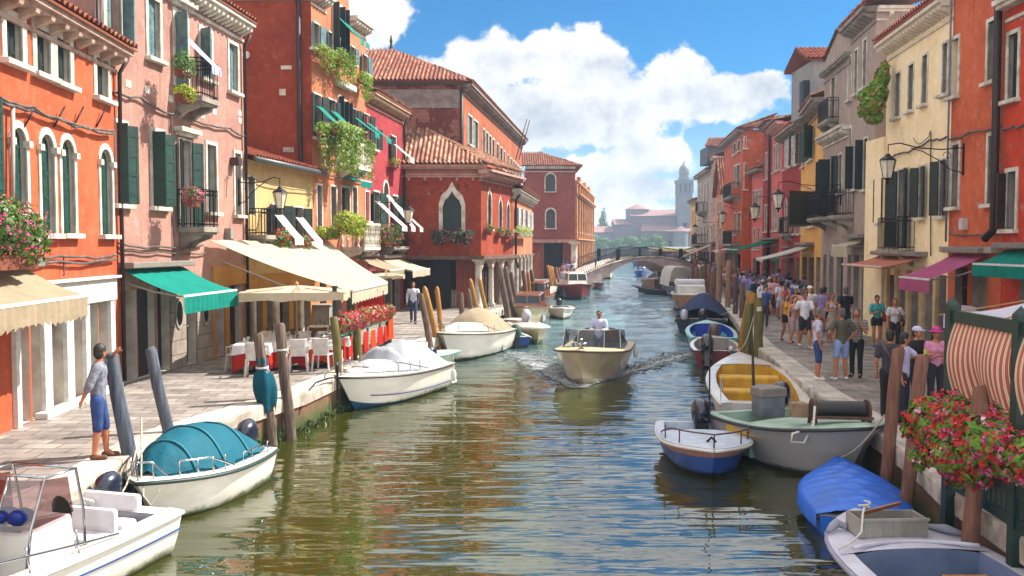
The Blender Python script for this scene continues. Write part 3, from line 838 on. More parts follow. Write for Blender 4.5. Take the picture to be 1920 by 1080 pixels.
for x,y in ((240,157),(276,168),(320,185),(380,216),(402,209),(450,212),(450,226)):
    u,z=f.hit(x,y); MB().obox(f.pt(u,z,.0),f.u*.13,f.n*.012,V((0,0,.09))).build('stone_block',STONE,h.root)
bx=MB(); u,z=f.hit(424,438); bx.obox(f.pt(u,z,.1),f.u*.12,f.n*.1,V((0,0,.16))); bx.build('meter_box',simple('meter_box_grey','9a9288',.6),h.root,bevel=.01)
u,z=f.hit(434,303); MB().obox(f.pt(u,z,.15),f.u*.14,f.n*.14,V((0,0,.12))).build('alarm_box',WOODF,h.root,bevel=.02)
# L3 : low pale yellow house, ochre shop below
A3=B2; B3=(-7.55,34.5)
h=House('low pale yellow house between the pink and the tall orange houses',A3,B3,6.95,PL_YE,6,'house','plastered_house'); L3=h
h.win(464,477,332,402,sh=(SH_G,20,None),fw=.05,sill=0)
h.win(511,529,384,456,fw=.06,sh=(SH_D,175,150),blind=(WCAN,.88,.75)); h.win(551,567,389,460,fw=.06,sh=(SH_D,175,150),blind=(WCAN,.88,.75))
for xa,xb,k in ((463,472,'open'),(476,490,'shop'),(498,512,'roller'),(520,540,'shop'),(548,560,'panel'),(566,580,'shop')):
    h.doorpx(xa,xb,548,simple('red_curtain','b02a24',.8) if k=='panel' else None,k,ymid=600)
h.finish()
f=h.f
ob=MB(); a,b=0,f.W; zs=f.hit(520,540)[1]
for (xa,xb) in ((460,463),(490,498),(540,548),(580,588)): slab(ob,f,xa,xb,690,545,600,.06)
ob.obox(f.pt(f.W/2,zs+.2,.04),f.u*f.W/2,f.n*.05,V((0,0,.3)))
ob.build('shop_surround',OCHRE,h.root,bevel=.01)
for (xa,xb) in ((472,476),(512,520),(560,566)):
    ob=MB(); slab(ob,f,xa,xb,690,545,600,.1); ob.build('stone_pier',STONE,h.root,bevel=.01)
pipe(h.root,[f.pt(-.1,6.93,.42),f.pt(f.W+.1,6.93,.42)],.09,simple('grey_gutter','5e6466',.5,.4),'gutter')
tileroof(h.root,[(f.pt(0,6.98,.4),f.pt(f.W,6.98,.4),f.pt(f.W,8.0,-3),f.pt(0,8.0,-3))],tiles('red_tiles',['943c22','a84c2c','8e3a20','b4603c']))
a=f.hit(466,425)[0]; b=f.hit(492,425)[0]; balcony(h.root,f,a,b-.1,f.hit(480,441)[1],.6,.85)
cable(h.root,f,[(470,330),(520,348),(585,358)],.1,.02)
# L4 : tall orange house with gable and hanging plants
A4=B3; B4=(-6.44,40.5)
h=House('tall salmon-orange house with teal sun blinds and hanging plants on two balconies',A4,B4,13.85,PL_LO,8,'house','tall_house'); L4=h
for q in ((588,602,178,258),(615,629,188,265),(659,668,205,262),(682,692,215,272)):
    h.win(*q,fw=.06,sh=(SH_D,172,160),blind=(TEAL,.8,1.0))
h.win(634,641,180,262,'round',fw=.07,sh=(SH_D,90,None),sill=0); h.win(643,650,190,266,'round',fw=.07,sh=(SH_D,90,90),sill=0)
for q in ((585,598,44,92),(613,626,62,98),(656,664,88,120),(679,688,104,138)):
    h.win(*q,fw=.06,sh=(SH_B,160,165))
h.win(624,632,4,96,'round',fw=.08,sill=0,sh=(SH_D,90,None),blind=(TEAL,.8,1.1)); h.win(635,643,14,100,'round',fw=.08,sill=0,sh=(SH_D,90,90),blind=(TEAL,.8,1.1))
for q in ((594,603,348,432),(620,630,350,432),(640,655,352,425),(661,669,352,425),(685,692,360,415)):
    h.win(*q,fw=.08)
for xa,xb,k in ((600,612,'shop'),(624,640,'open'),(650,664,'door'),(672,686,'open')): h.doorpx(xa,xb,508,None,k,ymid=560)
# central gable rises above the eaves
f=h.f; gu0,gu1=f.hit(616,0)[0]-.3,f.hit(649,20)[0]+.3
h.finish(facs=[(f,0,gu0,QZ-.05,h.zt),(f,gu0,gu1,QZ-.05,15.0),(f,gu1,f.W,QZ-.05,h.zt)],sides='R')
mb=MB(); gm=(gu0+gu1)/2
mb.poly([f.pt(gu0,15,0),f.pt(gu1,15,0),f.pt(gu1-.35,15.5,0),f.pt(gm+.3,16.2,0),f.pt(gm,16.4,0),f.pt(gm-.3,16.2,0),f.pt(gu0+.35,15.5,0)])
for u in (gu0,gu1): mb.quad(f.pt(u,13.8,0),f.pt(u,15,0),f.pt(u,15,-2.5),f.pt(u,13.8,-2.5))
mb.quad(f.pt(gu0,15,0),f.pt(gu0,15,-2.5),f.pt(gm,16.4,-2.5),f.pt(gm,16.4,0)); mb.quad(f.pt(gu1,15,0),f.pt(gu1,15,-2.5),f.pt(gm,16.4,-2.5),f.pt(gm,16.4,0))
mb.build('gable',PL_LO,h.root)
# side wall to the camera
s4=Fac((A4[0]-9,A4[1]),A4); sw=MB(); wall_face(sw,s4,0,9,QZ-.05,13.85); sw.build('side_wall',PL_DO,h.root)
for x,y,w_,h_ in ((537,127,.2,.07),(530,173,.12,.12),(541,281,.2,.09)):
    u,z=s4.hit(x,y); m2=MB(); m2.obox(s4.pt(u,z,.02),s4.u*w_,s4.n*.02,V((0,0,h_)))
    for k in range(3): m2.obox(s4.pt(u,z-h_*.6+k*h_*.6,.045),s4.u*w_*.9,s4.n*.006,V((0,0,h_*.15)))
    m2.build('vent_grille',STONE,h.root)
u,z=s4.hit(462,103); MB().lathe((0,0,0),[(.14,0),(.14,.04)],14).xf(Matrix.Translation(s4.pt(u,z,.0))@Matrix.Rotation(PI/2,4,'X')).build('vent_cap',STONE,h.root)
cornice(h.root,s4,0,9,13.85,.22,.25,STONE_D,1.1,.12,.12)
cornice(h.root,f,0,gu0,13.8,.4,.35,STONE,.28,.12,.2); cornice(h.root,f,gu1,f.W,13.8,.4,.35,STONE,.28,.12,.2)
tileroof(h.root,[(s4.pt(0,13.9,.25),s4.pt(9.3,13.9,.25),s4.pt(5,15.4,-4),s4.pt(0,15.4,-4))])
pipe(h.root,[s4.pt(8.55,13.5,.12),s4.pt(8.55,9,.1),s4.pt(8.62,5,.1),s4.pt(8.62,QZ,.1)],.09)
MB().obox(f.pt(f.hit(644,165)[0]-.1,f.hit(643,162)[1],.15),f.u*.9,f.n*.15,V((0,0,.12))).build('hood_moulding',STONE,h.root,bevel=.03)
cable(h.root,f,[(585,322),(620,330),(690,342)],.08,.02)
# stone balconies
bA=balcony(h.root,f,f.hit(634,300)[0],f.hit(668,300)[0]-.1,f.hit(650,313)[1],.7,.9,'stone',STONE)
bB=balcony(h.root,f,f.hit(640,450)[0],f.hit(672,450)[0],f.hit(655,463)[1],1.0,.95,'stone',STONE)
# L5 crimson
A5=B4; B5=(-5.6,46.8)
h=House('narrow crimson house with white slanted blinds next to the tall orange house',A5,B5,11.0,PL_CR,8,'house','plastered_house'); L5=h
h.win(697,705,240,280,fw=.06,sh=(SH_D,170,150)); h.win(733,742,256,308,fw=.06,sh=(SH_D,170,None),blind=(WCAN,.8,.9))
h.win(700,711,360,428,fw=.08,sh=(SH_G,170,160),blind=(WCAN,.95,1.3)); h.win(719,728,342,430,'round',fw=.1,blind=(WCAN,.95,1.3)); h.win(737,745,368,430,fw=.08,sh=(SH_G,170,160),blind=(WCAN,.95,1.3))
for xa,xb,k in ((697,708,'open'),(716,728,'shop'),(736,750,'open')): h.doorpx(xa,xb,508,None,k,ymid=560)
h.finish(); f=h.f
cornice(h.root,f,0,f.W,11.0,.45,.4,simple('sandy_cornice','c9a888',.85,0,'a58566',3,.3),.26,.12,.2)
tileroof(h.root,[(f.pt(0,11.03,.5),f.pt(f.W,11.03,.5),f.pt(f.W,12,-3),f.pt(0,12,-3))])
balcony(h.root,f,f.hit(712,440)[0],f.hit(742,440)[0],f.hit(728,462)[1],.7,.9)
pipe(h.root,[f.pt(f.W-.08,10.7,.3),f.pt(f.W-.08,10.3,.1),f.pt(f.W-.08,QZ+.3,.1)],.06)
# L6 gothic-window house on a colonnade
Y6=46.8; cL=atY(752,400,Y6); cR=atY(902,400,Y6)
A6=(cL.x,Y6); B6=(cR.x,Y6); C6=(.06,52.4)
f6=Fac(A6,B6); g6=Fac(B6,C6)
zt6=f6.hit(830,322)[1]; zb6=f6.hit(830,480)[1]
h=House('red-orange house with a pointed gothic window standing on a columned portico',A6,B6,zt6,PL_RO,4,'house','arcaded_house'); L6=h
h.win(830,865,358,440,'gothic',fw=.2,sh=(SH_D,4,4),lab='tall ogee gothic window with a broad white stone surround')
for q in ((914,921,355,430),(935,941,370,436),(950,955,378,438)): h.win(*q,'gothic',fac=g6,fw=.06,dep=.15)
h.finish(facs=[(h.f,0,f6.W,zb6,zt6),(g6,0,g6.W,zb6,zt6)],sides='',back=False)
mb=MB(); mb.box(A6[0]+.02,B6[0]-.05,Y6+.05,Y6+1.2,zb6,zb6+.02)
mb.quad(V((A6[0],Y6,zb6)),V((B6[0],Y6,zb6)),V((C6[0],C6[1],zb6)),V((A6[0],C6[1],zb6)))
mb.quad(V((A6[0],Y6,zt6-.01)),V((B6[0],Y6,zt6-.01)),V((C6[0],C6[1],zt6-.01)),V((A6[0],C6[1],zt6-.01)))
mb.build('floor_slab',WOODF,h.root)
mb=MB(); mb.obox(f6.pt(f6.W/2,zb6-.08,.08),f6.u*(f6.W/2+.1),f6.n*.12,V((0,0,.1)))
mb.obox(g6.pt(g6.W/2,zb6-.08,.08),g6.u*(g6.W/2+.1),g6.n*.12,V((0,0,.1))); mb.build('beam',simple('weathered_beam','7d5a48',.8,0,'54392c',3,.3),h.root)
zm=f6.hit(830,331)[1]
mb=MB(); mb.obox(f6.pt(f6.W/2,zm,.04),f6.u*f6.W/2,f6.n*.08,V((0,0,.05)))
for i in range(5): mb.obox(f6.pt((i+.5)*f6.W/5,zm-.12,.05),f6.u*.06,f6.n*.06,V((0,0,.08)))
mb.build('string_course',simple('rosy_stone','c79a8a',.85,0,'a87868',3,.3),h.root)
cornice(h.root,f6,0,f6.W+.3,zt6+.35,.3,.3,simple('rosy_stone','c79a8a',.85),0)
mb=MB(); mb.obox(f6.pt(f6.W/2,zt6+.12,-.05),f6.u*f6.W/2,f6.n*.1,V((0,0,.22))); mb.obox(g6.pt(g6.W/2,zt6+.12,-.05),g6.u*g6.W/2,g6.n*.1,V((0,0,.22))); mb.build('parapet',simple('dusty_rose_render','a86a58',.9,0,'8a5648',2,.3),h.root)
cornice(h.root,g6,-.3,g6.W+.3,zt6+.1,.7,.35,simple('rosy_stone','c79a8a',.85),.4,.12,.25)
ap=atY(752,246,Y6+3.2)
zc=zt6+.36
e0=f6.pt(-.4,zc,.35); e1=f6.pt(f6.W+.35,zc,.35); top=V((A6[0]-.4,Y6+3.2,ap.z+.1))
tileroof(h.root,[(e0,e1,V((A6[0]+1.0,Y6+3.2,ap.z+.1)),top),
                 (f6.pt(f6.W+.35,zc,.35),g6.pt(g6.W+.3,zc,.6),g6.pt(g6.W,zc+1.6,-2.5),V((A6[0]+1.0,Y6+3.2,ap.z+.1)))],tiles('light_tiles',['6a3424','a86a4c','c49070','8c4a34','dcae8e','562a1e']))
# portico: columns along the quay edge, dark back wall, plank door
def column(root,p,z0,z1,r,mat=STONE,name='column'):
    mb=MB(); H=z1-z0
    mb.lathe(V((p.x,p.y,z0)),[(r*1.4,0),(r*1.4,.12),(r*1.15,.2),(r,.28),(r*.93,H*.5),(r*.85,H-.42),(r*.95,H-.38),(r*.85,H-.34),(r*1.1,H-.2),(r*1.5,H-.1),(r*1.5,H)],12)
    mb.box(p.x-r*1.6,p.x+r*1.6,p.y-r*1.6,p.y+r*1.6,z1-.1,z1+.02); return mb.build(name,mat,root,smooth='auto')
column(h.root,g6.pt(.12,0,-.2),QZ,zb6-.15,.2)
for u in (g6.W*.36,g6.W*.68,g6.W-.1): column(h.root,g6.pt(u,0,-.15),QZ,zb6-.15,.16)
mb=MB(); nb=3
for k in range(nb):  # shallow arches between the columns
    a,b=[.25,g6.W*.36,g6.W*.68,g6.W][k],[.25,g6.W*.36,g6.W*.68,g6.W][k+1]
    n=8; pts=[(a+(b-a)*i/n, zb6-.75+.5*math.sin(PI*i/n)**.6) for i in range(n+1)]
    mb.prism([g6.pt(a,zb6-.15,-.02)]+[g6.pt(x,z,-.02) for x,z in pts]+[g6.pt(b,zb6-.15,-.02)],g6.n*-.25)
mb.build('arch',simple('bleached_stone','d8c4ae',.85,0,'a8927e',2,.4),h.root)
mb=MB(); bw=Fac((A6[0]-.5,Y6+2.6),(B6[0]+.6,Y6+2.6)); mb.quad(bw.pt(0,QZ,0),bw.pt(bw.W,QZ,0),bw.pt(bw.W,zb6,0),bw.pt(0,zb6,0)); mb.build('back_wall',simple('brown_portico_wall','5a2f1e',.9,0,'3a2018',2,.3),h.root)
mb=MB()
for i in range(7): mb.box(B6[0]-1.35+i*.18,B6[0]-1.35+i*.18+.165,Y6+.9,Y6+.95,QZ,zb6-.1)
mb.build('plank_door',simple('red_plank','a8452a',.7,0,'7d2f1c',4,.3,30,(3,3,.5)),h.root)
mb=MB(); mb.box(cL.x+1.4,cL.x+2.5,Y6+.6,Y6+.7,QZ,zb6-.1); mb.build('dark_doorway',DARK,h.root)
mb=MB()
for i in range(9): mb.box(g6.pt(.7+i*.5,0,-.3).x-.03,g6.pt(.7+i*.5,0,-.3).x+.03,g6.pt(.7+i*.5,0,-.3).y-.03,g6.pt(.7+i*.5,0,-.3).y+.03,QZ,QZ+1.9)
mb.build('pale_timber',simple('bleached_timber','a89078',.85,0,'6e5a48',5,.4),h.root)
# L7
C7=(1.45,65.0)
h=House('small salmon house over arches beyond the gothic-window house',(C6[0],C6[1]),C7,7.4,PL_LO,3,'house','arcaded_house'); f=h.f
for i,(a,b) in enumerate(((966,970),(974,978),(983,987),(991,994))): h.win(a,b,388+i*3,432,fw=.06,dep=.15,sh=(SH_W,170,170))
zb=f.hit(975,478)[1]
h.finish(facs=[(f,0,f.W,zb,7.4)],sides='LR'); cornice(h.root,f,-.2,f.W+.2,7.45,.5,.3,STONE,.5)
tileroof(h.root,[(f.pt(-.2,7.5,.6),f.pt(f.W+.2,7.5,.6),f.pt(f.W+.2,8.6,-2.5),f.pt(-.2,8.6,-2.5))])
pipe(h.root,[f.pt(.4,7.2,.4),f.pt(.4,6.8,.12),f.pt(.4,3.4,.12),f.pt(.9,2.9,.2)],.07)
for i in range(6): column(h.root,f.pt(.3+i*(f.W-.6)/5,0,-.1),QZ,zb,.15)
mb=MB()
for k in range(5):
    a=.3+k*(f.W-.6)/5; b=a+(f.W-.6)/5; n=8
    mb.prism([f.pt(a,zb+.02,-.02)]+[f.pt(a+(b-a)*i/n,zb-.5+.42*math.sin(PI*i/n)**.6,-.02) for i in range(n+1)]+[f.pt(b,zb+.02,-.02)],f.n*-.25)
mb.build('arch',MC['bleached_stone'],h.root)
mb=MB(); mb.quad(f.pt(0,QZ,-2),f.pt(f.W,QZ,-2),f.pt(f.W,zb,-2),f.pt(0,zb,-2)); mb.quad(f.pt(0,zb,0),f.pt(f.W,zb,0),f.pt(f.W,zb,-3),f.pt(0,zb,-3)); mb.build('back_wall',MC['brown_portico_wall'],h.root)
# L8 long brick warehouse
A8=(-2.65,50.0); B8=(.82,77.8)
h=House('long brick and orange warehouse with a hipped tiled roof behind the gothic-window house',A8,B8,13.0,PL_OB,10,'building','warehouse'); f=h.f
for q in ((877,885,218,272),(888,896,228,280)): h.win(*q,fw=.1,sh=(SH_B,8,8))
xs=[905,911,917,923,931,938,944,951,957,962,966,970,974]
for i,x in enumerate(xs): h.win(x,x+(3.6 if i<6 else 2.4),243+(x-905)*1.05,290+(x-905)*.78,fw=.1,dep=.12)
for i in range(7): h.winuz(3+i*3.4,4.1+i*3.4,4.9,6.6,fw=.08)
h.finish(sides='R')
s8=Fac((A8[0]-14,A8[1]),A8); sw=MB(); wall_face(sw,s8,0,14,QZ,13.0); sw.build('side_wall',plaster('crumbling_brick_wall','6a2e28','7a3830','a8583e',.5,.7,brick=1),h.root)
pm=simple('grey_pilaster','9c8e86',.85,0,'7a6c66',2,.3)
mb=MB(); 
for u in (14-6.4+.4,): mb.obox(s8.pt(u,8.8,.03),s8.u*.3,s8.n*.05,V((0,0,3.9)))
mb.obox(s8.pt(7,12.2,.03),s8.u*7,s8.n*.05,V((0,0,.5))); mb.build('pilaster',pm,h.root)
pipe(h.root,[s8.pt(13.9,12.8,.15),s8.pt(13.9,6,.12)],.1)
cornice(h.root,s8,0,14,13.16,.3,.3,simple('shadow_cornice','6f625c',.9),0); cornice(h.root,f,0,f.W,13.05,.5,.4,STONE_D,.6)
hp=V((A8[0]-4.6,A8[1]+5,15.9))
hq=f.pt(f.W-4,15.9,-5)
tileroof(h.root,[(s8.pt(0,13.1,.5),s8.pt(14.4,13.1,.5),hp,s8.pt(0,15.9,-5)),
                 (f.pt(-.3,13.1,.55),f.pt(f.W+.3,13.1,.55),hq,hp)])
MB().lathe(hp+V((0,0,.1)),[(.12,0),(.06,.3),(.1,.4),(.02,.8)],8).build('finial',PIPE,h.root)
for x in (968,962): 
    p=f.pt(f.hit(x,300)[0],f.hit(x,300)[1],.2); pipe(h.root,[p,p+V((.9,0,3.2))],.04,WOODF,'flag_pole')
# L9 dusty red palazzo, arched windows facing camera
Y9=90.; a=atY(985,400,Y9); b=atY(1078,400,Y9)
h=House('dusty red house with two arched windows and a dark portico beside the bridge',(a.x,Y9),(b.x,Y9),a.z*0+11.9,PL_RP,9,'house','arched_window_house'); f=h.f; L9=h
h.win(1023,1041,326,359,'round',fw=.12,gm=GLASS); h.win(1024,1041,392,428,'round',fw=.12)
h.doorpx(996,1016,470,PL_OB,'door',ymid=500); h.doorpx(1020,1056,456,None,'open',ymid=490); h.doorpx(1058,1072,462,simple('red_plank','a8452a'),'panel',ymid=500)
h.finish(sides='LR'); zz=f.hit(1040,452)[1]
mb=MB(); mb.obox(f.pt(f.W/2,zz,.15),f.u*(f.W/2+.1),f.n*.25,V((0,0,.16))); mb.build('string_course',simple('rosy_stone','c79a8a'),h.root)
column(h.root,f.pt(f.W-.1,0,.3),QZ,zz-.1,.35); cornice(h.root,f,0,f.W,11.95,.45,.3,STONE,0)
tileroof(h.root,[(f.pt(-.5,12,.6),f.pt(f.W+.7,12,.6),f.pt(1.5,13.8,-4.5),f.pt(-.5,13.8,-4.5)),(f.pt(f.W+.7,12,.6),f.pt(f.W+.7,12,-9),f.pt(1.5,13.8,-4.5),f.pt(1.5,13.8,-4.5))])
# L10 terracotta palazzo with pilasters
a=(b.x,Y9+.6); B10=(10.7,121.)
h=House('tall ochre building with pilasters and a stepped parapet at the left end of the bridge',a,B10,10.6,plaster('amber_render','d08a50','bd7440','9c5a34',.66,.5),8,'building','pilastered_building'); f=h.f
for i in range(8):
    u=1.5+i*(f.W-3)/7.3
    h.winuz(u,u+1.5,5.6,8.2,fw=.1,sh=None); h.winuz(u,u+1.6,QZ+.3,4.2,'round',fw=.15)
h.finish(sides='R',back=False)
for i in range(9):
    u=.4+i*(f.W-.8)/8; MB().obox(f.pt(u,5.8,.12),f.u*.3,f.n*.15,V((0,0,4.9))).build('pilaster',simple('amber_stone','d8a070',.85,0,'b07c50',2,.3),h.root)
cornice(h.root,f,0,f.W,9.4,.6,.3,MC['amber_stone'],0); cornice(h.root,f,0,f.W,4.9,.4,.2,MC['amber_stone'],0,name='string_course'); cornice(h.root,f,0,f.W,10.6,.4,.2,MC['amber_stone'],0)
for u in (1,9,18,26): MB().obox(f.pt(u,11.1,-.2),f.u*.9,f.n*.2,V((0,0,.5))).build('parapet',MC['amber_stone'],h.root)

# ------------ things fixed to the left fronts
f=L1.f
wall_lamp('black wall lamp on the pink house, its lantern before the pale yellow house',L2.f,L2.f.hit(446,350)[0],L2.f.hit(446,348)[1],1.35,s=1.15)
wall_lamp('black wall lamp hanging in front of the crimson house, near the white blinds',L5.f,L5.f.hit(703,400)[0]-.5,L5.f.hit(703,385)[1],1.7,s=1.3)
f=L2.f; u0=f.hit(232,520,.1)[0]; u1=f.hit(345,520,.1)[0]; z=f.hit(285,503,.1)[1]
awning('teal canvas awning with a pale edge over the pink house shop',f,u0,u1,z,1.5,z-.62,TEAL,.42,scal=.0)
f=L1.f; u1=f.hit(62,530,.2)[0]
awning('old beige scalloped awning at the left edge over the orange house shop',f,u1-3.6,u1,f.hit(30,520,.1)[1]+.15,1.1,f.hit(30,520,.1)[1]-.35,BEIGE,.45,scal=.1)
# big restaurant awning
f=L2.f
p0=f.pt(f.hit(398,468)[0],f.hit(398,470)[1],.1)
root=empty('awning',L3.f.pt(1.5,4.0,.1),'very large cream restaurant awning stretched out over the quay tables','awning')
def sheet(mb,c0,c1,c2,c3,n,m,sag,rip=.02):
    rows=[]
    for j in range(m+1):
        t=j/m; rows.append([(V(c0).lerp(V(c1),i/n)).lerp(V(c3).lerp(V(c2),i/n),t)-V((0,0,sag*math.sin(PI*t)*(.5+.5*math.sin(PI*i/n))+rip*math.sin(i*1.9+t))) for i in range(n+1)])
    mb.grid(rows); return rows
back0=L2.f.pt(L2.f.W-2.9,4.35,.15); back1=L3.f.pt(L3.f.W+1.0,4.35,.2)
fr0=V((-5.0,25.6,3.0)); fr1=V((-4.25,33.0,3.0))
fr0=atY(660,545,26.0); fr1=atY(731,530,32.8)
mb=MB(); rows=sheet(mb,back0,back1,fr1,fr0,26,10,.22,.015); mb.build('canopy',CREAM,root,smooth=True)
mb=MB(); e=rows[-1]; n=len(e)*4; r0=[];r1=[]
for i in range(n+1):
    t=i/n; p=fr0.lerp(fr1,t); r0.append(p+V((0,0,-.01))); r1.append(p+V((.02*math.sin(i),0,-.42+.07*abs(math.sin(i*.9)))))
mb.grid([r0,r1]); mb.build('valance',CREAM,root,smooth=True)
MB().bar(fr0,fr1,.06,.06).build('front_bar',WHITE,root)
for t in (.06,.5,.94):
    mb=MB(); p=back0.lerp(back1,t)+V((0,0,-.3)); q=fr0.lerp(fr1,t); m_=p.lerp(q,.5)+V((.1,-.3,-.5)); mb.tube([p-V((0,0,.3)),m_,q-V((0,0,.05))],.03,6); mb.build('arm',MC['awning_arm_metal'],root)
for p in (fr0+V((-.1,.1,0)),fr1+V((-.1,-.1,0))): MB().bar(V((p.x,p.y,QZ)),V((p.x,p.y,p.z-.03)),.09,.09).build('post',simple('dark_green_post','14362c',.5,0,'0c241d',3),root)
# second small canopy in front (square market umbrella)
def parasol(label,c,hw,hd,z,mat,rise=.45,ang=0,name='parasol',val=.22):
    root=empty(name,(c[0],c[1],QZ),label,'parasol'); M=Matrix.Translation(V((c[0],c[1],0)))@Matrix.Rotation(ang,4,'Z')
    mb=MB(); rows=[]
    N=9
    for j in range(N):
        t=1-j/(N-1); row=[]
        for i in range(32):
            a=2*PI*i/32; cx,sy=math.cos(a),math.sin(a); k=1/max(abs(cx),abs(sy)); k=k*(1-.06*math.cos(4*a)**2)
            row.append(M@V((hw*cx*k*t,hd*sy*k*t,z+rise*(1-t)-.05*math.sin(PI*t)*(1+math.cos(8*a)))))
        rows.append(row)
    mb.grid(rows,True); mb.build('canopy',mat,root,smooth=True)
    v=MB(); v.grid([rows[0],[p+V((0,0,-val+.03*math.sin(i*2.1))) for i,p in enumerate(rows[0])]],True); v.build('valance',mat,root)
    p=MB(); p.tube([M@V((0,0,QZ)),M@V((0,0,z+rise))],.03,8); p.lathe(M@V((0,0,z+rise-.02)),[(.06,0),(.07,.06),(.03,.12)],8)
    p.build('pole',simple('parasol_wood_pole','b5854c',.6),root)
    r=MB()
    for i in range(8):
        a=2*PI*i/8; k=1/max(abs(math.cos(a)),abs(math.sin(a))); r.bar(M@V((0,0,z+rise-.06)),M@V((hw*math.cos(a)*k*.97,hd*math.sin(a)*k*.97,z-.02)),.02,.02)
    r.build('rib',simple('parasol_wood_pole','b5854c',.6),root)
    return root
c=at(560,695,QZ); parasol('white square parasol in front of the big cream awning, over the tables',(-6.0,25.2),1.45,1.2,atY(560,545,25.2).z,CREAM,.16,.12)
# awnings further on
f=L4.f
awning('teal blind over the stone balcony door of the tall orange house',f,f.hit(638,340)[0],f.hit(660,340)[0],f.hit(648,330)[1],.8,f.hit(648,340)[1],TEAL,.3,arms=False,hood=False,scal=.04)
awning('beige striped awning over the shop of the tall orange house',f,f.W-1.7,f.W+.4,f.hit(680,482)[1],1.5,f.hit(680,482)[1]-.55,BEIGE,.35)
f=L5.f
awning('cream awning with a greenish stripe beside the red gothic-window house',f,1.5,f.W-1.2,f.hit(725,484)[1],1.6,f.hit(725,484)[1]-.55,CREAM,.35)
parasol('low cream canopy between the big awning and the beige striped awning',(-5.3,38.0),.8,1.0,atY(690,516,38).z,CREAM,.12,.1,val=.12)

# ------------ flowers on the left
f=L1.f
u,z=f.hit(15,430,.6); c=f.pt(u,z,.6)
tb=MB().obox(c+V((0,0,-.55)),f.u*.75,f.n*.14,V((0,0,.12)))
flowerbox('big bush of pink flowers in a trough at the left edge, on the orange house',[(c,(.45,.85,.5)),(c+V((.1,.35,-.25)),(.35,.55,.35)),(c+V((.15,-.6,.1)),(.4,.6,.45))],c,LEAF,2600,.07,[(FPINK,420,.05),(FWHITE,60,.045)],tb)
f=L2.f
def boxon(label,f,xa,xb,y,d,leaf,n,ls,fl,hgt=.25,hang=.2,wide=.22,group=None,bm=None):
    u0=f.hit(xa,y,d)[0]; u1=f.hit(xb,y,d)[0]; z=f.hit((xa+xb)/2,y,d)[1]; L=u1-u0
    tb=MB().obox(f.pt((u0+u1)/2,z-.12,d),f.u*L/2,f.n*.11,V((0,0,.1)))
    es=[]; k=max(2,int(L/.35))
    for i in range(k):
        uu=u0+(i+.5)*L/k; p=f.pt(uu,z+hgt*.3*U(.6,1.3),d+.04)
        es.append((p,(wide*1.1,max(wide,L/k*.75),hgt*U(.8,1.2))))
        if hang: es.append((f.pt(uu+U(-.1,.1),z-hang*.6,d+.14),(wide*.7,L/k*.5,hang*U(.6,1.2))))
    return flowerbox(label,es,f.pt((u0+u1)/2,z-.22,d),leaf,n,ls,fl,tb,group,bm)
boxon('leafy flower box on the upper balcony railing of the pink house',f,334,352,128,.7,LEAF,700,.06,[(FRED,16,.04),(FWHITE,10,.04)],.3,.2)
boxon('low plants along the foot of the upper balcony of the pink house',f,335,354,176,.78,LEAFY,500,.06,[],.15,.12)
boxon('small box of pink geraniums on the lower balcony of the pink house',f,352,368,372,.8,LEAF,400,.05,[(FPINK,130,.045)],.22,.05)
f=L3.f
boxon('red geranium box under the near window of the pale yellow house',f,512,534,455,.45,LEAF,900,.08,[(FRED,150,.08)],.34,.2)
boxon('red geranium box under the far window of the pale yellow house',f,552,574,462,.45,LEAF,900,.08,[(FRED,130,.08)],.34,.2)
f=L4.f
def hang(label,f,xa,xb,yt,yb,d,leaf,n,ls,fl,group=None,w=.25):
    u0=f.hit(xa,(yt+yb)/2,d)[0]; u1=f.hit(xb,(yt+yb)/2,d)[0]; xm=(xa+xb)/2; z1=f.hit(xm,yt,d)[1]; z0=f.hit(xm,yb,d)[1]; L=u1-u0; es=[]
    k=max(2,int(L/.4))
    for i in range(k):
        uu=u0+(i+.5)*L/k; ln=(z1-z0)*U(.55,1)
        es.append((f.pt(uu,z1-.18,d),(w*1.2,L/k*.8,.28)))
        m=max(2,int(ln/.35))
        for j in range(m): es.append((f.pt(uu+U(-.08,.08),z1-.25-ln*(j+.5)/m,d+.05),(w*(.9-.5*j/m),L/k*(.6-.3*j/m),ln/m*.8)))
    tb=MB().obox(f.pt((u0+u1)/2,z1-.32,d-.05),f.u*L/2,f.n*.1,V((0,0,.1)))
    return flowerbox(label,es,f.pt((u0+u1)/2,z1-.4,d),leaf,n,ls,fl,tb,group)
hang('trailing plants with white flowers left of the middle balcony of the tall orange house',f,600,628,236,318,.5,TRAIL,1500,.075,[(FWHITE,60,.05)])
hang('huge mass of trailing plants with white flowers over the middle balcony',f,630,668,236,322,.95,TRAIL,5200,.08,[(FWHITE,260,.06)],w=.38)
hang('trailing plants with white flowers at the right end of the middle floor',f,676,696,264,330,.55,TRAIL,1500,.075,[(FWHITE,70,.05)])
hang('ferny plants trailing from the left top-floor windows',f,598,632,92,128,.4,TRAIL,1400,.07,[(FRED,14,.05)])
hang('ferny plants trailing below the arched top windows',f,634,662,100,155,.5,TRAIL,1800,.07,[])
hang('ferny plants trailing at the far end of the top floor',f,676,692,140,180,.4,TRAIL,1100,.07,[])
boxon('rounded yellow-green bush on the lower stone balcony',f,640,672,424,1.0,LEAFY,2600,.09,[],.42,.3,.4)
boxon('yellow-green plants on the sill left of the stone balcony',f,596,628,438,.3,LEAFY,1100,.08,[],.22,.15)
f=L5.f
boxon('yellow-green plants beside the crimson house balcony',f,694,706,440,.5,LEAFY,900,.08,[(FRED,10,.05)],.3,.4)
boxon('bush of pink and red flowers on the crimson house balcony',f,714,744,442,.75,LEAF,1500,.08,[(FPINK,190,.07),(FRED,30,.06)],.4,.3,.35)
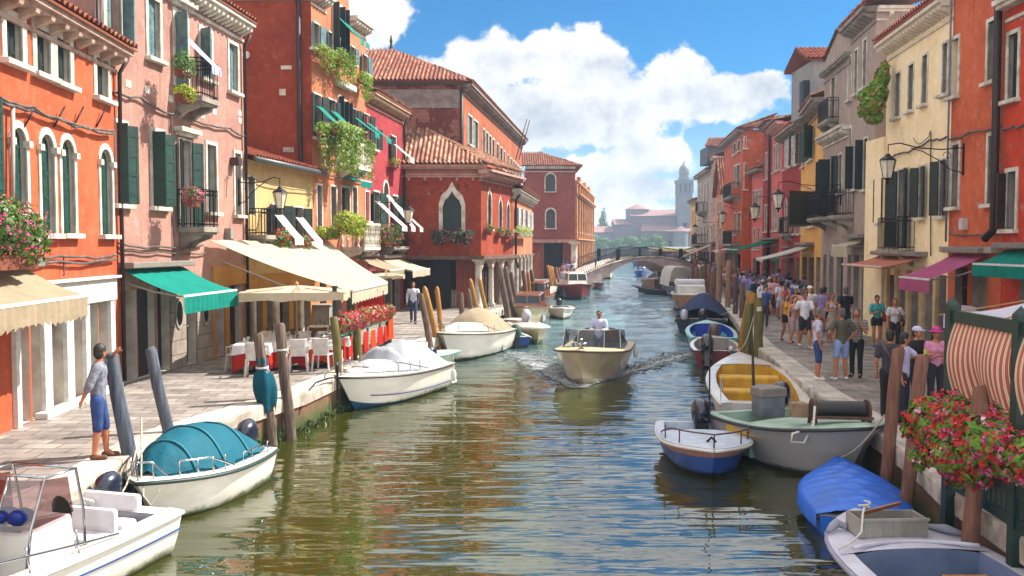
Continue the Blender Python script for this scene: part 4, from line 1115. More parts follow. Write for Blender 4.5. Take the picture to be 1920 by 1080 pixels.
boxon('small flower pot on the upper sill of the crimson house',f,735,744,306,.25,LEAFY,200,.06,[],.18,0)
boxon('long box of pink flowers under the gothic window',f6,810,886,443,.3,LEAFD,1500,.085,[(FPINK,130,.06),(FWHITE,40,.05)],.25,.3,.25)
for i,(x,y) in enumerate(((917,428),(938,435),(952,437))):
    boxon(['small pot of red flowers on the nearest narrow gothic sill','small pot of flowers on the middle narrow gothic sill','small pot of flowers on the farthest narrow gothic sill'][i],g6,x-4,x+4,y,.2,LEAF,160,.07,[(FRED,20,.06)],.2,0)
boxon('row of white flowers on the small salmon house',Fac((C6[0],C6[1]),C7),968,992,437,.35,LEAFY,900,.09,[(FWHITE,120,.07)],.3,.15)
# ---------------------------------------------------------------- RIGHT ROW
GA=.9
PR_RED=plaster('vermilion_render','c33f22','a8341d',None,stain=.55)
PR_OR=plaster('stained_orange_render','c8623c','b2512f','a0583e',.66,.85,brick=1)
PR_CR=plaster('cream_render','f6e0b8','eed3a4',None,stain=.2)
PR_TP=plaster('taupe_render','a8958a','97857a','9a6a54',.69,.75,brick=1)
PR_TD=plaster('shaded_taupe_side','8a776c','78665c',None,stain=.6)  # darker copy of the taupe: the side wall's shade put into its colour
PR_YO=plaster('yellow_orange_render','e2ae62','d69c50','b8a48a',.68,.5)
PR_DR=plaster('dark_red_render','9c2f2c','8a2826',None,stain=.4)
PR_PR=plaster('rose_red_render','cf6a66','c05854',None,stain=.5)
PR_BO=plaster('red_orange_big_render','bf5a34','a84c2c',None,stain=.6)
PR_GY=plaster('pale_grey_render','a9a49e','98928c','b4876c',.62,.6)
PR_PP=plaster('pale_pink_render','cba594','bb9080','a87460',.66,.6)
LW=plaster('lower_whitish_render','c9bcae','b5a596','94806f',.63,.7)
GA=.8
R12=(12.3,22.8); R23=(12.5,26.0); R3e=(13.1,32.0)
# R1
h=House('vermilion house at the right edge with white framed windows',R12,(12.0,12.0),12.6,PR_RED,7,'house','plastered_house'); RR1=h
h.win(1891,1909,64,186,fw=.1,sh=(SH_D,6,6)); h.win(1888,1905,322,430,fw=.1,sh=(WOODF,80,None))
for u in (3.2,5.4,7.6): h.winuz(u,u+.9,9.2,11.3,fw=.1,sh=(SH_D,6,6)); h.winuz(u,u+.9,5.2,7.3,fw=.1,sh=(SH_D,170,170))
h.door(.9,2.6,3.7,None,'shop'); h.door(3.4,5.0,3.7,None,'shop'); h.door(6,8,3.7,None,'shop')
h.finish(); f=h.f
cornice(h.root,f,0,f.W,12.6,.45,.3,STONE,0); cornice(h.root,f,0,f.W,f.hit(1890,30)[1]+.35,.4,.3,STONE,0)
cable(h.root,f,[(1880,243),(1900,236),(1920,234)],.08,.03); tileroof(h.root,[(f.pt(0,12.7,.4),f.pt(f.W,12.7,.4),f.pt(f.W,14,-4),f.pt(0,14,-4))])
# R2
h=House('stained orange house with white framed openings behind the wall lamp',R23,R12,12.9,PR_OR,7,'house','plastered_house'); RR2=h; f=h.f
for q in ((1785,1797,74,180),(1853,1867,40,152)): h.win(*q,fw=.1,dep=.4)
for q in ((1785,1798,272,388),(1853,1868,254,382)): h.win(*q,fw=.1,dep=.4)
h.door(.5,1.3,3.6,None,'shop'); h.door(1.6,2.5,3.5,simple('pale_door','9c8a7c',.6),'door')
h.finish(); cable(h.root,f,[(1778,262),(1820,248),(1876,235)],.08,.03); cable(h.root,f,[(1782,438),(1830,440),(1876,437)],.07,.025)
pipe(h.root,[f.pt(f.W-.12,12.6,.18),f.pt(f.W-.12,6,.16),f.pt(f.W-.12,4.6,.16),f.pt(f.W-.4,4.35,.25)],.1)
pipe(h.root,[f.pt(.06,12,.1),f.pt(.06,4.3,.1)],.03,simple('lilac_pipe','7f7888',.6))
bx=MB(); u,z=f.hit(1812,420); bx.obox(f.pt(u,z,.08),f.u*.12,f.n*.08,V((0,0,.16))); bx.build('meter_box',simple('white_meter_box','c8c0ba',.6),h.root,bevel=.01)
mb=MB(); mb.obox(f.pt(f.W/2,f.hit(1820,468)[1],.12),f.u*f.W/2,f.n*.14,V((0,0,.08))); mb.build('string_course',STONE_D,h.root)
cornice(h.root,f,0,f.W,12.9,.45,.3,STONE,.4); tileroof(h.root,[(f.pt(0,13,.4),f.pt(f.W,13,.4),f.pt(f.W,14.3,-4),f.pt(0,14.3,-4))])
# R3
h=House('pale cream house with an iron balcony and black-green shutters',R3e,R23,11.2,PR_CR,7,'house','plastered_house'); RR3=h; f=h.f
for q in ((1679,1688,138,220),(1704,1713,122,207),(1730,1739,104,195),(1768,1777,82,176)): h.win(*q,fw=.07,dep=.36)
h.win(1650,1657,334,418,fw=.06,sh=(SH_D,150,160)); h.win(1684,1702,318,466,fw=.06,sill=0,sh=(SH_D,150,155)); h.win(1724,1735,312,408,fw=.06,sh=(SH_D,140,155)); h.win(1762,1774,300,405,fw=.06,sh=(SH_D,140,155))
z=f.hit(1720,508)[1]
for xa,xb in ((1651,1663),(1668,1682),(1687,1703),(1709,1728),(1735,1755),(1760,1774)): h.doorpx(xa,xb,516,None,'shop',ymid=570)
h.finish(); cornice(h.root,f,0,f.W,11.2,.45,.4,simple('ivory_cornice','e8dcc4',.8),.3,.14,.2)
tileroof(h.root,[(f.pt(0,11.25,.5),f.pt(f.W,11.25,.5),f.pt(f.W,12.8,-4),f.pt(0,12.8,-4))],MC['red_tiles'])
mb=MB(); mb.obox(f.pt(f.W/2,f.hit(1720,100)[1]+1.0,.03),f.u*f.W/2,f.n*.04,V((0,0,.05))); mb.build('string_course',MC['ivory_cornice'],h.root)
a,b=f.hit(1674,430)[0],f.hit(1716,430)[0]; balcony(h.root,f,a,b,f.hit(1695,468)[1],.55,1.05)
cable(h.root,f,[(1645,303),(1680,290),(1720,276),(1745,262),(1776,256)],.07,.03); cable(h.root,f,[(1713,258),(1722,270),(1740,258),(1745,245)],.05,.012); cable(h.root,f,[(1746,245),(1746,300),(1745,480)],.05,.02)
ob=MB()
for xa,xb in ((1645,1651),(1663,1668),(1682,1687),(1703,1709),(1728,1735),(1755,1760)):
    a=f.hit(xa,570)[0]; b=f.hit(xb,570)[0]; ob.obox(f.pt((a+b)/2,(QZ+z)/2,.05),f.u*(b-a)/2,f.n*.06,V((0,0,(z-QZ)/2)))
ob.build('shop_pier',simple('sandy_pier','d6b98c',.8,0,'b99a6c',2,.3),h.root,bevel=.01)
# R4a taupe tall, R4b lower pediment part
R4n=(13.3,33.5); R4m=(13.8,37.3); R4f=(14.4,42.2)
h=House('tall taupe house with a shaded side wall above the flowering terrace',R4m,R4n,12.9,PR_TP,8,'house','tall_house'); RR4=h; f=h.f
for q in ((1591,1597,108,187),(1603,1608,95,176),(1619,1625,76,164)): h.win(*q,fw=.08)
h.win(1591,1596,240,400,'round',fw=.08,sill=0); h.win(1602,1609,272,354,fw=.08,sh=(SH_D,90,None)); h.win(1620,1627,260,355,fw=.08,sh=(SH_D,90,None))
for xa,xb,k in ((1588,1595,'door'),(1600,1610,'roller'),(1616,1628,'roller')): h.doorpx(xa,xb,478,None,k,ymid=530)
h.finish(); cornice(h.root,f,0,f.W,12.95,.5,.4,STONE_D,.45)
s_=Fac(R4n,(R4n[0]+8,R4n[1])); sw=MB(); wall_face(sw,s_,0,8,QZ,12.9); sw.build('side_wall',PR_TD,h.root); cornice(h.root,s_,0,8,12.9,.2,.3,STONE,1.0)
pipe(h.root,[s_.pt(.9,12.6,.1),s_.pt(.9,8,.1)],.07,MC['pale_pipe'])
mb=MB(); mb.obox(s_.pt(.5,10.0,.0),s_.u*.2,s_.n*.3,V((0,0,.1))); 
tileroof(h.root,[(f.pt(0,13,.5),f.pt(f.W+.3,13,.5),f.pt(f.W+.3,14.5,-4),f.pt(0,14.5,-4))])
h=House('narrower taupe house with a small pediment and a curly iron balcony',R4f,R4m,10.6,PR_TP,8,'house','tall_house'); RR4b=h; f=h.f
h.win(1559,1566,146,222,fw=.08,sill=0); h.win(1558,1568,296,405,fw=.05,sill=0,sh=(SH_D,90,150)); h.win(1573,1579,290,362,fw=.08,sh=(SH_D,120,None)); h.win(1545,1551,302,398,fw=.08,sh=(SH_D,90,90))
for xa,xb,k in ((1543,1549,'shop'),(1554,1562,'door'),(1568,1580,'shop')): h.doorpx(xa,xb,478,None,k,ymid=530)
h.finish(facs=[(f,0,f.W,QZ-.05,12.0)]); mb=MB(); mb.prism([f.pt(0,12,0),f.pt(f.W,12,0),f.pt(f.W,12.6,0),f.pt(f.W/2,13.4,0),f.pt(0,12.6,0)],f.n*-3); mb.build('pediment',PR_TP,h.root)
s2=Fac(R4m,(R4m[0]+4,R4m[1])); 
cornice(h.root,f,0,f.W,f.hit(1560,250)[1],.4,.3,STONE,.3); cornice(h.root,f,0,f.W,12.1,.3,.25,STONE_D,0)
balcony(h.root,f,f.hit(1552,260)[0],f.hit(1572,260)[0],f.hit(1562,228)[1],.5,.9)
balcony(h.root,f,f.hit(1546,400)[0],f.hit(1570,400)[0],f.hit(1558,408)[1],.8,1.0); balcony(h.root,RR4.f,RR4.f.hit(1588,400)[0]-.1,RR4.f.hit(1601,400)[0],RR4.f.hit(1594,404)[1],.8,1.0)
tileroof(h.root,[(f.pt(0,12.7,.1),f.pt(0,12.7,-3),f.pt(f.W/2,13.5,-3),f.pt(f.W/2,13.5,.1)),(f.pt(f.W,12.7,.1),f.pt(f.W,12.7,-3),f.pt(f.W/2,13.5,-3),f.pt(f.W/2,13.5,.1))])
mb=MB(); p=f.pt(.8,12.9,-1); mb.tube([p,p+V((0,0,1.9))],.02,5)
for k in range(5): mb.tube([p+V((-.35+.04*k,0,1.0+.2*k)),p+V((.35-.04*k,0,1.0+.2*k))],.01,4)
mb.build('antenna',IRON,h.root)
# R5 yellow-orange
R5f=(16.5,52.)
h=House('yellow-orange house with a big dark green shutter and a grey roof tower',R5f,R4f,11.0,PR_YO,8,'house','plastered_house'); f=h.f; RR5=h
h.win(1517,1525,240,300,fw=.06,sh=(SH_G,160,150)); h.win(1505,1509,262,312,fw=.08); h.win(1516,1530,362,424,fw=.05,sh=(SH_D,150,130))
for xa,xb,k in ((1504,1512,'shop'),(1516,1526,'open'),(1530,1538,'shop')): h.doorpx(xa,xb,482,None,k,ymid=520)
h.finish(); cornice(h.root,f,0,f.W,11.05,.6,.4,STONE_D,.4)
tileroof(h.root,[(f.pt(0,11.1,.6),f.pt(f.W,11.1,.6),f.pt(f.W,12.2,-3),f.pt(0,12.2,-3))])
dx=atY(1506,150,45.5).x; mb=MB(); zt=atY(1520,112,45.5).z; mb.box(dx+.5,dx+2.3,45.5,49,10.8,zt); mb.build('roof_tower',plaster('grey_tower_render','8e9094','a09c94',None,stain=.6),h.root)
tileroof(h.root,[(V((dx+.1,45.3,zt)),V((dx+2.6,45.3,zt)),V((dx+2.6,47.2,zt+.9)),V((dx+.1,47.2,zt+.9))),(V((dx+.1,49.2,zt)),V((dx+2.6,49.2,zt)),V((dx+2.6,47.2,zt+.9)),V((dx+.1,47.2,zt+.9)))],MC['red_tiles'])
MB().box(dx+.15,dx+.5,46,46.6,zt-2.2,zt-.9).build('tank',simple('dark_tank','1d2a30',.5),h.root,bevel=.05)
# R6 dark red
R6f=(17.5,59.)
h=House('dark red house with pale shutters past the yellow-orange house',R6f,R5f,11.1,PR_DR,8,'house','plastered_house'); f=h.f
h.win(1481,1486,258,312,fw=.08,sh=(SH_W,160,150)); h.win(1493,1498,252,308,fw=.08,sh=(SH_W,160,150)); h.win(1471,1473,270,318,fw=.08)
for x in (1472,1481,1490,1499): h.win(x,x+3.4,376,438,fw=.09,arch='round')
for xa,xb,k in ((1468,1474,'shop'),(1480,1488,'open'),(1492,1500,'shop')): h.doorpx(xa,xb,486,None,k,ymid=520)
h.finish(); cornice(h.root,f,0,f.W,11.15,.6,.4,STONE_D,.5); balcony(h.root,f,2.8,4.6,4.9,.6,1)
tileroof(h.root,[(f.pt(0,11.2,.6),f.pt(f.W,11.2,.6),f.pt(f.W,12.4,-3),f.pt(0,12.4,-3))])
# R7 rose, R8 dark strip with long roof behind
def rows(h,n,zs,hh,w,fw=.1,m=.8,sh=None,arch=None):
    L=h.f.W
    for z in zs:
        for i in range(n):
            u=m+(L-2*m)*(i+.5)/n-w/2; h.winuz(u,u+w,z,z+hh,arch,fw=fw,sh=sh)
def shops(h,n,zt=3.5):
    L=h.f.W; ks=['shop','open','roller','door']
    for i in range(n):
        u=.5+(L-1)*i/n; h.door(u+.2,u+(L-1)/n-.2,zt,None,ks[(i*3+n)%4])
R7f=(18.25,64.)
h=House('narrow rose-red house with white window frames',R7f,R6f,12.2,PR_PR,8,'house','plastered_house'); rows(h,3,[9.2],1.8,.6); rows(h,3,[5.2],2.6,.6); shops(h,2); h.finish(); f=h.f
cornice(h.root,f,0,f.W,12.25,.5,.4,simple('rose_stone','c99a94',.8),.5); tileroof(h.root,[(f.pt(0,12.3,.6),f.pt(f.W,12.3,.6),f.pt(f.W,13,-3),f.pt(0,13,-3))])
R8f=(18.75,68.)
h=House('slim dark red house with a drainpipe, next to the rose-red one',R8f,R7f,12.8,PR_DR,10,'house','plastered_house'); rows(h,2,[5.2,9],1.9,.6); shops(h,1); h.finish(); f=h.f
pipe(h.root,[f.pt(f.W-.3,12.5,.15),f.pt(f.W-.3,QZ+.2,.15)],.09); cornice(h.root,f,0,f.W,12.85,.4,.3,STONE_D,0); tileroof(h.root,[(f.pt(0,12.9,.6),f.pt(f.W,12.9,.6),f.pt(f.W,13.6,-3),f.pt(0,13.6,-3))])
# long roof building behind
a=V((19.5,84,0)); zt=13.6
h=House('dark red building with a long sloping tiled roof rising behind the row',(21.6,70),(20.4,54),13.4,PR_DR,8,'building','tall_building'); h.winuz(3,4,10,12,fw=.1); h.finish(); f=h.f
tileroof(h.root,[(f.pt(-.4,13.5,.5),f.pt(f.W+.4,13.5,.5),f.pt(f.W+.4,15.8,-4.5),f.pt(-.4,15.8,-4.5))])
# R9 big orange-red with visible end wall
R9n=(19.9,72.); a=atY(1393,300,72.); b=atY(1437,300,72.)
R9c=(a.x,72.); R9f=(19.55,84.)
h=House('big orange-red house with its corner to the canal and a small iron balcony',R9f,R9c,13.3,PR_BO,9,'house','corner_house'); f=h.f; f9=f
for q in ((1375,1380,270,290),(1383,1388,264,284)): h.win(*q,fw=.1)
h.win(1377,1380,312,352,fw=.12,sill=0); h.win(1381,1387,310,350,fw=.12,sill=0); h.win(1377,1380,400,440,fw=.1); h.win(1383,1388,400,440,fw=.1,sill=0)
shops(h,3); h.finish(); cornice(h.root,f,0,f.W,13.35,.5,.3,STONE_D,0)
s9=Fac(R9c,(R9c[0]+6,72)); sw=MB(); hh=[]
for q in ((1396,1399,258,278),(1396,1400,306,355)): hh.append(mkhole(s9,*q)); hh[-1]['fac']=s9
wall_face(sw,s9,0,6,QZ,13.3,hh); sw.build('side_wall',[PR_BO,REV],h.root)
for q in hh: window(h.root,s9,q,dict(fw=.1))
hp=V((R9c[0]+4.5,78,15.2))
tileroof(h.root,[(s9.pt(-.3,13.4,.5),s9.pt(6.5,13.4,.5),hp+V((1.5,0,0)),hp),(f.pt(-.3,13.4,.5),f.pt(f.W+.4,13.4,.5),hp,hp+V((0,5,0)))])
balcony(h.root,f,f.hit(1372,365)[0],f.hit(1388,365)[0],f.hit(1380,370)[1],.8,1.1); balcony(h.root,f,f.hit(1372,435)[0],f.hit(1390,435)[0],f.hit(1380,462)[1]+.2,.8,1.1)
# R9b low rose front
a=atY(1437,330,69.); b=atY(1410,330,71.8)
h=House('lower rose house with a skylight, in front of the orange-red corner house',(b.x,71.8),(18.75,68.),9.9,PR_PR,3,'house','plastered_house'); rows(h,3,[6.4],2.0,.55,m=.3); rows(h,2,[3.9],1.6,.5,m=.3); shops(h,1,3.2); h.finish(); f=h.f
cornice(h.root,f,0,f.W,9.95,.5,.3,STONE_D,0); tileroof(h.root,[(f.pt(0,10,.5),f.pt(f.W,10,.5),f.pt(f.W,11.3,-3),f.pt(0,11.3,-3))],tiles('weathered_tiles',['6f5548','8d6c5a','a0806a','5e4a40']))
# R10 gable
R10f=(20.0,89.)
h=House('gabled house with a flaking whitewashed front',R10f,R9f,9.0,plaster('flaking_orange_render','b56a48','c4805c','cfc2b4',.52,.6),8,'house','gabled_house'); rows(h,2,[4.4,6.9],1.4,.6); shops(h,2); h.finish(); f=h.f
mb=MB(); mb.poly([f.pt(0,9,0),f.pt(f.W,9,0),f.pt(f.W/2,12.4,0)]); mb.build('gable',PR_BO,h.root); tileroof(h.root,[(f.pt(f.W+.3,8.9,.4),f.pt(f.W+.3,8.9,-7),f.pt(f.W/2,12.5,-7),f.pt(f.W/2,12.5,.4)),(f.pt(-.3,8.9,.4),f.pt(-.3,8.9,-7),f.pt(f.W/2,12.5,-7),f.pt(f.W/2,12.5,.4))])
R11f=(20.75,95.)
h=House('pale pink house under a dark roof turret',R11f,R10f,12.9,PR_PP,8,'house','plastered_house'); rows(h,3,[4.6,7.4,10.2],1.7,.7); shops(h,2); h.finish(); f=h.f
cornice(h.root,f,0,f.W,12.95,.4,.3,STONE,0); tileroof(h.root,[(f.pt(0,13,.5),f.pt(f.W,13,.5),f.pt(f.W,14.2,-4),f.pt(0,14.2,-4))])
p=atY(1324,285,93.); q=atY(1352,285,93.); mb=MB(); mb.box(p.x,q.x+1,92.5,96,12.5,14.2); mb.build('roof_turret',simple('slate_blue_render','56606a',.85,0,'465058',2,.3),h.root); tileroof(h.root,[(V((p.x-.3,92.3,14.2)),V((q.x+1.5,92.3,14.2)),V((q.x+1.5,94.5,15.3)),V((p.x+.6,94.5,15.3)))])
R12f=(22.0,108.)
h=House('pale grey house with an iron balcony near the far end of the row',R12f,R11f,12.1,PR_GY,8,'house','plastered_house'); rows(h,4,[4.6,9.2],1.7,.8); rows(h,3,[6.9],1.9,.8); shops(h,4); h.finish(); f=h.f
cornice(h.root,f,0,f.W,12.15,.5,.3,STONE_D,0); tileroof(h.root,[(f.pt(0,12.2,.5),f.pt(f.W,12.2,.5),f.pt(f.W,13.4,-4),f.pt(0,13.4,-4))])
balcony(h.root,f,7,10,7.8,1,1.1); balcony(h.root,f,5,11,4.3,1.2,1.1)
h=House('small ochre house, last of the right row',(23.0,117.),R12f,9.6,PR_YO,8,'house','plastered_house'); rows(h,3,[4.4,7],1.5,.8); shops(h,2); h.finish(); f=h.f
cornice(h.root,f,0,f.W,9.65,.4,.3,STONE_D,0); tileroof(h.root,[(f.pt(0,9.7,.5),f.pt(f.W,9.7,.5),f.pt(f.W,10.8,-4),f.pt(0,10.8,-4))])
# ---- right lamps, awnings
f=RR2.f
u,z=f.hit(1808,300)[0],f.hit(1808,295)[1]
wall_lamp('large wall lamp on a long scrolled bracket in front of the cream house',f,u,z+.15,2.05,s=1.15)
f=RR4b.f; wall_lamp('wall lamp in front of the big dark green shutter',f,f.hit(1578,360)[0],f.hit(1578,352)[1],2.6,s=1.35)
f=RR5.f
for i,(Fc,x,y,rc,lb) in enumerate(((RR5.f,1506,378,2.6,'wall lamp in front of the rose-red house'),(h.f,1400,400,2.2,''))):
    if lb: wall_lamp(lb,Fc,Fc.hit(x,y)[0],Fc.hit(x,y)[1],rc,s=1.5)
g=Fac(R9c,(18.75,68.)); wall_lamp('wall lamp in front of the orange-red corner house',g,g.W*.4,6.9,2.2,s=1.5)
wall_lamp('small wall lamp by the gabled house',Fac(R10f,R9f),1.5,6.3,2.2,s=1.5)
PURP=cloth('mauve_canvas','c0608c'); SALM=stripes('salmon_striped_canvas','d8856a','ecc0a0',.5,0,duty=.7); PGRN=cloth('green_canvas','0a7a5c')
f=RR2.f
a=awning('mauve awning sloping out from the orange house',f,.6,f.W-.5,f.hit(1830,480)[1]+.05,1.5,f.hit(1830,480)[1]-.6,PURP,.35,scal=0)
f=RR1.f; awning('teal awning with a white edge at the right edge of the picture',f,.35,5.0,f.hit(1890,468)[1],.8,f.hit(1890,468)[1]-.35,TEAL,.3,scal=0)
f=RR3.f; awning('faded salmon awning over the cream house shop',f,f.hit(1660,490)[0]-.4,f.hit(1738,490)[0],f.hit(1700,484)[1]+.05,1.3,f.hit(1700,484)[1]-.25,cloth('salmon_canvas','d48468'),.05,scal=0)
f=RR4.f; awning('short cream awning on the taupe house',f,f.hit(1597,455)[0],f.hit(1628,455)[0],f.hit(1612,448)[1],.7,f.hit(1612,448)[1]-.25,CREAM,.45,scal=0)
f=RR5.f; awning('white awning with thin arms by the yellow-orange house',f,1,7,f.hit(1520,468)[1]+.2,2.4,f.hit(1520,468)[1]-.5,WCAN,.12,scal=0)
f6r=Fac(R6f,R5f); awning('small teal awning hanging steeply on the dark red house',f6r,2.6,4.8,4.0,.8,3.5,PGRN,.35,scal=0)
f7r=Fac(R8f,R6f); awning('long green awning along the rose-red and dark red houses',f7r,.5,8.2,4.55,2.6,3.9,PGRN,.25,scal=0)
f10=Fac(R11f,R10f); awning('pale pink folded awning near the gabled house',f10,.5,5.5,4.4,3.2,3.0,cloth('pale_pink_canvas','d8b0a4'),.1,scal=0)
f12=Fac(R12f,R11f); awning('white far awning on the pale grey house',f12,7,11,4.2,1.8,3.6,WCAN,.2,scal=0); awning('teal far awning on the pale grey house',f12,3,6,4.3,1.8,3.7,TEAL,.3,scal=0)
f=Fac(R9f,R9c); awning('small white box awning of the orange-red corner house',f,6,9.5,4.1,1.4,3.8,WCAN,.2,scal=0); awning('red-edged small awning of the orange-red corner house',f,2,5,4.2,1.2,3.7,cloth('dull_red_canvas','8c3038'),.2,scal=0)
# bush on the terrace between cream and taupe houses
c=atY(1637,182,31.2)
mb=MB(); mb.box(c.x-.5,c.x+1.2,31.6,32.2,c.z-1.0,c.z-.75)
flowerbox('large green bush with pinkish red flowers beside the top of the cream house',[(c+V((.12,0,.1)),(.34,.4,.5)),(c+V((.3,0,.65)),(.22,.3,.4)),(c+V((-.12,-.2,-.3)),(.36,.4,.36)),(c+V((.42,.1,1.0)),(.12,.2,.25)),(c+V((-.3,0,.05)),(.18,.3,.2)),(c+V((0,-.1,-.7)),(.3,.3,.25)),(c+V((-.4,-.1,-.5)),(.16,.2,.2))],c,leafmat('lime_leaves',['4a7a1c','7fa82c','b0c840']),3000,.11,[(FRED,60,.09),(FPINK,80,.09)],None,cat='flowering bush',name='balcony_bush')
mb=MB(); mb.box(13.0,14.2,31.9,33.5,QZ,f.hit(1640,300)[1] if 0 else 8.0); tag(mb.build('terrace_wall',PR_CR,None),'cream terrace block between the cream and taupe houses under the flowering bush','terrace')
# ---------------------------------------------------------------- QUAYS, WATER, BRIDGE, BACKGROUND
PAVE=brickmat('worn_paving_stone','aca198','827870','544c46',.62,.34,.014,'floor',None,.5,.8)
KERB=brickmat('pale_kerb_stone','e0d6ca','ccc0b2','8a8074',1.3,1.3,.012,'floor',None,.5,.75)
QBR=brickmat('wet_quay_brick','a4583a','84452f','7a6c5c',.26,.075,.01,'wall','8a7c6a',.7,.7,grime='3c4a12')
QST=simple('quay_edge_stone','cfc5b6',.8,0,'94897b',2.2,.5,12)
LQ=[(-6.9,4),(-6.45,10),(-5.97,12.5),(-6.05,14.2),(-6.0,15.9),(-5.7,17),(-5.28,18.4),(-4.7,20.4),(-4.4,22.6),(-3.25,28.9),(-2.0,36.5),(-.72,45.6),(.9,52.4),(2.2,63),(4.2,76),(6.2,88),(9,104),(11,119)]
RQ=[(5.2,4),(5.75,9.5),(5.99,12.5),(6.25,13.85),(6.58,16.9),(6.95,21.25),(7.6,26),(8.04,29.5),(9.0,35),(10.3,42),(12.6,56),(15.2,75),(17.0,90),(20.2,108),(22.5,118)]
def polyat(P,y):
    for i in range(len(P)-1):
        if P[i][1]<=y<=P[i+1][1]:
            t=(y-P[i][1])/(P[i+1][1]-P[i][1]); return P[i][0]+(P[i+1][0]-P[i][0])*t
    return P[-1][0] if y>P[-1][1] else P[0][0]
def quay(P,side,backx,names):
    KW=.55; n=len(P)
    # paving sheet
    mb=MB(); rows=[]
    for x,y in P: rows.append([V((x+side*KW,y,QZ)),V((backx,y,QZ))])
    mb.grid(rows); tag(mb.build(names[0],PAVE),None,None,None,'structure')
    mb=MB()   # kerb stones with slightly irregular joints
    mb.grid([[V((x-side*.03,y,QZ+.004)),V((x+side*KW,y,QZ+.004))] for x,y in P])
    tag(mb.build(names[1],KERB),None,None,None,'structure')
    mb=MB(); mb.grid([[V((x-side*.03,y,QZ+.004)),V((x-side*.05,y,QZ-.05)),V((x-side*.04,y,QZ-.3)),V((x+side*.03,y,QZ-.31))] for x,y in P])
    tag(mb.build(names[2],QST),None,None,None,'structure')
    mb=MB(); mb.grid([[V((x+side*.03,y,QZ-.3)),V((x+side*.0,y,-1.5))] for x,y in P])
    tag(mb.build(names[3],QBR),None,None,None,'structure')
quay(LQ,-1,-16,('left_quay','left_quay_kerb','left_quay_edge','left_quay_wall'))
quay(RQ,1,34,('right_quay','right_quay_kerb','right_quay_edge','right_quay_wall'))
# end faces of the quays
mb=MB(); mb.quad((11,119,QZ),(-16,119,QZ),(-16,119,-1.5),(11,119,-1.5)); mb.quad((22.5,118,QZ),(34,118,QZ),(34,118,-1.5),(22.5,118,-1.5)); tag(mb.build('quay_end_wall',QBR),None,None,None,'structure')
# algae fringe on the left quay
mb=MB()
for i in range(2600):
    y=U(12.5,27); x=polyat(LQ,y)+.02; z=U(-.02,.22)*(.6+.6*math.sin(y*3)**2); p=V((x+U(0,.07),y,z)); 
    s_=.05; mb.add([p,p+V((s_*U(.3,1),U(-s_,s_),-s_*.3)),p+V((s_*U(-.2,.4),U(-s_,s_),-s_*1.6))],[(0,1,2)])
tag(mb.build('waterline_weed',leafmat('weed',['1f2b0c','3c4d14','5d6a1c'],.4,.1)),'dark green weed growing along the waterline of the left quay','weed',None,'stuff')
# quay steps recess with rail under the white boat
mb=MB(); mb.tube([(-4.8,20.2,QZ-.5),(-4.7,20.4,QZ-.1),(-4.55,20.9,QZ+.12),(-4.4,21.6,QZ+.12),(-4.3,22.2,QZ+.05)],.022,6); mb.tube([(-4.3,22.2,QZ+.35),(-4.3,22.2,QZ-.5)],.03,6)
tag(mb.build('mooring_rail',IRON),'bent dark iron rail at the quay edge near the white cabin boat','rail')
# ---- water
def wat(x,y):
    a=min(1,max(0,(y-18)/30)); h=0
    h+=(.008+.014*a)*math.sin(1.3*y-.35*x+1.7*math.sin(.19*x+.11*y))*.8+(.006+.012*a)*math.sin(1.9*y+.5*x+1.2*math.sin(.31*x+.2*y))+(.004+.01*a)*math.sin(3.7*y-.9*x+2*math.sin(.23*x))+(.003+.008*a)*math.sin(5.9*y+1.6*x+1.4*math.sin(.7*x))
    # wake of the moving boat: two diverging crests and a churned centre
    bx,by=1.85,26.6; dy=y-by; 
    if dy>-.6:
        for s_ in (-1,1):
            ln=bx+.21*dy*.9+s_*(.35+.38*(dy+.6)); d=(x-ln)*.93
            if abs(d)<2.2: h+=.075*math.exp(-dy/20)*math.exp(-(d/.4)**2)-.03*math.exp(-dy/16)*math.exp(-((d+s_*.55)/.4)**2)+.02*math.exp(-dy/22)*math.sin(d*5)*math.exp(-(d/1.5)**2)
    return h
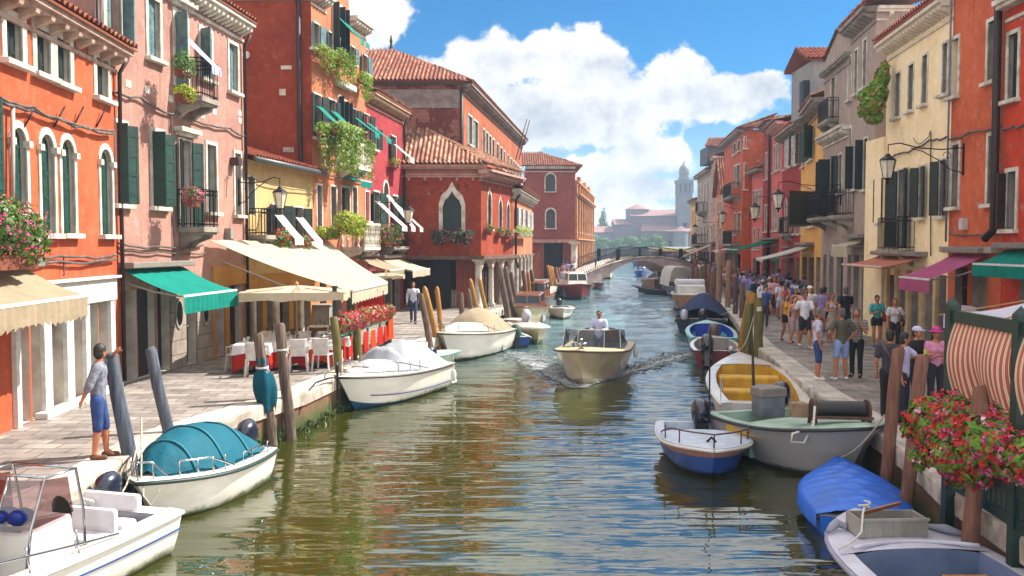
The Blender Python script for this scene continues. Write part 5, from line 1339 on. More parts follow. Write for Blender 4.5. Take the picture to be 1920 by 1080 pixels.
def watergrid():
    ys=[]; y=2.
    while y<130: ys.append(y); y*=1.0+.0062 if y>16 else 1.0+.0075
    ys+= [150,200,300,500,900,2000,4000]
    vs=[];fs=[];N=230
    for y in ys:
        w=14+y*.35 if y<130 else y*1.6
        for i in range(N+1):
            x=-w+2*w*i/N; 
            vs.append((x,y,wat(x,y) if y<130 else 0))
    for j in range(len(ys)-1):
        for i in range(N): b=j*(N+1)+i; fs.append((b,b+1,b+N+2,b+N+1))
    me=bpy.data.meshes.new('canal_water'); me.from_pydata(vs,[],fs); me.polygons.foreach_set('use_smooth',[True]*len(fs))
    o=bpy.data.objects.new('canal_water',me); link(o); o['kind']='structure'
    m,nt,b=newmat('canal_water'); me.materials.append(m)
    tc=nd(nt,'ShaderNodeTexCoord').outputs['Object']
    b.inputs['Base Color'].default_value=hx('4f5a1a',.62); b.inputs['Roughness'].default_value=.0; b.inputs['IOR'].default_value=3.3
    b.inputs['Specular IOR Level'].default_value=.5
    sp=nd(nt,'ShaderNodeSeparateXYZ'); nt.links.new(tc,sp.inputs[0])
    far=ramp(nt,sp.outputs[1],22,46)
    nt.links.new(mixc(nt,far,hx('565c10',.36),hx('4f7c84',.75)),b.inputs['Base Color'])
    n1=noise(nt,tc,1.0,2,.5,(.55,2.2,1)); n2=noise(nt,tc,3.0,3,.5,(.45,1.8,1)); n3=noise(nt,tc,9,2,.5,(.6,1.5,1))
    def ma(op,a,bb):
        n=nd(nt,'ShaderNodeMath',operation=op)
        for i,v in enumerate((a,bb)):
            if hasattr(v,'links'): nt.links.new(v,n.inputs[i])
            else: n.inputs[i].default_value=v
        return n.outputs[0]
    f2=ma('ADD',ma('MULTIPLY',far,1.0),.12); f3=ma('ADD',ma('MULTIPLY',far,.5),.012)
    hh=ma('ADD',ma('ADD',ma('MULTIPLY',n1,ma('ADD',ma('MULTIPLY',far,.6),1.25)),ma('MULTIPLY',n2,f2)),ma('MULTIPLY',n3,f3))
    bumpn(nt,b,hh,.55,.06)
    return o
watergrid()
mb=MB(); mb.quad((-4000,-5,-2.2),(4000,-5,-2.2),(4000,4000,-2.2),(-4000,4000,-2.2)); tag(mb.build('canal_bed',simple('mud','2e2c18',.9)),None,None,None,'structure')
# foam at the moving boat's bow
mb=MB()
for s_ in (-1,1):
    for i in range(2600):
        t=R()**1.4*9; ln=1.9+.2*t+s_*(.12+.36*t); x=ln+random.gauss(0,.06+.05*t); y=26.5+t+random.gauss(0,.12); z=wat(x,y)+abs(random.gauss(0,.04))*math.exp(-t*.5)+.012
        s=U(.02,.07); p=V((x,y,z)); mb.add([p+V((-s*1.6,0,0)),p+V((0,-s,s*.5)),p+V((s*1.6,0,0)),p+V((0,s,s*.3))],[(0,1,2,3)])
tag(mb.build('bow_foam',simple('white_foam','f0f4f4',.6)),'white foam at the bow of the moving cream motorboat','foam',None,'stuff')
# ---- bridge
BST=simple('pinkish_bridge_stone','e2d0c8',.85,0,'b8a4a0',1.5,.5,10)
root=empty('footbridge',(11,90,0),'low arched stone footbridge with iron railings, full of people at its right end','bridge')
def arc(t,z0,z1,p=1.): return z0+(z1-z0)*(1-abs(2*t-1)**1.9)
L_=V((6.7,88.5,0)); R_=V((19.0,94,0)); ax=(R_-L_); L=ax.length; ux=ax/L; uy=V((-ux.y,ux.x,0))
W2=1.9; n=28; mb=MB()
top=[];bot=[]
for i in range(n+1):
    t=i/n; x=-1.8+(L+3.6)*t; tt=min(1,max(0,(x)/(L-1.5)));
    top.append((x,arc(t,QZ-.02,3.05))); bot.append((x,arc(max(0,min(1,(x+.7)/(L-.6))),-.9,2.7)))
for s_ in (-1,1):
    mb.grid([[L_+ux*a+uy*s_*W2+V((0,0,z)),L_+ux*c+uy*s_*W2+V((0,0,min(zz,z-.28)))] for (a,z),(c,zz) in zip(top,bot)])
mb.grid([[L_+ux*a-uy*W2+V((0,0,z)),L_+ux*a+uy*W2+V((0,0,z))] for a,z in top])
mb.grid([[L_+ux*a-uy*W2+V((0,0,min(z,top[i][1]-.28))),L_+ux*a+uy*W2+V((0,0,min(z,top[i][1]-.28)))] for i,(a,z) in enumerate(bot)])
mb.build('arch',BST,root)
mb=MB()
for s_ in (-1,1): mb.tube([L_+ux*a+uy*s_*(W2+.04)+V((0,0,z+.03)) for a,z in top],.11,6)
mb.build('coping',QST,root)
for s_ in (-1,1):
    mb=MB(); P=[L_+ux*a+uy*s_*(W2-.05)+V((0,0,z)) for a,z in top]
    mb.tube([p+V((0,0,1.0)) for p in P],.045,6); mb.tube([p+V((0,0,.15)) for p in P],.03,6)
    for i in range(n):
        for k in range(3):
            p=P[i].lerp(P[i+1],k/3); q=P[i].lerp(P[i+1],(k+1)/3)
            mb.tube([p+V((0,0,.15)),q+V((0,0,1.0))],.016,4); mb.tube([q+V((0,0,.15)),p+V((0,0,1.0))],.016,4)
    for i in (8,20): mb.bar(P[i],P[i]+V((0,0,1.25)),.28,.28,ux)
    for i in (0,4,12,16,24,28): mb.bar(P[i],P[i]+V((0,0,1.05)),.08,.08,ux)
    mb.build('railing',IRON,root)
# ---- far island: church, tower, bushes
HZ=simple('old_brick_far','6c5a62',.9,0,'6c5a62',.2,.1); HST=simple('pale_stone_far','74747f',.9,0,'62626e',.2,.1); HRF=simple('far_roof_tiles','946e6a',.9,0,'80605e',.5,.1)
YC=364.
def X(px,Y): return atY(px,460,Y).x
def Zp(py,Y): return atY(960,py,Y).z
mb=MB(); mb.box(-150,300,330,700,-1,1.0); tag(mb.build('island_ground',simple('far_ground','6a7048',.95,0,'5a6040',.1)),None,None,None,'structure')
root=empty('church',(X(1225,YC),YC,1),'long hazy brick church with a low octagonal dome on the far island','church')
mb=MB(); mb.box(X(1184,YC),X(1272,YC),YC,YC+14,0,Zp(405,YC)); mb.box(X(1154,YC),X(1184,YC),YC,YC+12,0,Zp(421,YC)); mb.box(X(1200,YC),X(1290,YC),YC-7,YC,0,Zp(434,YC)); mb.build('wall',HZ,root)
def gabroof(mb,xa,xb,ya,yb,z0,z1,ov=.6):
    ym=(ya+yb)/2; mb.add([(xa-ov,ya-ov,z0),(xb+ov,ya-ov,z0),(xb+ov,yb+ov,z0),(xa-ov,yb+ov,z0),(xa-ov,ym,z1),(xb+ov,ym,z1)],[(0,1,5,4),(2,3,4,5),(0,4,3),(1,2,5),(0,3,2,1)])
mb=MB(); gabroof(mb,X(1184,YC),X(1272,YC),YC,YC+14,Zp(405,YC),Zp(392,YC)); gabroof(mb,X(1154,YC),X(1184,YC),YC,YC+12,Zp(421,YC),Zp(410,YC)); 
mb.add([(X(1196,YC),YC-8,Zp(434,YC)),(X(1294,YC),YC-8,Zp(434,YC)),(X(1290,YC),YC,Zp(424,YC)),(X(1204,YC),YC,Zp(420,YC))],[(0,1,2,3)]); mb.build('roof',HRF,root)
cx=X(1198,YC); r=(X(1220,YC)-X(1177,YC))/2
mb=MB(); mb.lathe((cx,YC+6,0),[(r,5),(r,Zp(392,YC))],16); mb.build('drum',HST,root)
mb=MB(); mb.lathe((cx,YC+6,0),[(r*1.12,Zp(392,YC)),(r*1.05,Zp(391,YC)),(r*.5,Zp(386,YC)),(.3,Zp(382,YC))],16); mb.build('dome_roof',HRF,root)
mb=MB()
for px in (1166,1176,1215,1232,1250): mb.box(X(px,YC)-.7,X(px,YC)+.7,YC-7.1 if px>1200 else YC-.1,YC-6.9 if px>1200 else YC+.1,3,6)
mb.build('window',DARK,root)
root=empty('bell_tower',(X(1284,YC),YC-3,1),'tall pale bell tower with an onion dome, hazy in the distance','bell tower')
mb=MB(); a,b=X(1270.5,YC-3),X(1297.5,YC-3); w=b-a; yc=YC-3; mb.box(a,b,yc,yc+w,0,Zp(362,YC)); mb.box(a-.25,b+.25,yc-.25,yc+w+.25,Zp(364,YC),Zp(361,YC))
zb,zt=Zp(361,YC),Zp(345,YC)
for i in range(4):
    for j in range(4):
        if i in(0,3) or j in (0,3): mb.box(a+w*i/3-.4*(i>0)-.4*(i>2),a+w*i/3+.5,yc+w*j/3-.4*(j>0)-.4*(j>2),yc+w*j/3+.5,zb,zt)
mb.box(a-.3,b+.3,yc-.3,yc+w+.3,zt,Zp(340,YC)); mb.box(a-.6,b+.6,yc-.6,yc+w+.6,Zp(340,YC),Zp(338.5,YC)); mb.build('shaft',HST,root)
mb=MB()
for i in range(9):
    u=a+w*i/8; mb.box(u-.15,u+.15,yc-.45,yc-.2,Zp(338.5,YC),Zp(334,YC))
mb.build('balustrade',HST,root)
cx=(a+b)/2; cy=yc+w/2; Z=lambda p: Zp(p,YC)
mb=MB(); mb.lathe((cx,cy,0),[(w*.35,Z(338)),(w*.34,Z(327)),(w*.37,Z(326)),(w*.36,Z(320)),(w*.31,Z(314.5)),(w*.2,Z(310)),(.5,Z(308)),(.25,Z(305)),(.05,Z(300))],14); mb.build('onion_dome',simple('grey_lead','6a6c74',.6,0,'585a62',.3),root,smooth='auto')
mb=MB(); mb.box(a+w*.36,b-w*.36,yc-.05,yc+.1,Z(425),Z(418)); mb.build('window',DARK,root)
root=empty('island_house',(X(1135,370),370,1),'low hazy island house with pale red hipped roof left of the church','house')
mb=MB(); mb.box(X(1100,370),X(1154,370),366,378,0,Zp(436,370)); mb.build('wall',HST,root); mb=MB(); gabroof(mb,X(1098,370),X(1155,370),366,378,Zp(436,370),Zp(424,370)); mb.build('roof',HRF,root)
root=empty('chapel',(X(1277,352),352,1),'small round chapel with a pale conical roof at the foot of the bell tower','chapel')
mb=MB(); r=(X(1290,352)-X(1262,352))/2; mb.lathe((X(1276,352),352,0),[(r,0),(r,Zp(434,352))],12); mb.build('wall',HST,root)
mb=MB(); mb.lathe((X(1276,352),352,0),[(r*1.15,Zp(434,352)),(.3,Zp(424,352))],12); mb.build('roof',HRF,root)
# trees
def tree(label,x,y,z0,h,w,n,ls,leaf,name='tree',conic=False,group=None):
    root=empty(name,(x,y,z0),label,'tree',group); mb=MB()
    mb.tube([(x,y,z0-.3),(x+.1,y,z0+h*.3),(x-.1,y,z0+h*.6)],[w*.07,w*.05,w*.02],7)
    for k in range(4):
        a=k*1.7; mb.tube([(x,y,z0+h*.25),(x+w*.3*math.cos(a),y+w*.3*math.sin(a),z0+h*.55)],[w*.03,w*.01],5)
    mb.build('trunk',simple('bark','4a3a2c',.9),root)
    es=[]
    if conic:
        for k in range(7): t=k/6; es.append((V((x+U(-.2,.2),y,z0+h*(.2+.75*t))),(w*.5*(1-t*.85),w*.5*(1-t*.85),h*.12)))
    else:
        for k in range(9): a=U(0,6.3); rr=U(.1,.36)*w; es.append((V((x+rr*math.cos(a),y+rr*math.sin(a),z0+h*U(.42,.85))),(w*U(.18,.3),w*U(.18,.3),h*U(.13,.2))))
    leafcards(blobpts(es,n),ls).build('crown',leaf,root); return root
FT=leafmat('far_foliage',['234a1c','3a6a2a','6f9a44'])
tree('dark pointed cypress-like tree on the far island left of the church',X(1131,400),400,1,Zp(400,400)-1+2,9,2600,.8,FT,'cypress_tree',True)
for i,(px,py,w,lb) in enumerate(((1106,440,9,'leftmost pale green shrub on the far shore'),(1135,452,8,'low green shrub on the far shore under the cypress'),(1160,452,10,'dark green shrub in front of the church corner'),(1184,446,9,'bright green shrub before the church dome'),(1205,450,10,'green shrub in the middle of the shore hedge'),(1228,446,9,'tallest dark green shrub before the church nave'),(1242,455,6,'small pale shrub at the right end of the shore hedge'),(1120,428,7,'faint tree beside the cypress, behind the island house'))):
    Y=322. if py!=428 else 395; tree(lb,X(px,Y),Y,.8,max(3,Zp(py,Y)-.8+1.2),w,1300,.55,FT,'shrub',group='shrubs on the far shore')
# yellow waterbus
Y=190.; root=empty('waterbus',(X(1260,Y),Y,0),'long white and yellow waterbus moored beyond the bridge','waterbus')
a,b=X(1222,Y),X(1296,Y); z1=Zp(463,Y)
mb=MB(); mb.box(a,b,Y,Y+4,-.3,1.2); mb.build('hull',WHITE,root,bevel=.1); mb=MB(); mb.box(a+.5,b-.3,Y+.3,Y+3.7,1.2,z1-.9); mb.build('cabin',GLASS,root)
mb=MB(); mb.box(a,b,Y,Y+4,z1-.9,z1-.35); mb.build('yellow_band',simple('yellow_paint','e6b822',.4),root); mb=MB(); mb.box(a-.2,b+.2,Y-.1,Y+4.1,z1-.35,z1); mb.build('roof',WHITE,root,bevel=.05)
# far shore strip / low wall
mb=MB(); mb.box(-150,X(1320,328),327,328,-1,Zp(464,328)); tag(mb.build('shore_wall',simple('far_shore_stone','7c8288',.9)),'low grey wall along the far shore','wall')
# ---------------------------------------------------------------- POSTS
W_GREY=simple('slate_grey_post_paint','5a6270',.65,0,'2a303e',2,.7,9,(7,7,.5)); W_BRN=simple('weathered_post_wood','7c6654',.8,0,'32261f',2.5,.9,8,(9,9,.5))
W_YEL=simple('ochre_post_paint','b07a24',.6,0,'8c601a',3,.4,12,(6,6,1)); W_OLV=simple('olive_post_paint','6d6422',.55,0,'554e1c',3,.4,12,(6,6,1)); W_RB=simple('red_brown_post','8a5c46',.75,0,'684234',3,.5,12,(8,8,.8)); W_PALE=simple('pale_post_wood','a8846a',.8,0,'7d604c',3,.5,12,(8,8,.8)); W_DK=simple('dark_post_wood','6a5148',.8,0,'463630',3,.5,12,(8,8,.8))
def post(label,b,t,r,mat,tip='flat',group='wooden mooring posts',z0=-1.2):
    b=V(b);t=V(t); d=(t-b); o=V((b.x,b.y,0)); root_b=b+d*((z0-b.z)/d.z)
    mb=MB(); n=7; pts=[];rs=[]
    for i in range(n): s_=i/(n-1); p=root_b.lerp(t,s_); pts.append(p+V((.012*math.sin(i*2.3+b.x),.012*math.cos(i*1.7),0))); rs.append(r*(1.06-.1*s_)*(1+.03*math.sin(i*3.1+b.y)))
    if tip=='point': pts+= [t+d.normalized()*r*.9,t+d.normalized()*r*1.9]; rs+=[r*.78,r*.3]
    else: pts+= [t+d.normalized()*.03]; rs+=[r*.82]
    mb.tube(pts,rs,12); ob=mb.build('mooring_post',mat,None,smooth='auto',origin=(b.x,b.y,0)); tag(ob,label,'mooring post',group)
    return ob
def ppx(label,Y,bx,tx,ty,r,mat,tip='flat',z0=-1.2,group='wooden mooring posts'):
    b=V(((bx-960)/FPX*Y,Y,0)); t=atY(tx,ty,Y); return post(label,b,t,r,mat,tip,group,z0)
ppx('grey slanting post that the man leans his arm on',14.2,252,208,668,.115,W_GREY)
ppx('grey slanting post right behind the teal covered boat',15.9,330,282,657,.105,W_GREY)
ppx('weathered post with a furled teal cloth tied round it',18.9,507,484,630,.11,W_BRN)
ppx('weathered post with a bit of white rope, right of the teal-cloth post',19.5,542,524,610,.115,W_BRN)
ppx('olive post at the bow of the white cabin boat',23.4,641,626,597,.11,W_OLV)
ppx('olive post in front of the red geranium railing',26.0,674,667,590,.11,W_OLV)
L=[('grey post left of the beige covered boat',31,814,789,552,.11,W_BRN,'flat'),('ochre post just right of the grey post by the beige covered boat',32.5,828,798,547,.11,W_YEL,'point'),('ochre upright post behind the beige covered boat',34,831,820,546,.1,W_YEL,'point'),
('grey post left of a pair before the dark portico doorway',37,869,864,550,.11,W_BRN,'flat'),('grey post right of a pair before the portico, pointed top',38.5,891,879,550,.11,W_BRN,'point'),('left of two long ochre posts leaning beside the first portico column',40,908,883,530,.1,W_YEL,'point'),('right of two long ochre posts leaning beside the first portico column',41,921,900,528,.1,W_YEL,'point'),
('nearest tall grey leaning post against the portico columns',45,957,936,500,.16,W_BRN,'flat'),('second tall grey leaning post against the portico columns',46.5,966,947,503,.15,W_BRN,'flat'),('dark leaning post between the portico and the small arcade',49,972,958,512,.13,W_DK,'flat'),
('brown leaning post before the small arcade',55,992,981,508,.14,W_RB,'flat'),('dark leaning post at the right end of the small arcade',57,1006,996,508,.14,W_DK,'flat'),('ochre thin post before the small arcade',56,998,990,512,.1,W_YEL,'flat')]
for l in L: ppx(*l)
for i,(bx,tx) in enumerate(((1039,1027),(1042,1031),(1046,1034),(1033,1036))): ppx('ochre post in the leaning bunch behind the red boat',73+i,bx,tx,498+i,.12,W_YEL,'flat',group='bunch of ochre posts behind the red boat')
for i,(bx,tx) in enumerate(((1052,1042),(1057,1047),(1062,1055),(1068,1064),(1073,1070))): ppx('brown post in the row between the red boat and the bridge',78+i,bx,tx,502+i,.13,W_RB,'flat',group='brown posts between the red boat and the bridge')
ppx('left of two thick olive posts side by side on the right quay edge',29.8,1402,1405,572,.15,W_OLV); o=ppx('right of two thick olive posts side by side, with small white notices',29.3,1424,1423,560,.155,W_OLV)
for zz,dz,xx in ((2.62,.1,-.02),(2.15,.07,-.02)): MB().obox(V(((1423-960)/FPX*29.3+xx,29.3-.165,zz)),V((.07,0,0)),V((0,.012,0)),V((0,0,dz))).build('paper_notice',WHITE,o)
ppx('left of two ochre posts leaning steeply beside the olive pair',31.2,1385,1406,548,.11,W_YEL); ppx('right of two ochre posts leaning steeply beside the olive pair',30.6,1394,1412,552,.11,W_YEL)
RP=[(1350,478,52,W_PALE,.17,'tallest pale post on the right quay, pointed'),(1367,490,48,W_PALE,.15,'pale brown post right of the tallest pale one'),(1341,505,54,W_DK,.13,'dark post left of the tallest pale one'),(1392,531,41,W_BRN,.13,'short grey brown post behind the dark blue covered boat'),(1379,520,43.5,W_DK,.13,'dark post behind the dark blue covered boat')]
for i,(tx,ty,Y,m_,r,lb) in enumerate(RP): ppx(lb,Y,tx-3+i,tx,ty,r,m_,'point' if i==0 else 'flat')
for i,(tx,ty,Y) in enumerate(((1330,495,60),(1322,497,63),(1315,500,66),(1306,500,70),(1299,500,74),(1293,505,78),(1286,505,82),(1276,503,86),(1270,503,88),(1336,510,57),(1311,506,68))): ppx('brown post in the far row along the right quay',Y,tx-2+(i%3),tx,ty,.14,(W_RB,W_DK,W_OLV)[i%3],group='far row of posts along the right quay')
ppx('red-brown slanting post behind the blue covered boat',14.8,1667,1683,655,.1,W_RB); ppx('red-brown slanting post left of the big geranium bush',13.4,1706,1728,670,.1,W_RB); ppx('red-brown flat-topped post standing in the geranium bush',10.9,1829,1838,728,.1,W_RB)
# teal cloth on its post
b=V(((507-960)/FPX*18.9,18.9,0)); t=atY(484,630,18.9)
def onp(z): return b+(t-b)*(z/t.z)
mb=MB(); rows=[]
for j in range(13):
    s_=j/12; z=3.98-.0-(3.98-.0-1.5)*s_*1.0; z=.78+(1-s_)*1.08; c=onp(z); r=.105+.1*math.sin(PI*min(1,s_*.85))**1.3+.03*s_
    if .16<s_<.26: r*=.72
    rows.append([c+V((math.cos(a)*r*(1+.16*math.sin(5*a+s_*3)),math.sin(a)*r*(1+.16*math.sin(5*a+s_*3)),-.08*s_*math.sin(a*3))) for a in [2*PI*k/26 for k in range(26)]])
mb.grid(rows,True); o=mb.build('furled_cloth',TEALD,None,smooth=True,origin=onp(1.2)); tag(o,'furled dark teal canvas tied around a wooden post','furled parasol')
for (Y,bx,tx,ty,z) in ((18.9,507,484,630,1.64),(19.5,542,524,610,1.95)):
    b_=V(((bx-960)/FPX*Y,Y,0)); t_=atY(tx,ty,Y); c=b_+(t_-b_)*(z/t_.z); mb=MB(); r=.125 if Y<19 else .128
    for k in range(2): mb.tube([c+V((math.cos(a)*r,math.sin(a)*r,.02*k+.01*math.sin(a))) for a in [2*PI*i/14 for i in range(15)]],.012,5)
    mb.tube([c+V((r,-.05,0)),c+V((r+.04,-.08,-.06)),c+V((r-.02,-.12,-.14)),c+V((r+.02,-.13,.01))],.01,5)
    tag(mb.build('rope',WHITE,None,origin=c),'white rope knotted round the teal-cloth post' if Y<19 else 'white rope knotted round the post right of the teal cloth','rope')
# ---------------------------------------------------------------- BOATS
HW=simple('white_gelcoat','e9e6de',.25,0,'d8d4ca',2,coat=.4); HG=simple('grey_workboat_paint','8e8c8e',.5,0,'74706e',2.5,.2,14); HB=simple('blue_hull_paint','123f86',.35,0,'0e3270',2,coat=.3); HD=simple('navy_hull_paint','141a30',.4,0,'0c1020',2); HWD=simple('varnished_wood','8a4a1e',.3,0,'6a3414',3,.1,20,(1,6,1),coat=.5)
HCR=simple('cream_hull_paint','d2c39a',.35,0,'b8a878',2,coat=.3); ANT=simple('teal_antifouling','0f5c64',.7,0,'0c4048',3); ANTD=simple('dark_antifouling','1c1c24',.7); HRED=simple('dark_red_hull','7a1c20',.5,0,'5a1418',3); HTUR=simple('turquoise_trim','5fb4b0',.4); YUP=simple('yellow_upholstery','d8a81e',.6,0,'b98a18',3); FLO=simple('grey_boat_floor','9aa0a4',.7,0,'7e8488',3,.2); RUB=simple('dark_rubber_strake','22242a',.6); HBI=simple('bright_blue_lining','123fae',.5); UPW=simple('white_vinyl','e6e6ea',.4,0,'d0d0d6',3); NAVYC=cloth('navy_canvas','24345e',.8,.05); TARP=simple('blue_tarpaulin','0068dc',.42,0,'0056b8',1.5,.9,4); SILV=cloth('grey_silver_cover','b8bcc4',.6,.3); OBM=simple('dark_outboard_cowling','1a2238',.25,0,'141a2c',3,coat=.5); OBL=simple('pale_outboard_cowling','c8c6cc',.3,0,'b0aeb6',3,coat=.4); BLK=simple('black_plastic','101114',.4); OBR=simple('brown_grey_cowling','5e4c48',.35)
SEC_V=[(0,0),(.35,.12),(.72,.3),(.80,.36),(.90,.62),(1,1)]
SEC_R=[(0,0),(.42,.06),(.72,.22),(.88,.45),(.96,.72),(1,1)]
def hullmat(name,col,slime='59603a',rough=.3,zt=.16):
    if name in MC: return MC[name]
    m,nt,b=newmat(name); c=hx(col); tc=nd(nt,'ShaderNodeTexCoord').outputs['Object']
    o=mixc(nt,ramp(nt,noise(nt,tc,1.4,6,.7,(1,1,2.5)),.4,.75),c,tuple(x*.82 for x in c[:3])+(1,))
    o=mixc(nt,ramp(nt,noise(nt,tc,5,7,.75,(1,1,.25)),.6,.78),o,tuple(x*.6 for x in c[:3])+(1,))
    o=mixc(nt,ramp(nt,noise(nt,tc,11,5,.8,(.35,.35,3)),.68,.74),o,tuple(x*.5 for x in c[:3])+(1,))
    sp=nd(nt,'ShaderNodeSeparateXYZ'); nt.links.new(tc,sp.inputs[0])
    ad=nd(nt,'ShaderNodeMath',operation='MULTIPLY_ADD'); nt.links.new(noise(nt,tc,3,6,.7),ad.inputs[0]); ad.inputs[1].default_value=.34; nt.links.new(sp.outputs[2],ad.inputs[2])
    o=mixc(nt,ramp(nt,ad.outputs[0],zt+.17,zt+.05),o,hx(slime))
    nt.links.new(o,b.inputs['Base Color']); b.inputs['Roughness'].default_value=rough; MC[name]=m; return m
HWH=hullmat('weathered_white_hull','e6e2d6'); HG=hullmat('weathered_grey_hull','a3a09e','4a4a34',.5); HBH=hullmat('weathered_blue_hull','14489a','1a2a30',.35)
class Boat:
    def __init__(s,label,bow,stern,B,fb=(.55,.8),dr=.25,sec=SEC_V,hull=HW,ant=ANTD,strake=RUB,deckm=HW,inner=FLO,td=.6,rim=.16,st=.86,pb=2.4,rake=.5,mid=.38,band=None,cat='boat',name='motorboat',floor=.12,group=None,low=None):
        bow=V((bow[0],bow[1],0)); stern=V((stern[0],stern[1],0)); d=bow-stern; s.L=d.length; s.ang=math.atan2(d.y,d.x)
        s.M=Matrix.Translation(stern)@Matrix.Rotation(s.ang,4,'Z'); s.B=B; s.fb=fb; s.dr=dr; s.pb=pb; s.st=st; s.mid=mid; s.rake=rake
        s.root=empty(name,(stern+bow)/2,label,cat,group)
        mb=MB(); N=26
        for sd in (-1,1):
            rows=[]
            for i in range(N+1):
                t=i/N; rows.append([s.sp(t,a,b_,sd) for a,b_ in sec])
            vs=[p for r in rows for p in r]; n=len(sec); base=len(mb.v); mb.v+=[tuple(s.M@p) for p in vs]
            for i in range(N):
                for k in range(n-1):
                    mb.f.append([base+i*n+k,base+i*n+k+1,base+(i+1)*n+k+1,base+(i+1)*n+k]); mb.m.append(1 if k<2 else (2 if (band and k==n-2) else (3 if low and k<3 else 0)))
        mb.mi=0; a=[s.M@s.sp(0,x,z,-1) for x,z in sec][::-1]; b=[s.M@s.sp(0,x,z,1) for x,z in sec[1:]]
        mb.poly(a+b)
        hull=HWH if hull is HW else (HBH if hull is HB else hull); ant=hull if ant is HW else ant
        s.hull=mb.build('hull',[hull,ant,band or hull,low or hull],s.root,smooth='auto')
        mb=MB()
        for sd in (-1,1): mb.tube([s.M@(s.sp(i/20,1,1,sd)+V((0,sd*.01,-.03))) for i in range(21)],.032,6)
        mb.build('rubbing_strake',strake,s.root,smooth=True)
        # deck: side decks + foredeck, inner walls, floor
        mb=MB(); s.td=td; s.rim=rim
        for sd in (-1,1):
            r=[]
            for i in range(15):
                t=td*i/14; w=s.w(t); r.append([s.P(t,sd*w,s.zg(t)+.005),s.P(t,sd*max(.02,w-rim),s.zg(t)+.02)])
            mb.grid(r)
        r=[]
        for i in range(15):
            t=td+(1-td)*i/14; w=s.w(t); r.append([s.P(t,w*k/4,s.zg(t)+.005+.07*(1-(k/4)**2)*min(1,w*2)) for k in range(-4,5)])
        mb.grid(r); mb.quad(s.P(0,-s.w(0),s.zg(0)+.005),s.P(0,s.w(0),s.zg(0)+.005),s.P(.05,s.w(.05),s.zg(0)+.006),s.P(.05,-s.w(.05),s.zg(0)+.006))
        mb.build('deck',deckm,s.root,smooth='auto')
        mb=MB(); fl=floor; s.floor=fl
        for sd in (-1,1): mb.grid([[s.P(t,sd*max(.02,s.w(t)-rim),s.zg(t)+.02),s.P(t,sd*max(.015,s.w(t)-rim-.05),fl)] for t in [.05+(td-.05)*i/12 for i in range(13)]])
        mb.grid([[s.P(t,-max(.015,s.w(t)-rim-.05),fl),s.P(t,max(.015,s.w(t)-rim-.05),fl)] for t in [.05+(td-.05)*i/12 for i in range(13)]])
        w=s.w(td)-rim; mb.grid([[s.P(td,w*k/4,s.zg(td)+.005+.07*(1-(k/4)**2)) for k in range(-4,5)],[s.P(td,w*k/4,fl) for k in range(-4,5)]])
        w=s.w(.05)-rim; mb.quad(s.P(.05,-w,fl),s.P(.05,w,fl),s.P(.05,w,s.zg(0)),s.P(.05,-w,s.zg(0)))
        mb.build('cockpit_lining',inner,s.root)
    def w(s,t):
        m=s.mid
        if t<m: return s.B/2*(1-(1-s.st)*((m-t)/m)**2)
        return s.B/2*max(0,1-((t-m)/(1-m))**s.pb)
    def zg(s,t): return s.fb[0]+(s.fb[1]-s.fb[0])*t**2
    def sp(s,t,a,b,sd):
        w=s.w(t); zk=-s.dr+(s.dr*.6+.1)*t**5; zg=s.zg(t); k=1-.35*t**2
        x=t*s.L-s.rake*t**4*(1-b)
        return V((x,sd*w*(a if b==1 else a*k),zk+(zg-zk)*b))
    def P(s,t,y,z): return s.M@V((t*s.L,y,z))
    def rail(s,t0,t1,sides=(-1,1),h=.32,n=5,front=False,mat=None,r=.016,ins=.07):
        if len(sides)>1 and not front:
            for q in sides: s.rail(t0,t1,(q,),h,n,front,mat,r,ins)
            return
        mb=MB(); 
        for sd in sides:
            pts=[s.P(t0+(t1-t0)*i/12,sd*max(.0,s.w(t0+(t1-t0)*i/12)-ins),s.zg(t0+(t1-t0)*i/12)+h*min(1,.15+1.6*i/12 if i<7 else 1)) for i in range(13)]
            mb.tube(pts,r,6)
            for k in range(1,n+1):
                t=t0+(t1-t0)*k/n; mb.tube([s.P(t,sd*max(0,s.w(t)-ins),s.zg(t)+h),s.P(t-.01,sd*max(0,s.w(t)-ins-.0),s.zg(t))],r*.85,6)
        if front: 
            a=[s.P(t1,sd*max(0,s.w(t1)-ins),s.zg(t1)+h) for sd in (-1,1)]; mb.tube([a[0],s.P(min(.995,t1+.03),0,s.zg(1)+h),a[1]],r,6)
        mb.build('rail',mat or CHROME,s.root,smooth=True)
    def outboard(s,y=0,mat=None,tilt=0,sc=1,x=-.25):
        mb=MB(); z=s.zg(0)
        Mx=s.M@Matrix.Translation(V((x,y,z)))@Matrix.Rotation(math.radians(tilt),4,'Y')@Matrix.Scale(sc,4)
        i0=len(mb.v); prof=[(.13,.0),(.17,.05),(.19,.2),(.18,.33),(.13,.42),(.05,.46)]
        mb.lathe((0,0,0),prof,14,sx=1.45,sy=.95); mb.xf(Mx,i0); o=mb.build('outboard_motor',mat or OBM,s.root,smooth='auto')
        mb=MB(); i0=0; mb.box(-.1,.1,-.07,.07,-.75,0); mb.box(.05,.25,-.12,.12,-.2,.03); mb.lathe((-.05,0,-.95),[(.02,0),(.06,.06),(.06,.2),(.04,.25)],8); mb.box(-.2,.12,-.1,.1,-.55,-.53); mb.xf(Mx); mb.build('motor_leg',BLK,o)
        mb=MB(); mb.tube([(.15,0,.1),(.5,.03,.16),(.62,.03,.18)],[.03,.02,.03],6).xf(Mx); mb.build('tiller',BLK,o); return o
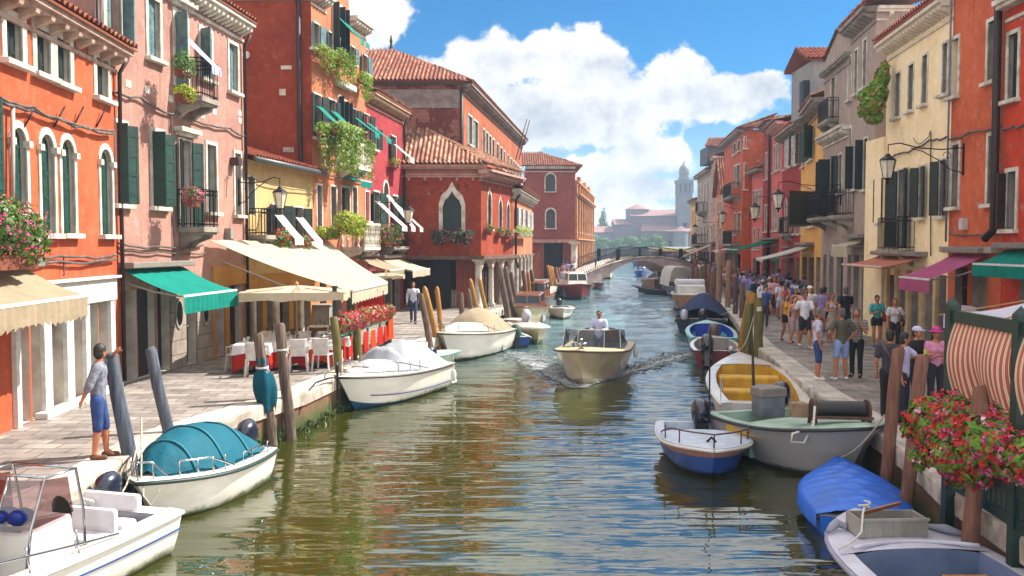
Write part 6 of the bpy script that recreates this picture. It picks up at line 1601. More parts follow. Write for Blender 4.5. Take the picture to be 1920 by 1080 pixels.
    def bench(s,t,d=.35,h=.35,mat=None,w=None):
        w=w or s.w(t)-s.rim-.03; mb=MB(); c=s.P(t,0,s.floor+h/2); mb.obox(c,(s.M.to_3x3()@V((d/2,0,0))),(s.M.to_3x3()@V((0,w,0))),V((0,0,h/2))); return mb.build('seat',mat or UPW,s.root,bevel=.03)
    def box(s,name,t,y,z,dx,dy,dz,mat,bevel=.02,parent=None):
        mb=MB(); mb.obox(s.P(t,y,z),(s.M.to_3x3()@V((dx/2,0,0))),(s.M.to_3x3()@V((0,dy/2,0))),V((0,0,dz/2))); return mb.build(name,mat,parent or s.root,bevel=bevel)
    def cover(s,t0,t1,H,mat,name='boat_cover',pw=2.2,over=.03,drop=.06,wr=.02,n=28,wid=1.,rid=0):
        mb=MB(); rows=[]
        for i in range(n+1):
            t=t0+(t1-t0)*i/n; w=max(.01,s.w(t)*wid+over); row=[]
            for k in range(-10,11):
                a=k/10; z=s.zg(t)+.03+H((t-t0)/(t1-t0))*(1-abs(a)**pw)+wr*math.sin(i*1.3+k*.7)*math.sin(k*1.9+i*.4)*(1-abs(a))
                if rid: z+=rid*abs(math.sin(i*PI/4))*(1-a*a)
                row.append(s.P(t,w*a,z))
            row=[s.P(t,-w-.01,s.zg(t)-drop)]+row+[s.P(t,w+.01,s.zg(t)-drop)]; rows.append(row)
        mb.grid(rows); return mb.build(name,mat,s.root,smooth=True)
    def windshield(s,t,h=.42,w=None,back=.35,mat=None,frame=CHROME,zb=None,side=.5,panes=3):
        w=w or s.w(t)-s.rim+.02; z=(s.zg(t)+.06) if zb is None else zb; t2=t-side/s.L
        b=[s.P(t2,-w,z),s.P(t-.02,-w*.97,z),s.P(t+.02,-w*.45,z),s.P(t+.02,w*.45,z),s.P(t-.02,w*.97,z),s.P(t2,w,z)]
        k=back/s.L; T=lambda tt,yy: s.P(tt-k,yy,z+h); tp=[s.P(t2-k*.2,-w*.96,z+h*.75),T(t-.02,-w*.92),T(t+.02,-w*.43),T(t+.02,w*.43),T(t-.02,w*.92),s.P(t2-k*.2,w*.96,z+h*.75)]
        mb=MB(); mb.grid([b,tp]); o=mb.build('windshield',mat or CLEAR,s.root)
        mb=MB(); mb.tube(tp,.018,6); mb.tube(b,.014,6)
        for i in range(6): mb.tube([b[i],tp[i]],.015,6)
        mb.build('windshield_frame',frame,o); return o
def mkclear():
    m,nt,b=newmat('tinted_clear_glass'); tr=nd(nt,'ShaderNodeBsdfTransparent'); tr.inputs[0].default_value=(.62,.68,.74,1); gl=nd(nt,'ShaderNodeBsdfGlossy'); gl.inputs['Roughness'].default_value=.03
    fr=nd(nt,'ShaderNodeFresnel'); fr.inputs[0].default_value=1.5; mx=nd(nt,'ShaderNodeMixShader'); nt.links.new(fr.outputs[0],mx.inputs[0]); nt.links.new(tr.outputs[0],mx.inputs[1]); nt.links.new(gl.outputs[0],mx.inputs[2]); nt.links.new(mx.outputs[0],nt.nodes['Material Output'].inputs[0]); return m
CLEAR=mkclear()
def mksmoke():
    m,nt,b=newmat('smoked_windshield'); tr=nd(nt,'ShaderNodeBsdfTransparent'); tr.inputs[0].default_value=(.30,.2,.22,1); gl=nd(nt,'ShaderNodeBsdfGlossy'); gl.inputs['Roughness'].default_value=.05
    mx=nd(nt,'ShaderNodeMixShader'); mx.inputs[0].default_value=.12; nt.links.new(tr.outputs[0],mx.inputs[1]); nt.links.new(gl.outputs[0],mx.inputs[2]); nt.links.new(mx.outputs[0],nt.nodes['Material Output'].inputs[0]); return m
SMOKE=mksmoke()
R3=lambda b,v: b.M.to_3x3()@V(v)
# B1 console boat, bottom left
b=Boat('white console motorboat in the bottom left corner with a smoked windscreen and white seats',(-6.75,6.9),(-5.25,12.35),1.75,(.62,.85),.3,SEC_V,HW,ANT,HW,td=.72,rim=.2,st=.93,pb=3,low=None); B1_=b
mb=MB()
for sd in (-1,1):
    for z,m_ in ((.34,0),): mb.tube([b.M@(b.sp(i/20,.93,.72,sd)+V((0,sd*.015,0))) for i in range(19)],.012,5)
mb.build('blue_stripe',HB,b.root)
mb=MB(); mb.hexa([b.P(x_,y_,z_) for x_,y_,z_ in ((.26,-.42,b.floor),(.41,-.42,b.floor),(.41,.42,b.floor),(.26,.42,b.floor),(.275,-.4,1.0),(.39,-.38,.94),(.39,.38,.94),(.275,.4,1.0))]); con=mb.build('console',HW,b.root,bevel=.05)
mb=MB(); mb.grid([[b.P(0.395,-.42,.98),b.P(0.410,0,.97),b.P(0.395,.42,.98)],[b.P(0.360,-.4,1.5),b.P(0.375,0,1.5),b.P(0.360,.4,1.5)]]); mb.grid([[b.P(0.395,-.42,.98),b.P(0.280,-.44,1.02)],[b.P(0.360,-.4,1.5),b.P(0.290,-.42,1.46)]]); mb.grid([[b.P(0.395,.42,.98),b.P(0.280,.44,1.02)],[b.P(0.360,.4,1.5),b.P(0.290,.42,1.46)]]); ws=mb.build('windshield',SMOKE,con)
mb=MB()
for y in (-.46,.46): mb.tube([b.P(0.250,y,.15),b.P(0.255,y,1.0),b.P(0.275,y,1.54),b.P(0.360,y,1.54),b.P(0.400,y,1.0),b.P(0.415,y,.5)],.018,8)
mb.tube([b.P(0.275,-.46,1.54),b.P(0.275,.46,1.54)],.018,8); mb.tube([b.P(0.360,-.46,1.54),b.P(0.360,.46,1.54)],.018,8); mb.tube([b.P(0.415,0,.5),b.P(0.405,0,1.0),b.P(0.370,0,1.53)],.018,8); mb.build('windshield_frame',CHROME,con,smooth=True)
mb=MB(); mb.lathe((0,0,0),[(.17,0),(.19,.02),(.17,.04)],16).xf(Matrix.Translation(b.P(0.250,.1,.95))@Matrix.Rotation(1.2,4,'Y')); mb.build('steering_wheel',BLK,con)
b.box('seat',.185,.05,.36,.36,.75,.38,UPW,.05); b.box('seat_back',.15,.05,.66,.1,.8,.36,UPW,.045); b.box('stern_bench',.08,-.1,.4,.34,.9,.32,UPW,.06); b.box('bench_back',.035,-.15,.72,.12,.9,.26,UPW,.055)
b.rail(.22,.99,(-1,1),.3,6); b.outboard(-.5,OBM,15,.85,-.2)
mb=MB()
for k in range(5): mb.tube([b.P(.0+.02*k,-.5+.03*k,.66+.02*k),b.P(.05+.01*k,-.35,.72+.03*k),b.P(.12,-.62-.03*k,.68),b.P(.1,-.45,.7+.02*k)],.014,6)
mb.build('rope_coil',simple('white_rope','dcd6cc',.8),b.root)
mb=MB(); 
for i in range(3): mb.ball(b.P(.38,-.18+.2*i,1.1),.14,.17,.1,10,6)
mb.build('blue_canvas_bundle',cloth('royal_blue_cloth','12246c',.8,.05),b.root,smooth=True)
# furled blue cloth bundle at the left border, on a mast of the boat
mb=MB(); 
mb.tube([b.P(.50,-.55,.2),b.P(.50,-.55,1.5)],.02,8); mb.ball(b.P(.50,-.55,1.62),.17,.16,.08,10,6); mb.ball(b.P(.505,-.53,1.15),.1,.1,.35,10,6); mb.build('furled_bimini',MC['royal_blue_cloth'],b.root,smooth=True)
# B2 teal covered boat
b=Boat('white runabout under a domed teal cover with steel bow rails',(-5.5,13.1),(-4.95,16.2),1.75,(.58,.74),.3,SEC_V,HW,HW,simple('green_black_strake','12352e',.5),td=.3,rim=.18,st=.88,pb=2.6,rake=.6)
mb=MB(); rows=[]
def teal(b):
    hoops=[(.18,.35),(.36,.72),(.56,.86),(.74,.62),(.90,.16)]
    n=30; rows=[]
    for i in range(n+1):
        t=.07+.83*i/n
        H=0
        if t<=.36: H=.36*math.sin((t-.07)/.29*PI/2)
        H=.06+ .56*math.sin(PI*min(1,max(0,(t-.05)/.86)))**.62
        if t>.80: H*=max(0.0,1-(t-.80)/.12)**.35 if t<.92 else .0
        w=max(.05,b.w(t)-.16); row=[]
        for k in range(-10,11):
            a=k/10; row.append(b.P(t,w*a,b.zg(t)+.04+H*(1-abs(a)**2.6)+.012*math.sin(i*1.1)*math.cos(k*.8)))
        rows.append(row)
    mb=MB(); mb.grid(rows); return mb.build('boat_cover',TEALC,b.root,smooth=True)
TEALC=cloth('teal_boat_cover','0b5f72',.7,.06); teal(b)
mb=MB()
for t in (.30,.55,.74):
    H=.06+ .56*math.sin(PI*min(1,max(0,(t-.05)/.86)))**.62; w=b.w(t)-.15
    mb.tube([b.P(t,w*k/12,b.zg(t)+.06+H*(1-abs(k/12)**2.6)) for k in range(-12,13)],.018,5)
mb.build('cover_seam',simple('teal_seam','1c7c8e',.7),b.root,smooth=True)
b.rail(.52,.84,(-1,1),.26,4); b.rail(.88,.99,(-1,1),.28,2,True); b.rail(.02,.44,(-1,1),.2,4); b.outboard(.1,OBM,20,1.0)
mb=MB()
mb.tube([b.P(.96,.05,b.zg(1)),b.P(1.0,.12,.55),b.P(.98,.2,.4),b.P(.96,.3,.6)],.012,5); mb.build('mooring_rope',WHITE,b.root)
# B3 white cabin boat
b=Boat('white cabin boat with a silver-grey cockpit cover, moored by the restaurant tables',(-4.3,22.3),(-2.55,27.0),2.05,(.74,.95),.3,SEC_V,HW,simple('blue_boot_paint','0f5878',.6),simple('brown_strake','3a2a26',.5),td=.35,rim=.2,st=.92,pb=2.8,rake=.8)
b.cover(.05,.62,lambda s_: .12+.62*math.sin(PI*min(1,s_*1.12+.02))**.7 if s_<.85 else .12+.55*(1-(s_-.85)/.15),SILV,wr=.04,wid=.84)
mb=MB(); rows=[]
for i in range(11):
    t=.55+.32*i/10; w=(b.w(t)-.3)*(1-.15*(i/10)); H=.26*math.sin(PI*(1-i/10)*.5)
    rows.append([b.P(t,w*k/6,b.zg(t)+.04+H*(1-abs(k/6)**4)+.04) for k in range(-6,7)])
mb.grid(rows); mb.build('cabin_top',HW,b.root,smooth=True)
b.box('deck_hatch',.74,0,b.zg(.74)+.2,.5,.5,.05,simple('grey_hatch','9ea0a6',.3)); b.rail(.38,.985,(-1,1),.34,6,True); b.outboard(.0,OBM,0,.9,-.3)
mb=MB(); mb.lathe(b.P(.93,0,b.zg(.93)+.08),[(.06,0),(.04,.05),(.08,.09)],8); mb.build('cleat',CHROME,b.root)
for sd in (-1,1):
    mb=MB(); mb.tube([b.M@(b.sp(i/20,.86,.5,sd)+V((0,sd*.012,0))) for i in range(18)],.012,5); mb.build('blue_stripe',HB,b.root)

b.box('swim_step',-.03,0,.15,.35,1.7,.08,HW)
# B4
b=Boat('small greenish white dinghy with a navy outboard, behind the white cabin boat',(-1.75,30.9),(-4.05,28.9+1.3),1.5,(.5,.62),.2,SEC_R,simple('algae_white_hull','c8ccb0',.5,0,'8fa080',2),ANT,HTUR,td=.45,inner=FLO,pb=2.2,name='dinghy'); b.outboard(0,OBM,25,1.15); b.bench(.3)
# B5
b=Boat('white cruiser with a beige canvas cockpit cover moored at the left quay',(-2.45,30.9+1),(-.75,37.2),2.5,(.85,1.1),.3,SEC_V,HW,HW,simple('brown_strake','3a2a26',.5),td=.35,rim=.2,pb=2.7,rake=.8)
b.cover(.1,.6,lambda s_: .1+.75*math.sin(PI*min(1,s_*1.0+.02))**.5,BEIGE,wid=.84); b.rail(.5,.985,(-1,1),.34,6,True)
mb=MB(); rows=[]
for i in range(9):
    t=.52+.34*i/8; w=(b.w(t)-.3); H=.3*math.cos(PI*(i/8)*.5); rows.append([b.P(t,w*k/6,b.zg(t)+.05+H*(1-abs(k/6)**4)+.03) for k in range(-6,7)])
mb.grid(rows); mb.build('cabin_top',HW,b.root,smooth=True); b.box('porthole',.68,-.62,b.zg(.68)+.16,.45,.03,.12,BLK)
# B6,B7,B8...
b=Boat('blue and white rowing boat with a dark green covered outboard',(-1.25,42.5),(.1,36.9),1.6,(.45,.65),.2,SEC_R,HB,HB,HW,HW,simple('pale_blue_lining','9fc0cc',.6),td=.8,name='rowing_boat',pb=2); b.bench(.3,mat=HTUR); b.bench(.6,mat=HTUR); o=b.outboard(0,simple('green_motor_cover','0f4a3a',.7),10,1.2)
b=Boat('small cream dinghy with a pale outboard tilted up, left of the moving boat',(1.15,38.0),(.5,42.5),1.6,(.6,.75),.2,SEC_V,HCR,simple('algae_hull','8a8c50',.7),HW,HW,td=.25,pb=3.2,st=.95,name='dinghy'); b.outboard(.2,OBL,20,1.3,-.2); b.bench(.2)
b=Boat('pink and white low dinghy moored between the rowing boat and the water taxi',(.2,43.5),(-.2,47.2),1.4,(.5,.6),.2,SEC_R,HW,HRED,simple('dull_pink','b06a60',.5),td=.6,name='dinghy')
def taxi(label,bow,stern,B,hull,cabm=HWD,ch=.75,t0=.1,t1=.6,fb=(.8,1.15),glass=GLASS,roof=HWD,**k):
    b=Boat(label,bow,stern,B,fb,.3,SEC_V,hull,ANTD,HWD,k.pop('deck',HWD),FLO,.62,.18,name='cabin_boat',**k)
    w0=b.w(t0)*.8; w1=b.w(t1)*.72; z=b.zg(.3)-.1
    A=[(t0,-w0),(t1,-w1),(t1,w1),(t0,w0)]
    mb=MB(); mb.hexa([b.P(t,y,z) for t,y in A]+[b.P(t-(.03 if t==t1 else 0),y*.94,z+ch*.5) for t,y in A]); c=mb.build('cabin',cabm,b.root)
    mb=MB(); mb.hexa([b.P(t-(.03 if t==t1 else 0),y*.92,z+ch*.5) for t,y in A]+[b.P(t-(.06 if t==t1 else 0),y*.86,z+ch) for t,y in A]); mb.build('cabin_glass',glass,c)
    mb=MB()
    for t,y in [(t0,-w0),(t0,w0),(t1,-w1),(t1,w1),(t1,0),((t0+t1)/2,-(w0+w1)/2),((t0+t1)/2,(w0+w1)/2)]:
        f_=.03 if t==t1 else 0; mb.bar(b.P(t-f_,y*.945,z+ch*.5),b.P(t-2*f_,y*.88,z+ch),.06,.06)
    mb.build('window_post',cabm,c)
    mb=MB(); mb.hexa([b.P(t-(.06 if t==t1 else -.0),y*.92,z+ch) for t,y in A]+[b.P(t-(.07 if t==t1 else -.0),y*.8,z+ch+.1) for t,y in A]); mb.build('cabin_roof',roof,c,bevel=.03); return b
taxi('varnished wooden cabin launch with a cream hull, bow towards the viewer',(.55,45.2),(1.1,52.5),2.35,HCR)
taxi('second wooden cabin launch moored behind the cream-hulled one',(1.0,53),(1.8,60),2.2,HWD,ch=.9,fb=(1.0,1.2))
b=Boat('white inflatable-style dinghy beside the wooden launches',(2.9,50.6),(2.9,55.5),1.6,(.5,.7),.1,SEC_R,HW,HW,HW,HW,FLO,td=.8,name='dinghy',pb=1.9,rim=.28); b.outboard(0,BLK)
taxi('dark red boat with a white and grey cabin near the ochre post bunch',(5.3,68.5),(4.9,77),2.7,HRED,HW,1.0,.2,.7,(1.0,1.3),roof=HW,deck=HW)
b=Boat('grey open boat moored under the left end of the bridge',(9.4,91+5),(9.0,110),2.6,(.9,1.2),.3,SEC_V,simple('grey_blue_hull','707680',.5),ANTD,RUB); b.windshield(.6,.5)
b=Boat('brown dinghy at the left foot of the bridge',(8.3,86),(8.2,91),1.6,(.5,.7),.2,SEC_R,HWD,ANTD,RUB); 
b=Boat('second grey boat moored beyond the bridge on the left',(12.2,112),(11.6,119),2.2,(.8,1.0),.3,SEC_V,HW,ANTD,RUB); b.outboard(0,OBM)
# moving boat
b=Boat('cream motorboat coming towards the viewer with a man at the wheel',(1.9,25.6),(3.25,32.2),2.35,(.78,1.22),.35,SEC_V,simple('moving_boat_hull','cbbd98',.3,0,'b4a684',2,coat=.4),simple('moving_boat_bottom','a09474',.5),simple('brown_strake','3a2a26',.5),simple('pale_teak_deck','c9b48c',.5,0,'a8946c',3,.1,20,(1,8,1)),FLO,td=.55,rim=.22,st=.95,pb=2.3,rake=1.1,mid=.45); MV=b
b.windshield(.56,.55,None,.25,None,CHROME,None,1.6)
mb=MB(); mb.lathe(b.P(.93,0,b.zg(.93)+.06),[(.1,0),(.04,.04),(.03,.22),(.08,.26),(.03,.3)],10); mb.tube([b.P(.93,-.14,b.zg(.93)+.2),b.P(.93,.14,b.zg(.93)+.2)],.025,6); mb.tube([b.P(.93,0,b.zg(.93)+.1),b.P(.985,0,b.zg(1)+.16)],.03,6); mb.build('bow_cleat',CHROME,b.root,smooth=True)
mb=MB(); mb.tube([b.P(.55,.72,1.05),b.P(.60,.70,1.32)],.012,5); mb.build('wiper',BLK,b.root)
mb=MB(); rows=[]
for j in range(7):
    rows.append([b.P(.12+.03*j/6,(b.w(.15)-.2)*k/6,b.zg(.1)+.05+.55*(1-abs(k/6)**4)*(j/6)) for k in range(-6,7)])
mb.grid(rows); mb.build('folded_hood',simple('taupe_canvas','8d8478',.8),b.root,smooth=True); b.bench(.3,.5,.4)
# far boats right
b=Boat('low black rowing boat lying across the canal before the bridge',(10.45,79),(14.2,77),1.3,(.35,.75),.1,SEC_R,HD,HD,RUB,HD,HD,td=.85,pb=1.8,rake=1.2,name='rowing_boat')
b=Boat('tiny bright blue motorboat carrying two people beyond the bridge',(17.6,121),(17.7,126),1.7,(.7,.9),.2,SEC_V,HBI,HBI,HBI); TB=b; b.windshield(.55,.4)
b=Boat('long blue boat moored across the water beyond the bridge',(24,183),(33.5,184),2.4,(1.3,1.8),.3,SEC_R,HB,HB,HW,HW)
b=Boat('brown wooden boat moored left of the white-canopied boat',(12.9,82),(14.0,92),2.3,(.9,1.2),.3,SEC_V,HWD,ANTD,HW,HWD); b.windshield(.55,.6)
b=Boat('dark boat with white cover moored beyond the white-canopied boat',(14.5,88),(15.8,98),2.3,(.8,1.1),.3,SEC_V,HD,ANTD,HW); b.cover(.1,.7,lambda s_:.6*math.sin(PI*s_)**.5,NAVYC)
b=Boat('boat with a tall white canvas canopy near the bridge, stern to the viewer',(14.3,83.5),(14.1,74.5),2.5,(.8,1.1),.3,SEC_V,simple('grey_blue_hull','707680',.5),ANTD,RUB)
mb=MB(); rows=[]
for j in range(9):
    t=.06+.6*j/8; rows.append([b.P(t,-1.15,.8)]+[b.P(t,-1.15+2.3*k/10,.8+1.6*(1-abs(k/5-1)**6)+.02*math.sin(j+k)) for k in range(0,11)]+[b.P(t,1.15,.8)])
mb.grid(rows); mb.poly(rows[-1]); mb.build('canopy',WCAN,b.root,smooth='auto'); b.outboard(.1,OBM,0,1.3)
b=Boat('white boat with orange-brown hull and a rolled white cover, right of the canal',(11.1,55.3),(12.2,63),2.4,(1.0,1.2),.3,SEC_V,simple('tan_hull','b98458',.4,0,'96683f',2),ANTD,HW); b.windshield(.55,.5); b.box('white_roll',.4,0,1.75,.5,2.0,.45,UPW,.15); b.box('cabin',.55,0,1.35,1.4,1.8,.6,HW,.08)
b=Boat('small tan dinghy in front of the tan-hulled white boat',(11.0,51.2),(11.5,54.2),1.3,(.4,.55),.15,SEC_R,HWD,ANTD,HW,HW,name='dinghy')
b=Boat('black-hulled boat wholly under a dark blue peaked cover',(10.7,50.3),(8.85,42.4),2.4,(.75,1.0),.3,SEC_V,HD,HD,HW,pb=3,st=.98); b.cover(.04,.95,lambda s_:.1+.8*math.sin(PI*min(1,s_*.8+.12))**.8,NAVYC,pw=1.6,drop=.3); b.outboard(-.1,OBM,0,1.1); b.outboard(.75,OBL,0,1.0)
b=Boat('turquoise-rimmed boat with a bright blue lining',(8.5,39.5),(7.65,34.2),1.95,(.7,.95),.3,SEC_R,HTUR,ANTD,HTUR,simple('pale_aqua_deck','a8d0d0',.4),HBI,td=.75,rim=.14,pb=2.6); b.outboard(0,OBR,0,1.2,.1); b.bench(.35,mat=HBI)
b=Boat('dinghy with a dark red hull and black outboard, stern to the viewer',(7.65,34.6),(7.0,30.8),1.75,(.6,.8),.25,SEC_R,HRED,ANTD,RUB,HW,simple('tan_grey_lining','a09a94',.7),td=.72,rim=.14,name='dinghy'); b.outboard(.35,OBM,40,1.35); b.outboard(-.45,OBL,50,.5)
# yellow interior boat
b=Boat('long white boat with yellow upholstered seats and a small tricolour flag',(6.85,27.2),(5.55,19.7),2.25,(.72,1.0),.3,SEC_R,simple('offwhite_hull','cfcdc6',.45,0,'aeaba2',2),ANTD,HW,HW,YUP,td=.70,rim=.22,pb=2.2,st=.84,floor=.22); YB=b
b.box('seat',.58,0,.5,.5,1.6,.45,YUP,.06); b.box('seat',.38,0,.42,.55,1.7,.35,YUP,.06); b.box('grey_tank',.25,-.2,.6,.5,.55,.5,simple('grey_tank_paint','7d8088',.5),.04); b.outboard(-.35,OBM,10,1.1,.1)
mb=MB(); mb.tube([b.P(.2,.1,.3),b.P(.24,.15,2.2)],[.05,.018],8); mb.build('oar',BLK,b.root)
fl=MB(); p=b.P(.02,.95,.75); fl.tube([p,p+V((0,0,.55))],.012,6); fo=fl.build('flagpole',WHITE,b.root)
for k,m_ in enumerate((simple('flag_green','1a7a3a',.7),WHITE,simple('flag_red','c8202a',.7))):
    q=MB(); q.grid([[p+V((.0+.02*math.sin(j),-.07*k-.07*i,.5-.28*j/4)) for i in range(2)] for j in range(5)]); q.build('flag_panel',m_,fo)
# grey workboat
b=Boat('grey workboat with a yellow stripe and a big winch across its bow',(6.15,15.35),(5.05,19.1),2.3,(.72,1.1),.3,SEC_V,HG,simple('dark_grey_bottom','55504e',.6),simple('black_rub_rail','26262c',.5),simple('pale_green_deck','a9c0ae',.6,0,'8aa48f',3,.2),simple('pale_green_deck','a9c0ae',.6),td=.42,rim=.16,pb=3.4,st=.9,rake=.7); GB=b
mb=MB()
mb.grid([[b.M@(b.sp(t,.99,.93,-1)+V((0,-.02,0))),b.M@(b.sp(t,.985,.80,-1)+V((0,-.02,0)))] for t in [.25+.45*i/10 for i in range(11)]]); mb.build('yellow_stripe',simple('yellow_paint','d8a81a',.4),b.root)
b.box('engine_box',.13,.12,.88,.42,.55,.42,simple('grey_engine_box','757a84',.5,0,'5e636c',3),.03); b.box('engine_lid',.13,.12,1.18,.46,.6,.2,simple('brownish_lid','8a807a',.5),.03)
mb=MB(); mb.lathe((0,0,0),[(.1,0),(.1,.03),(.07,.035)],14).xf(Matrix.Translation(b.P(.07,.12,.88))@Matrix.Rotation(b.ang,4,'Z')@Matrix.Rotation(-PI/2,4,'Y')); mb.build('round_gauge',CHROME,b.root)
c=b.P(.78,-.02,b.zg(.8)+.28); ax=V((.97,-.1,0)).normalized()
wn=empty('winch',(c.x,c.y,c.z-.38)); wn.parent=b.root; wn.location=V((c.x,c.y,c.z-.38))-b.root.location
mb=MB(); mb.tube([c-ax*.42,c+ax*.42],.17,16); mb.build('drum',BLK,wn,smooth='auto')
mb=MB()
for s_ in (-.47,.47):
    mb.lathe((0,0,0),[(.2,-.02),(.2,.02)],14).xf(Matrix.Translation(c+ax*s_)@Matrix.Rotation(PI/2,4,'Y'),len(mb.v)-28)
    for e in (-.22,.22): mb.bar(c+ax*s_+V((0,e,-.36)),c+ax*s_+V((0,e*.3,.1)),.05,.05)
mb.bar(c-ax*.5+V((0,-.24,-.1)),c+ax*.5+V((0,-.24,-.1)),.05,.05); mb.bar(c-ax*.5+V((0,-.24,-.33)),c+ax*.5+V((0,-.24,-.33)),.05,.05); mb.build('winch_frame',simple('rusty_iron','6b4636',.8,0,'4a3028',6,.4),wn)
mb=MB(); mb.obox(c-ax*.72,ax*.14,V((0,.13,0)),V((0,0,.13))); mb.build('gearbox',simple('tan_gearbox','9a7c5c',.6,0,'6f563e',4,.3),wn,bevel=.02)
mb=MB(); mb.tube([c-ax*.5+V((0,-.2,.1)),c-ax*.55+V((0,-.3,-.2)),c-ax*.75+V((0,-.42,-.52)),c-ax*.98+V((0,-.45,-.5)),c-ax*.95+V((0,-.42,-.36)),c-ax*.75+V((0,-.35,-.32))],.022,7); mb.build('hose_loop',simple('white_rope','dcd6cc',.8),wn,smooth=True)
# blue small boat
b=Boat('small blue and white boat with a tall thin mast on its outboard',(3.55,15.75),(3.85,18.9),1.75,(.5,.62),.2,SEC_R,HB,HD,HW,simple('pale_blue_white_deck','ccd6e6',.4),simple('pale_blue_white_deck','ccd6e6',.4),td=.4,rim=.16,pb=3.4,st=.9,band=simple('pinkish_band','b07a68',.5),rake=.35)
b.rail(.45,.99,(-1,1),.26,3,True,simple('brown_rail','6b5248',.5,.3)); b.outboard(.1,OBM,0,1.1,.1); mb=MB(); mb.tube([b.P(.1,.25,.6),b.P(.1,.25,2.5)],.018,6); mb.build('mast',BLK,b.root); b.bench(.25,.4,.3)
mb=MB(); mb.tube([b.P(.86,-.08,.66),b.P(.87,0,.75),b.P(.86,.08,.66)],.025,6); mb.build('cleat',BLK,b.root)
# blue tarp boat
b=Boat('boat wrapped in a wrinkled bright blue tarpaulin, bow away from the viewer',(5.68,15.7),(5.0,12.7),1.5,(.32,.38),.25,SEC_R,TARP,ANTD,RUB,pb=2,st=.8)
b.cover(.0,.995,lambda s_:.06+.14*math.sin(PI*min(1,s_*.9+.05))**.8,TARP,'tarpaulin',pw=2,over=.05,drop=.16,wr=.025,n=44,rid=.035)
# bottom right boat
b=Boat('pale lilac-white open boat in the bottom right corner with a grey crate on its foredeck',(4.72,12.35),(5.0,6.5),2.0,(.5,.58),.25,SEC_R,simple('pale_lilac_hull','c2bfd0',.4,0,'a8a5b8',2,coat=.3),ANTD,simple('lilac_strake','9f9cae',.5),simple('lilac_white_deck','d6d3e0',.35,0,'c0bdcc',2),simple('blue_grey_lining','6f7e9c',.5,0,'5c6a86',2),td=.70,rim=.2,pb=3.6,st=.9,rake=.25,mid=.5,floor=.05); BR=b
mb=MB(); rows=[]; 
w=b.w(.70)-.2; mb.tube([b.P(.70+.035*(1-(k/6)**2),w*k/6,b.zg(.7)+.09) for k in range(-6,7)],.026,8); mb.build('coaming',MC['lilac_white_deck'],b.root,smooth=True)
cr=empty('plastic_crate',b.P(.80,.0,b.zg(.8)+.07),'grey open plastic crate with rope on the foredeck of the bottom right boat','crate')
gc=simple('grey_crate_plastic','a6a096',.55,0,'8e887e',3); ux_=R3(b,(0,1,0)); vx_=R3(b,(1,0,0)); c=b.P(.80,.1,b.zg(.8)+.07)
mb=MB(); 
for (o_,a_,b2) in ((vx_*.19,ux_*.42,vx_*.012),(-vx_*.19,ux_*.42,vx_*.012),(ux_*.42,vx_*.2,ux_*.012),(-ux_*.42,vx_*.2,ux_*.012)): mb.obox(c+o_+V((0,0,.11)),a_,b2,V((0,0,.11)))
mb.obox(c,ux_*.42,vx_*.2,V((0,0,.01)))
for k in range(-3,4): mb.obox(c-vx_*.205+ux_*.12*k+V((0,0,.11)),ux_*.012,vx_*.012,V((0,0,.10)))
mb.obox(c-vx_*.205+V((0,0,.215)),ux_*.44,vx_*.02,V((0,0,.015))); mb.build('crate_body',gc,cr)
mb=MB(); mb.tube([c-ux_*-.25+V((0,0,.3)),c+ux_*.33-vx_*.1+V((0,0,.34)),c+ux_*.4-vx_*.22+V((0,0,.3)),c+ux_*.45-vx_*.3+V((0,0,.1)),c+ux_*.6-vx_*.4+V((0,0,.02)),c+ux_*.85-vx_*.6],.014,6); mb.tube([c+ux_*.28+V((.07*math.cos(a),.04*math.sin(a),.31+.01*a)) for a in [i*.6 for i in range(14)]],.013,6); mb.build('rope',simple('white_rope','dcd6cc',.8),cr,smooth=True)
mb=MB(); mb.bar(c+V((-.3,-.02,.25)),c+V((.22,.12,.33)),.05,.04); tag(mb.build('wooden_oar_end',HWD,None,origin=c+V((0,0,.3))),'short brown wooden tiller lying across the grey crate','tiller')
mb=MB(); 
for s_ in (-1,1): mb.tube([b.P(.55,s_*(b.w(.5)-.1)+.05*math.cos(a),b.zg(.5)+.03+.0*a) + R3(b,(.05*math.sin(a),0,0)) for a in [i*.6 for i in range(8)]],.01,5)
mb.build('mooring_ring',CHROME,b.root)
mb=MB(); mb.tube([b.P(.82,.8,b.zg(.8)+.05),b.P(.84,.62,b.zg(.8)+.12),b.P(.82,.55,b.zg(.8)+.1)],[.03,.06,.04],8); mb.build('grey_fender_cloth',simple('lilac_cloth','9a96a6',.8),b.root,smooth=True); mb=MB(); mb.tube([b.P(.78,-.86,b.zg(.8)+.05),b.P(.80,-.66,b.zg(.8)+.1),b.P(.83,-.5,b.zg(.8)+.08)],[.03,.06,.03],8); mb.build('grey_fender_cloth',simple('lilac_cloth','9a96a6',.8),b.root,smooth=True)
ch=empty('wooden_chair',b.P(.50,.0,.05),'small orange-brown wooden chair inside the bottom right boat','chair'); co_=b.P(.50,.05,.05)
CW=simple('honey_wood','c07a34',.5,0,'a0602a',5,.1,20)
for (dx,dy,hh) in ((-.2,0,.62),(.2,0,.62),(-.2,-.34,.42),(.2,-.34,.42)):
    mb=MB(); mb.bar(co_+V((dx,dy,0)),co_+V((dx,dy+(.05 if hh>.5 else 0),hh)),.035,.035); mb.build('leg',CW,ch)
mb=MB(); mb.obox(co_+V((0,-.17,.42)),V((.22,0,0)),V((0,.19,0)),V((0,0,.015))); mb.build('seat',simple('blue_seat_pad','5a6a9c',.7),ch)
mb=MB(); mb.obox(co_+V((0,.05,.62)),V((.24,0,0)),V((0,.015,0)),V((0,0,.035))); mb.build('backrest',CW,ch,bevel=.01)
mb=MB(); 
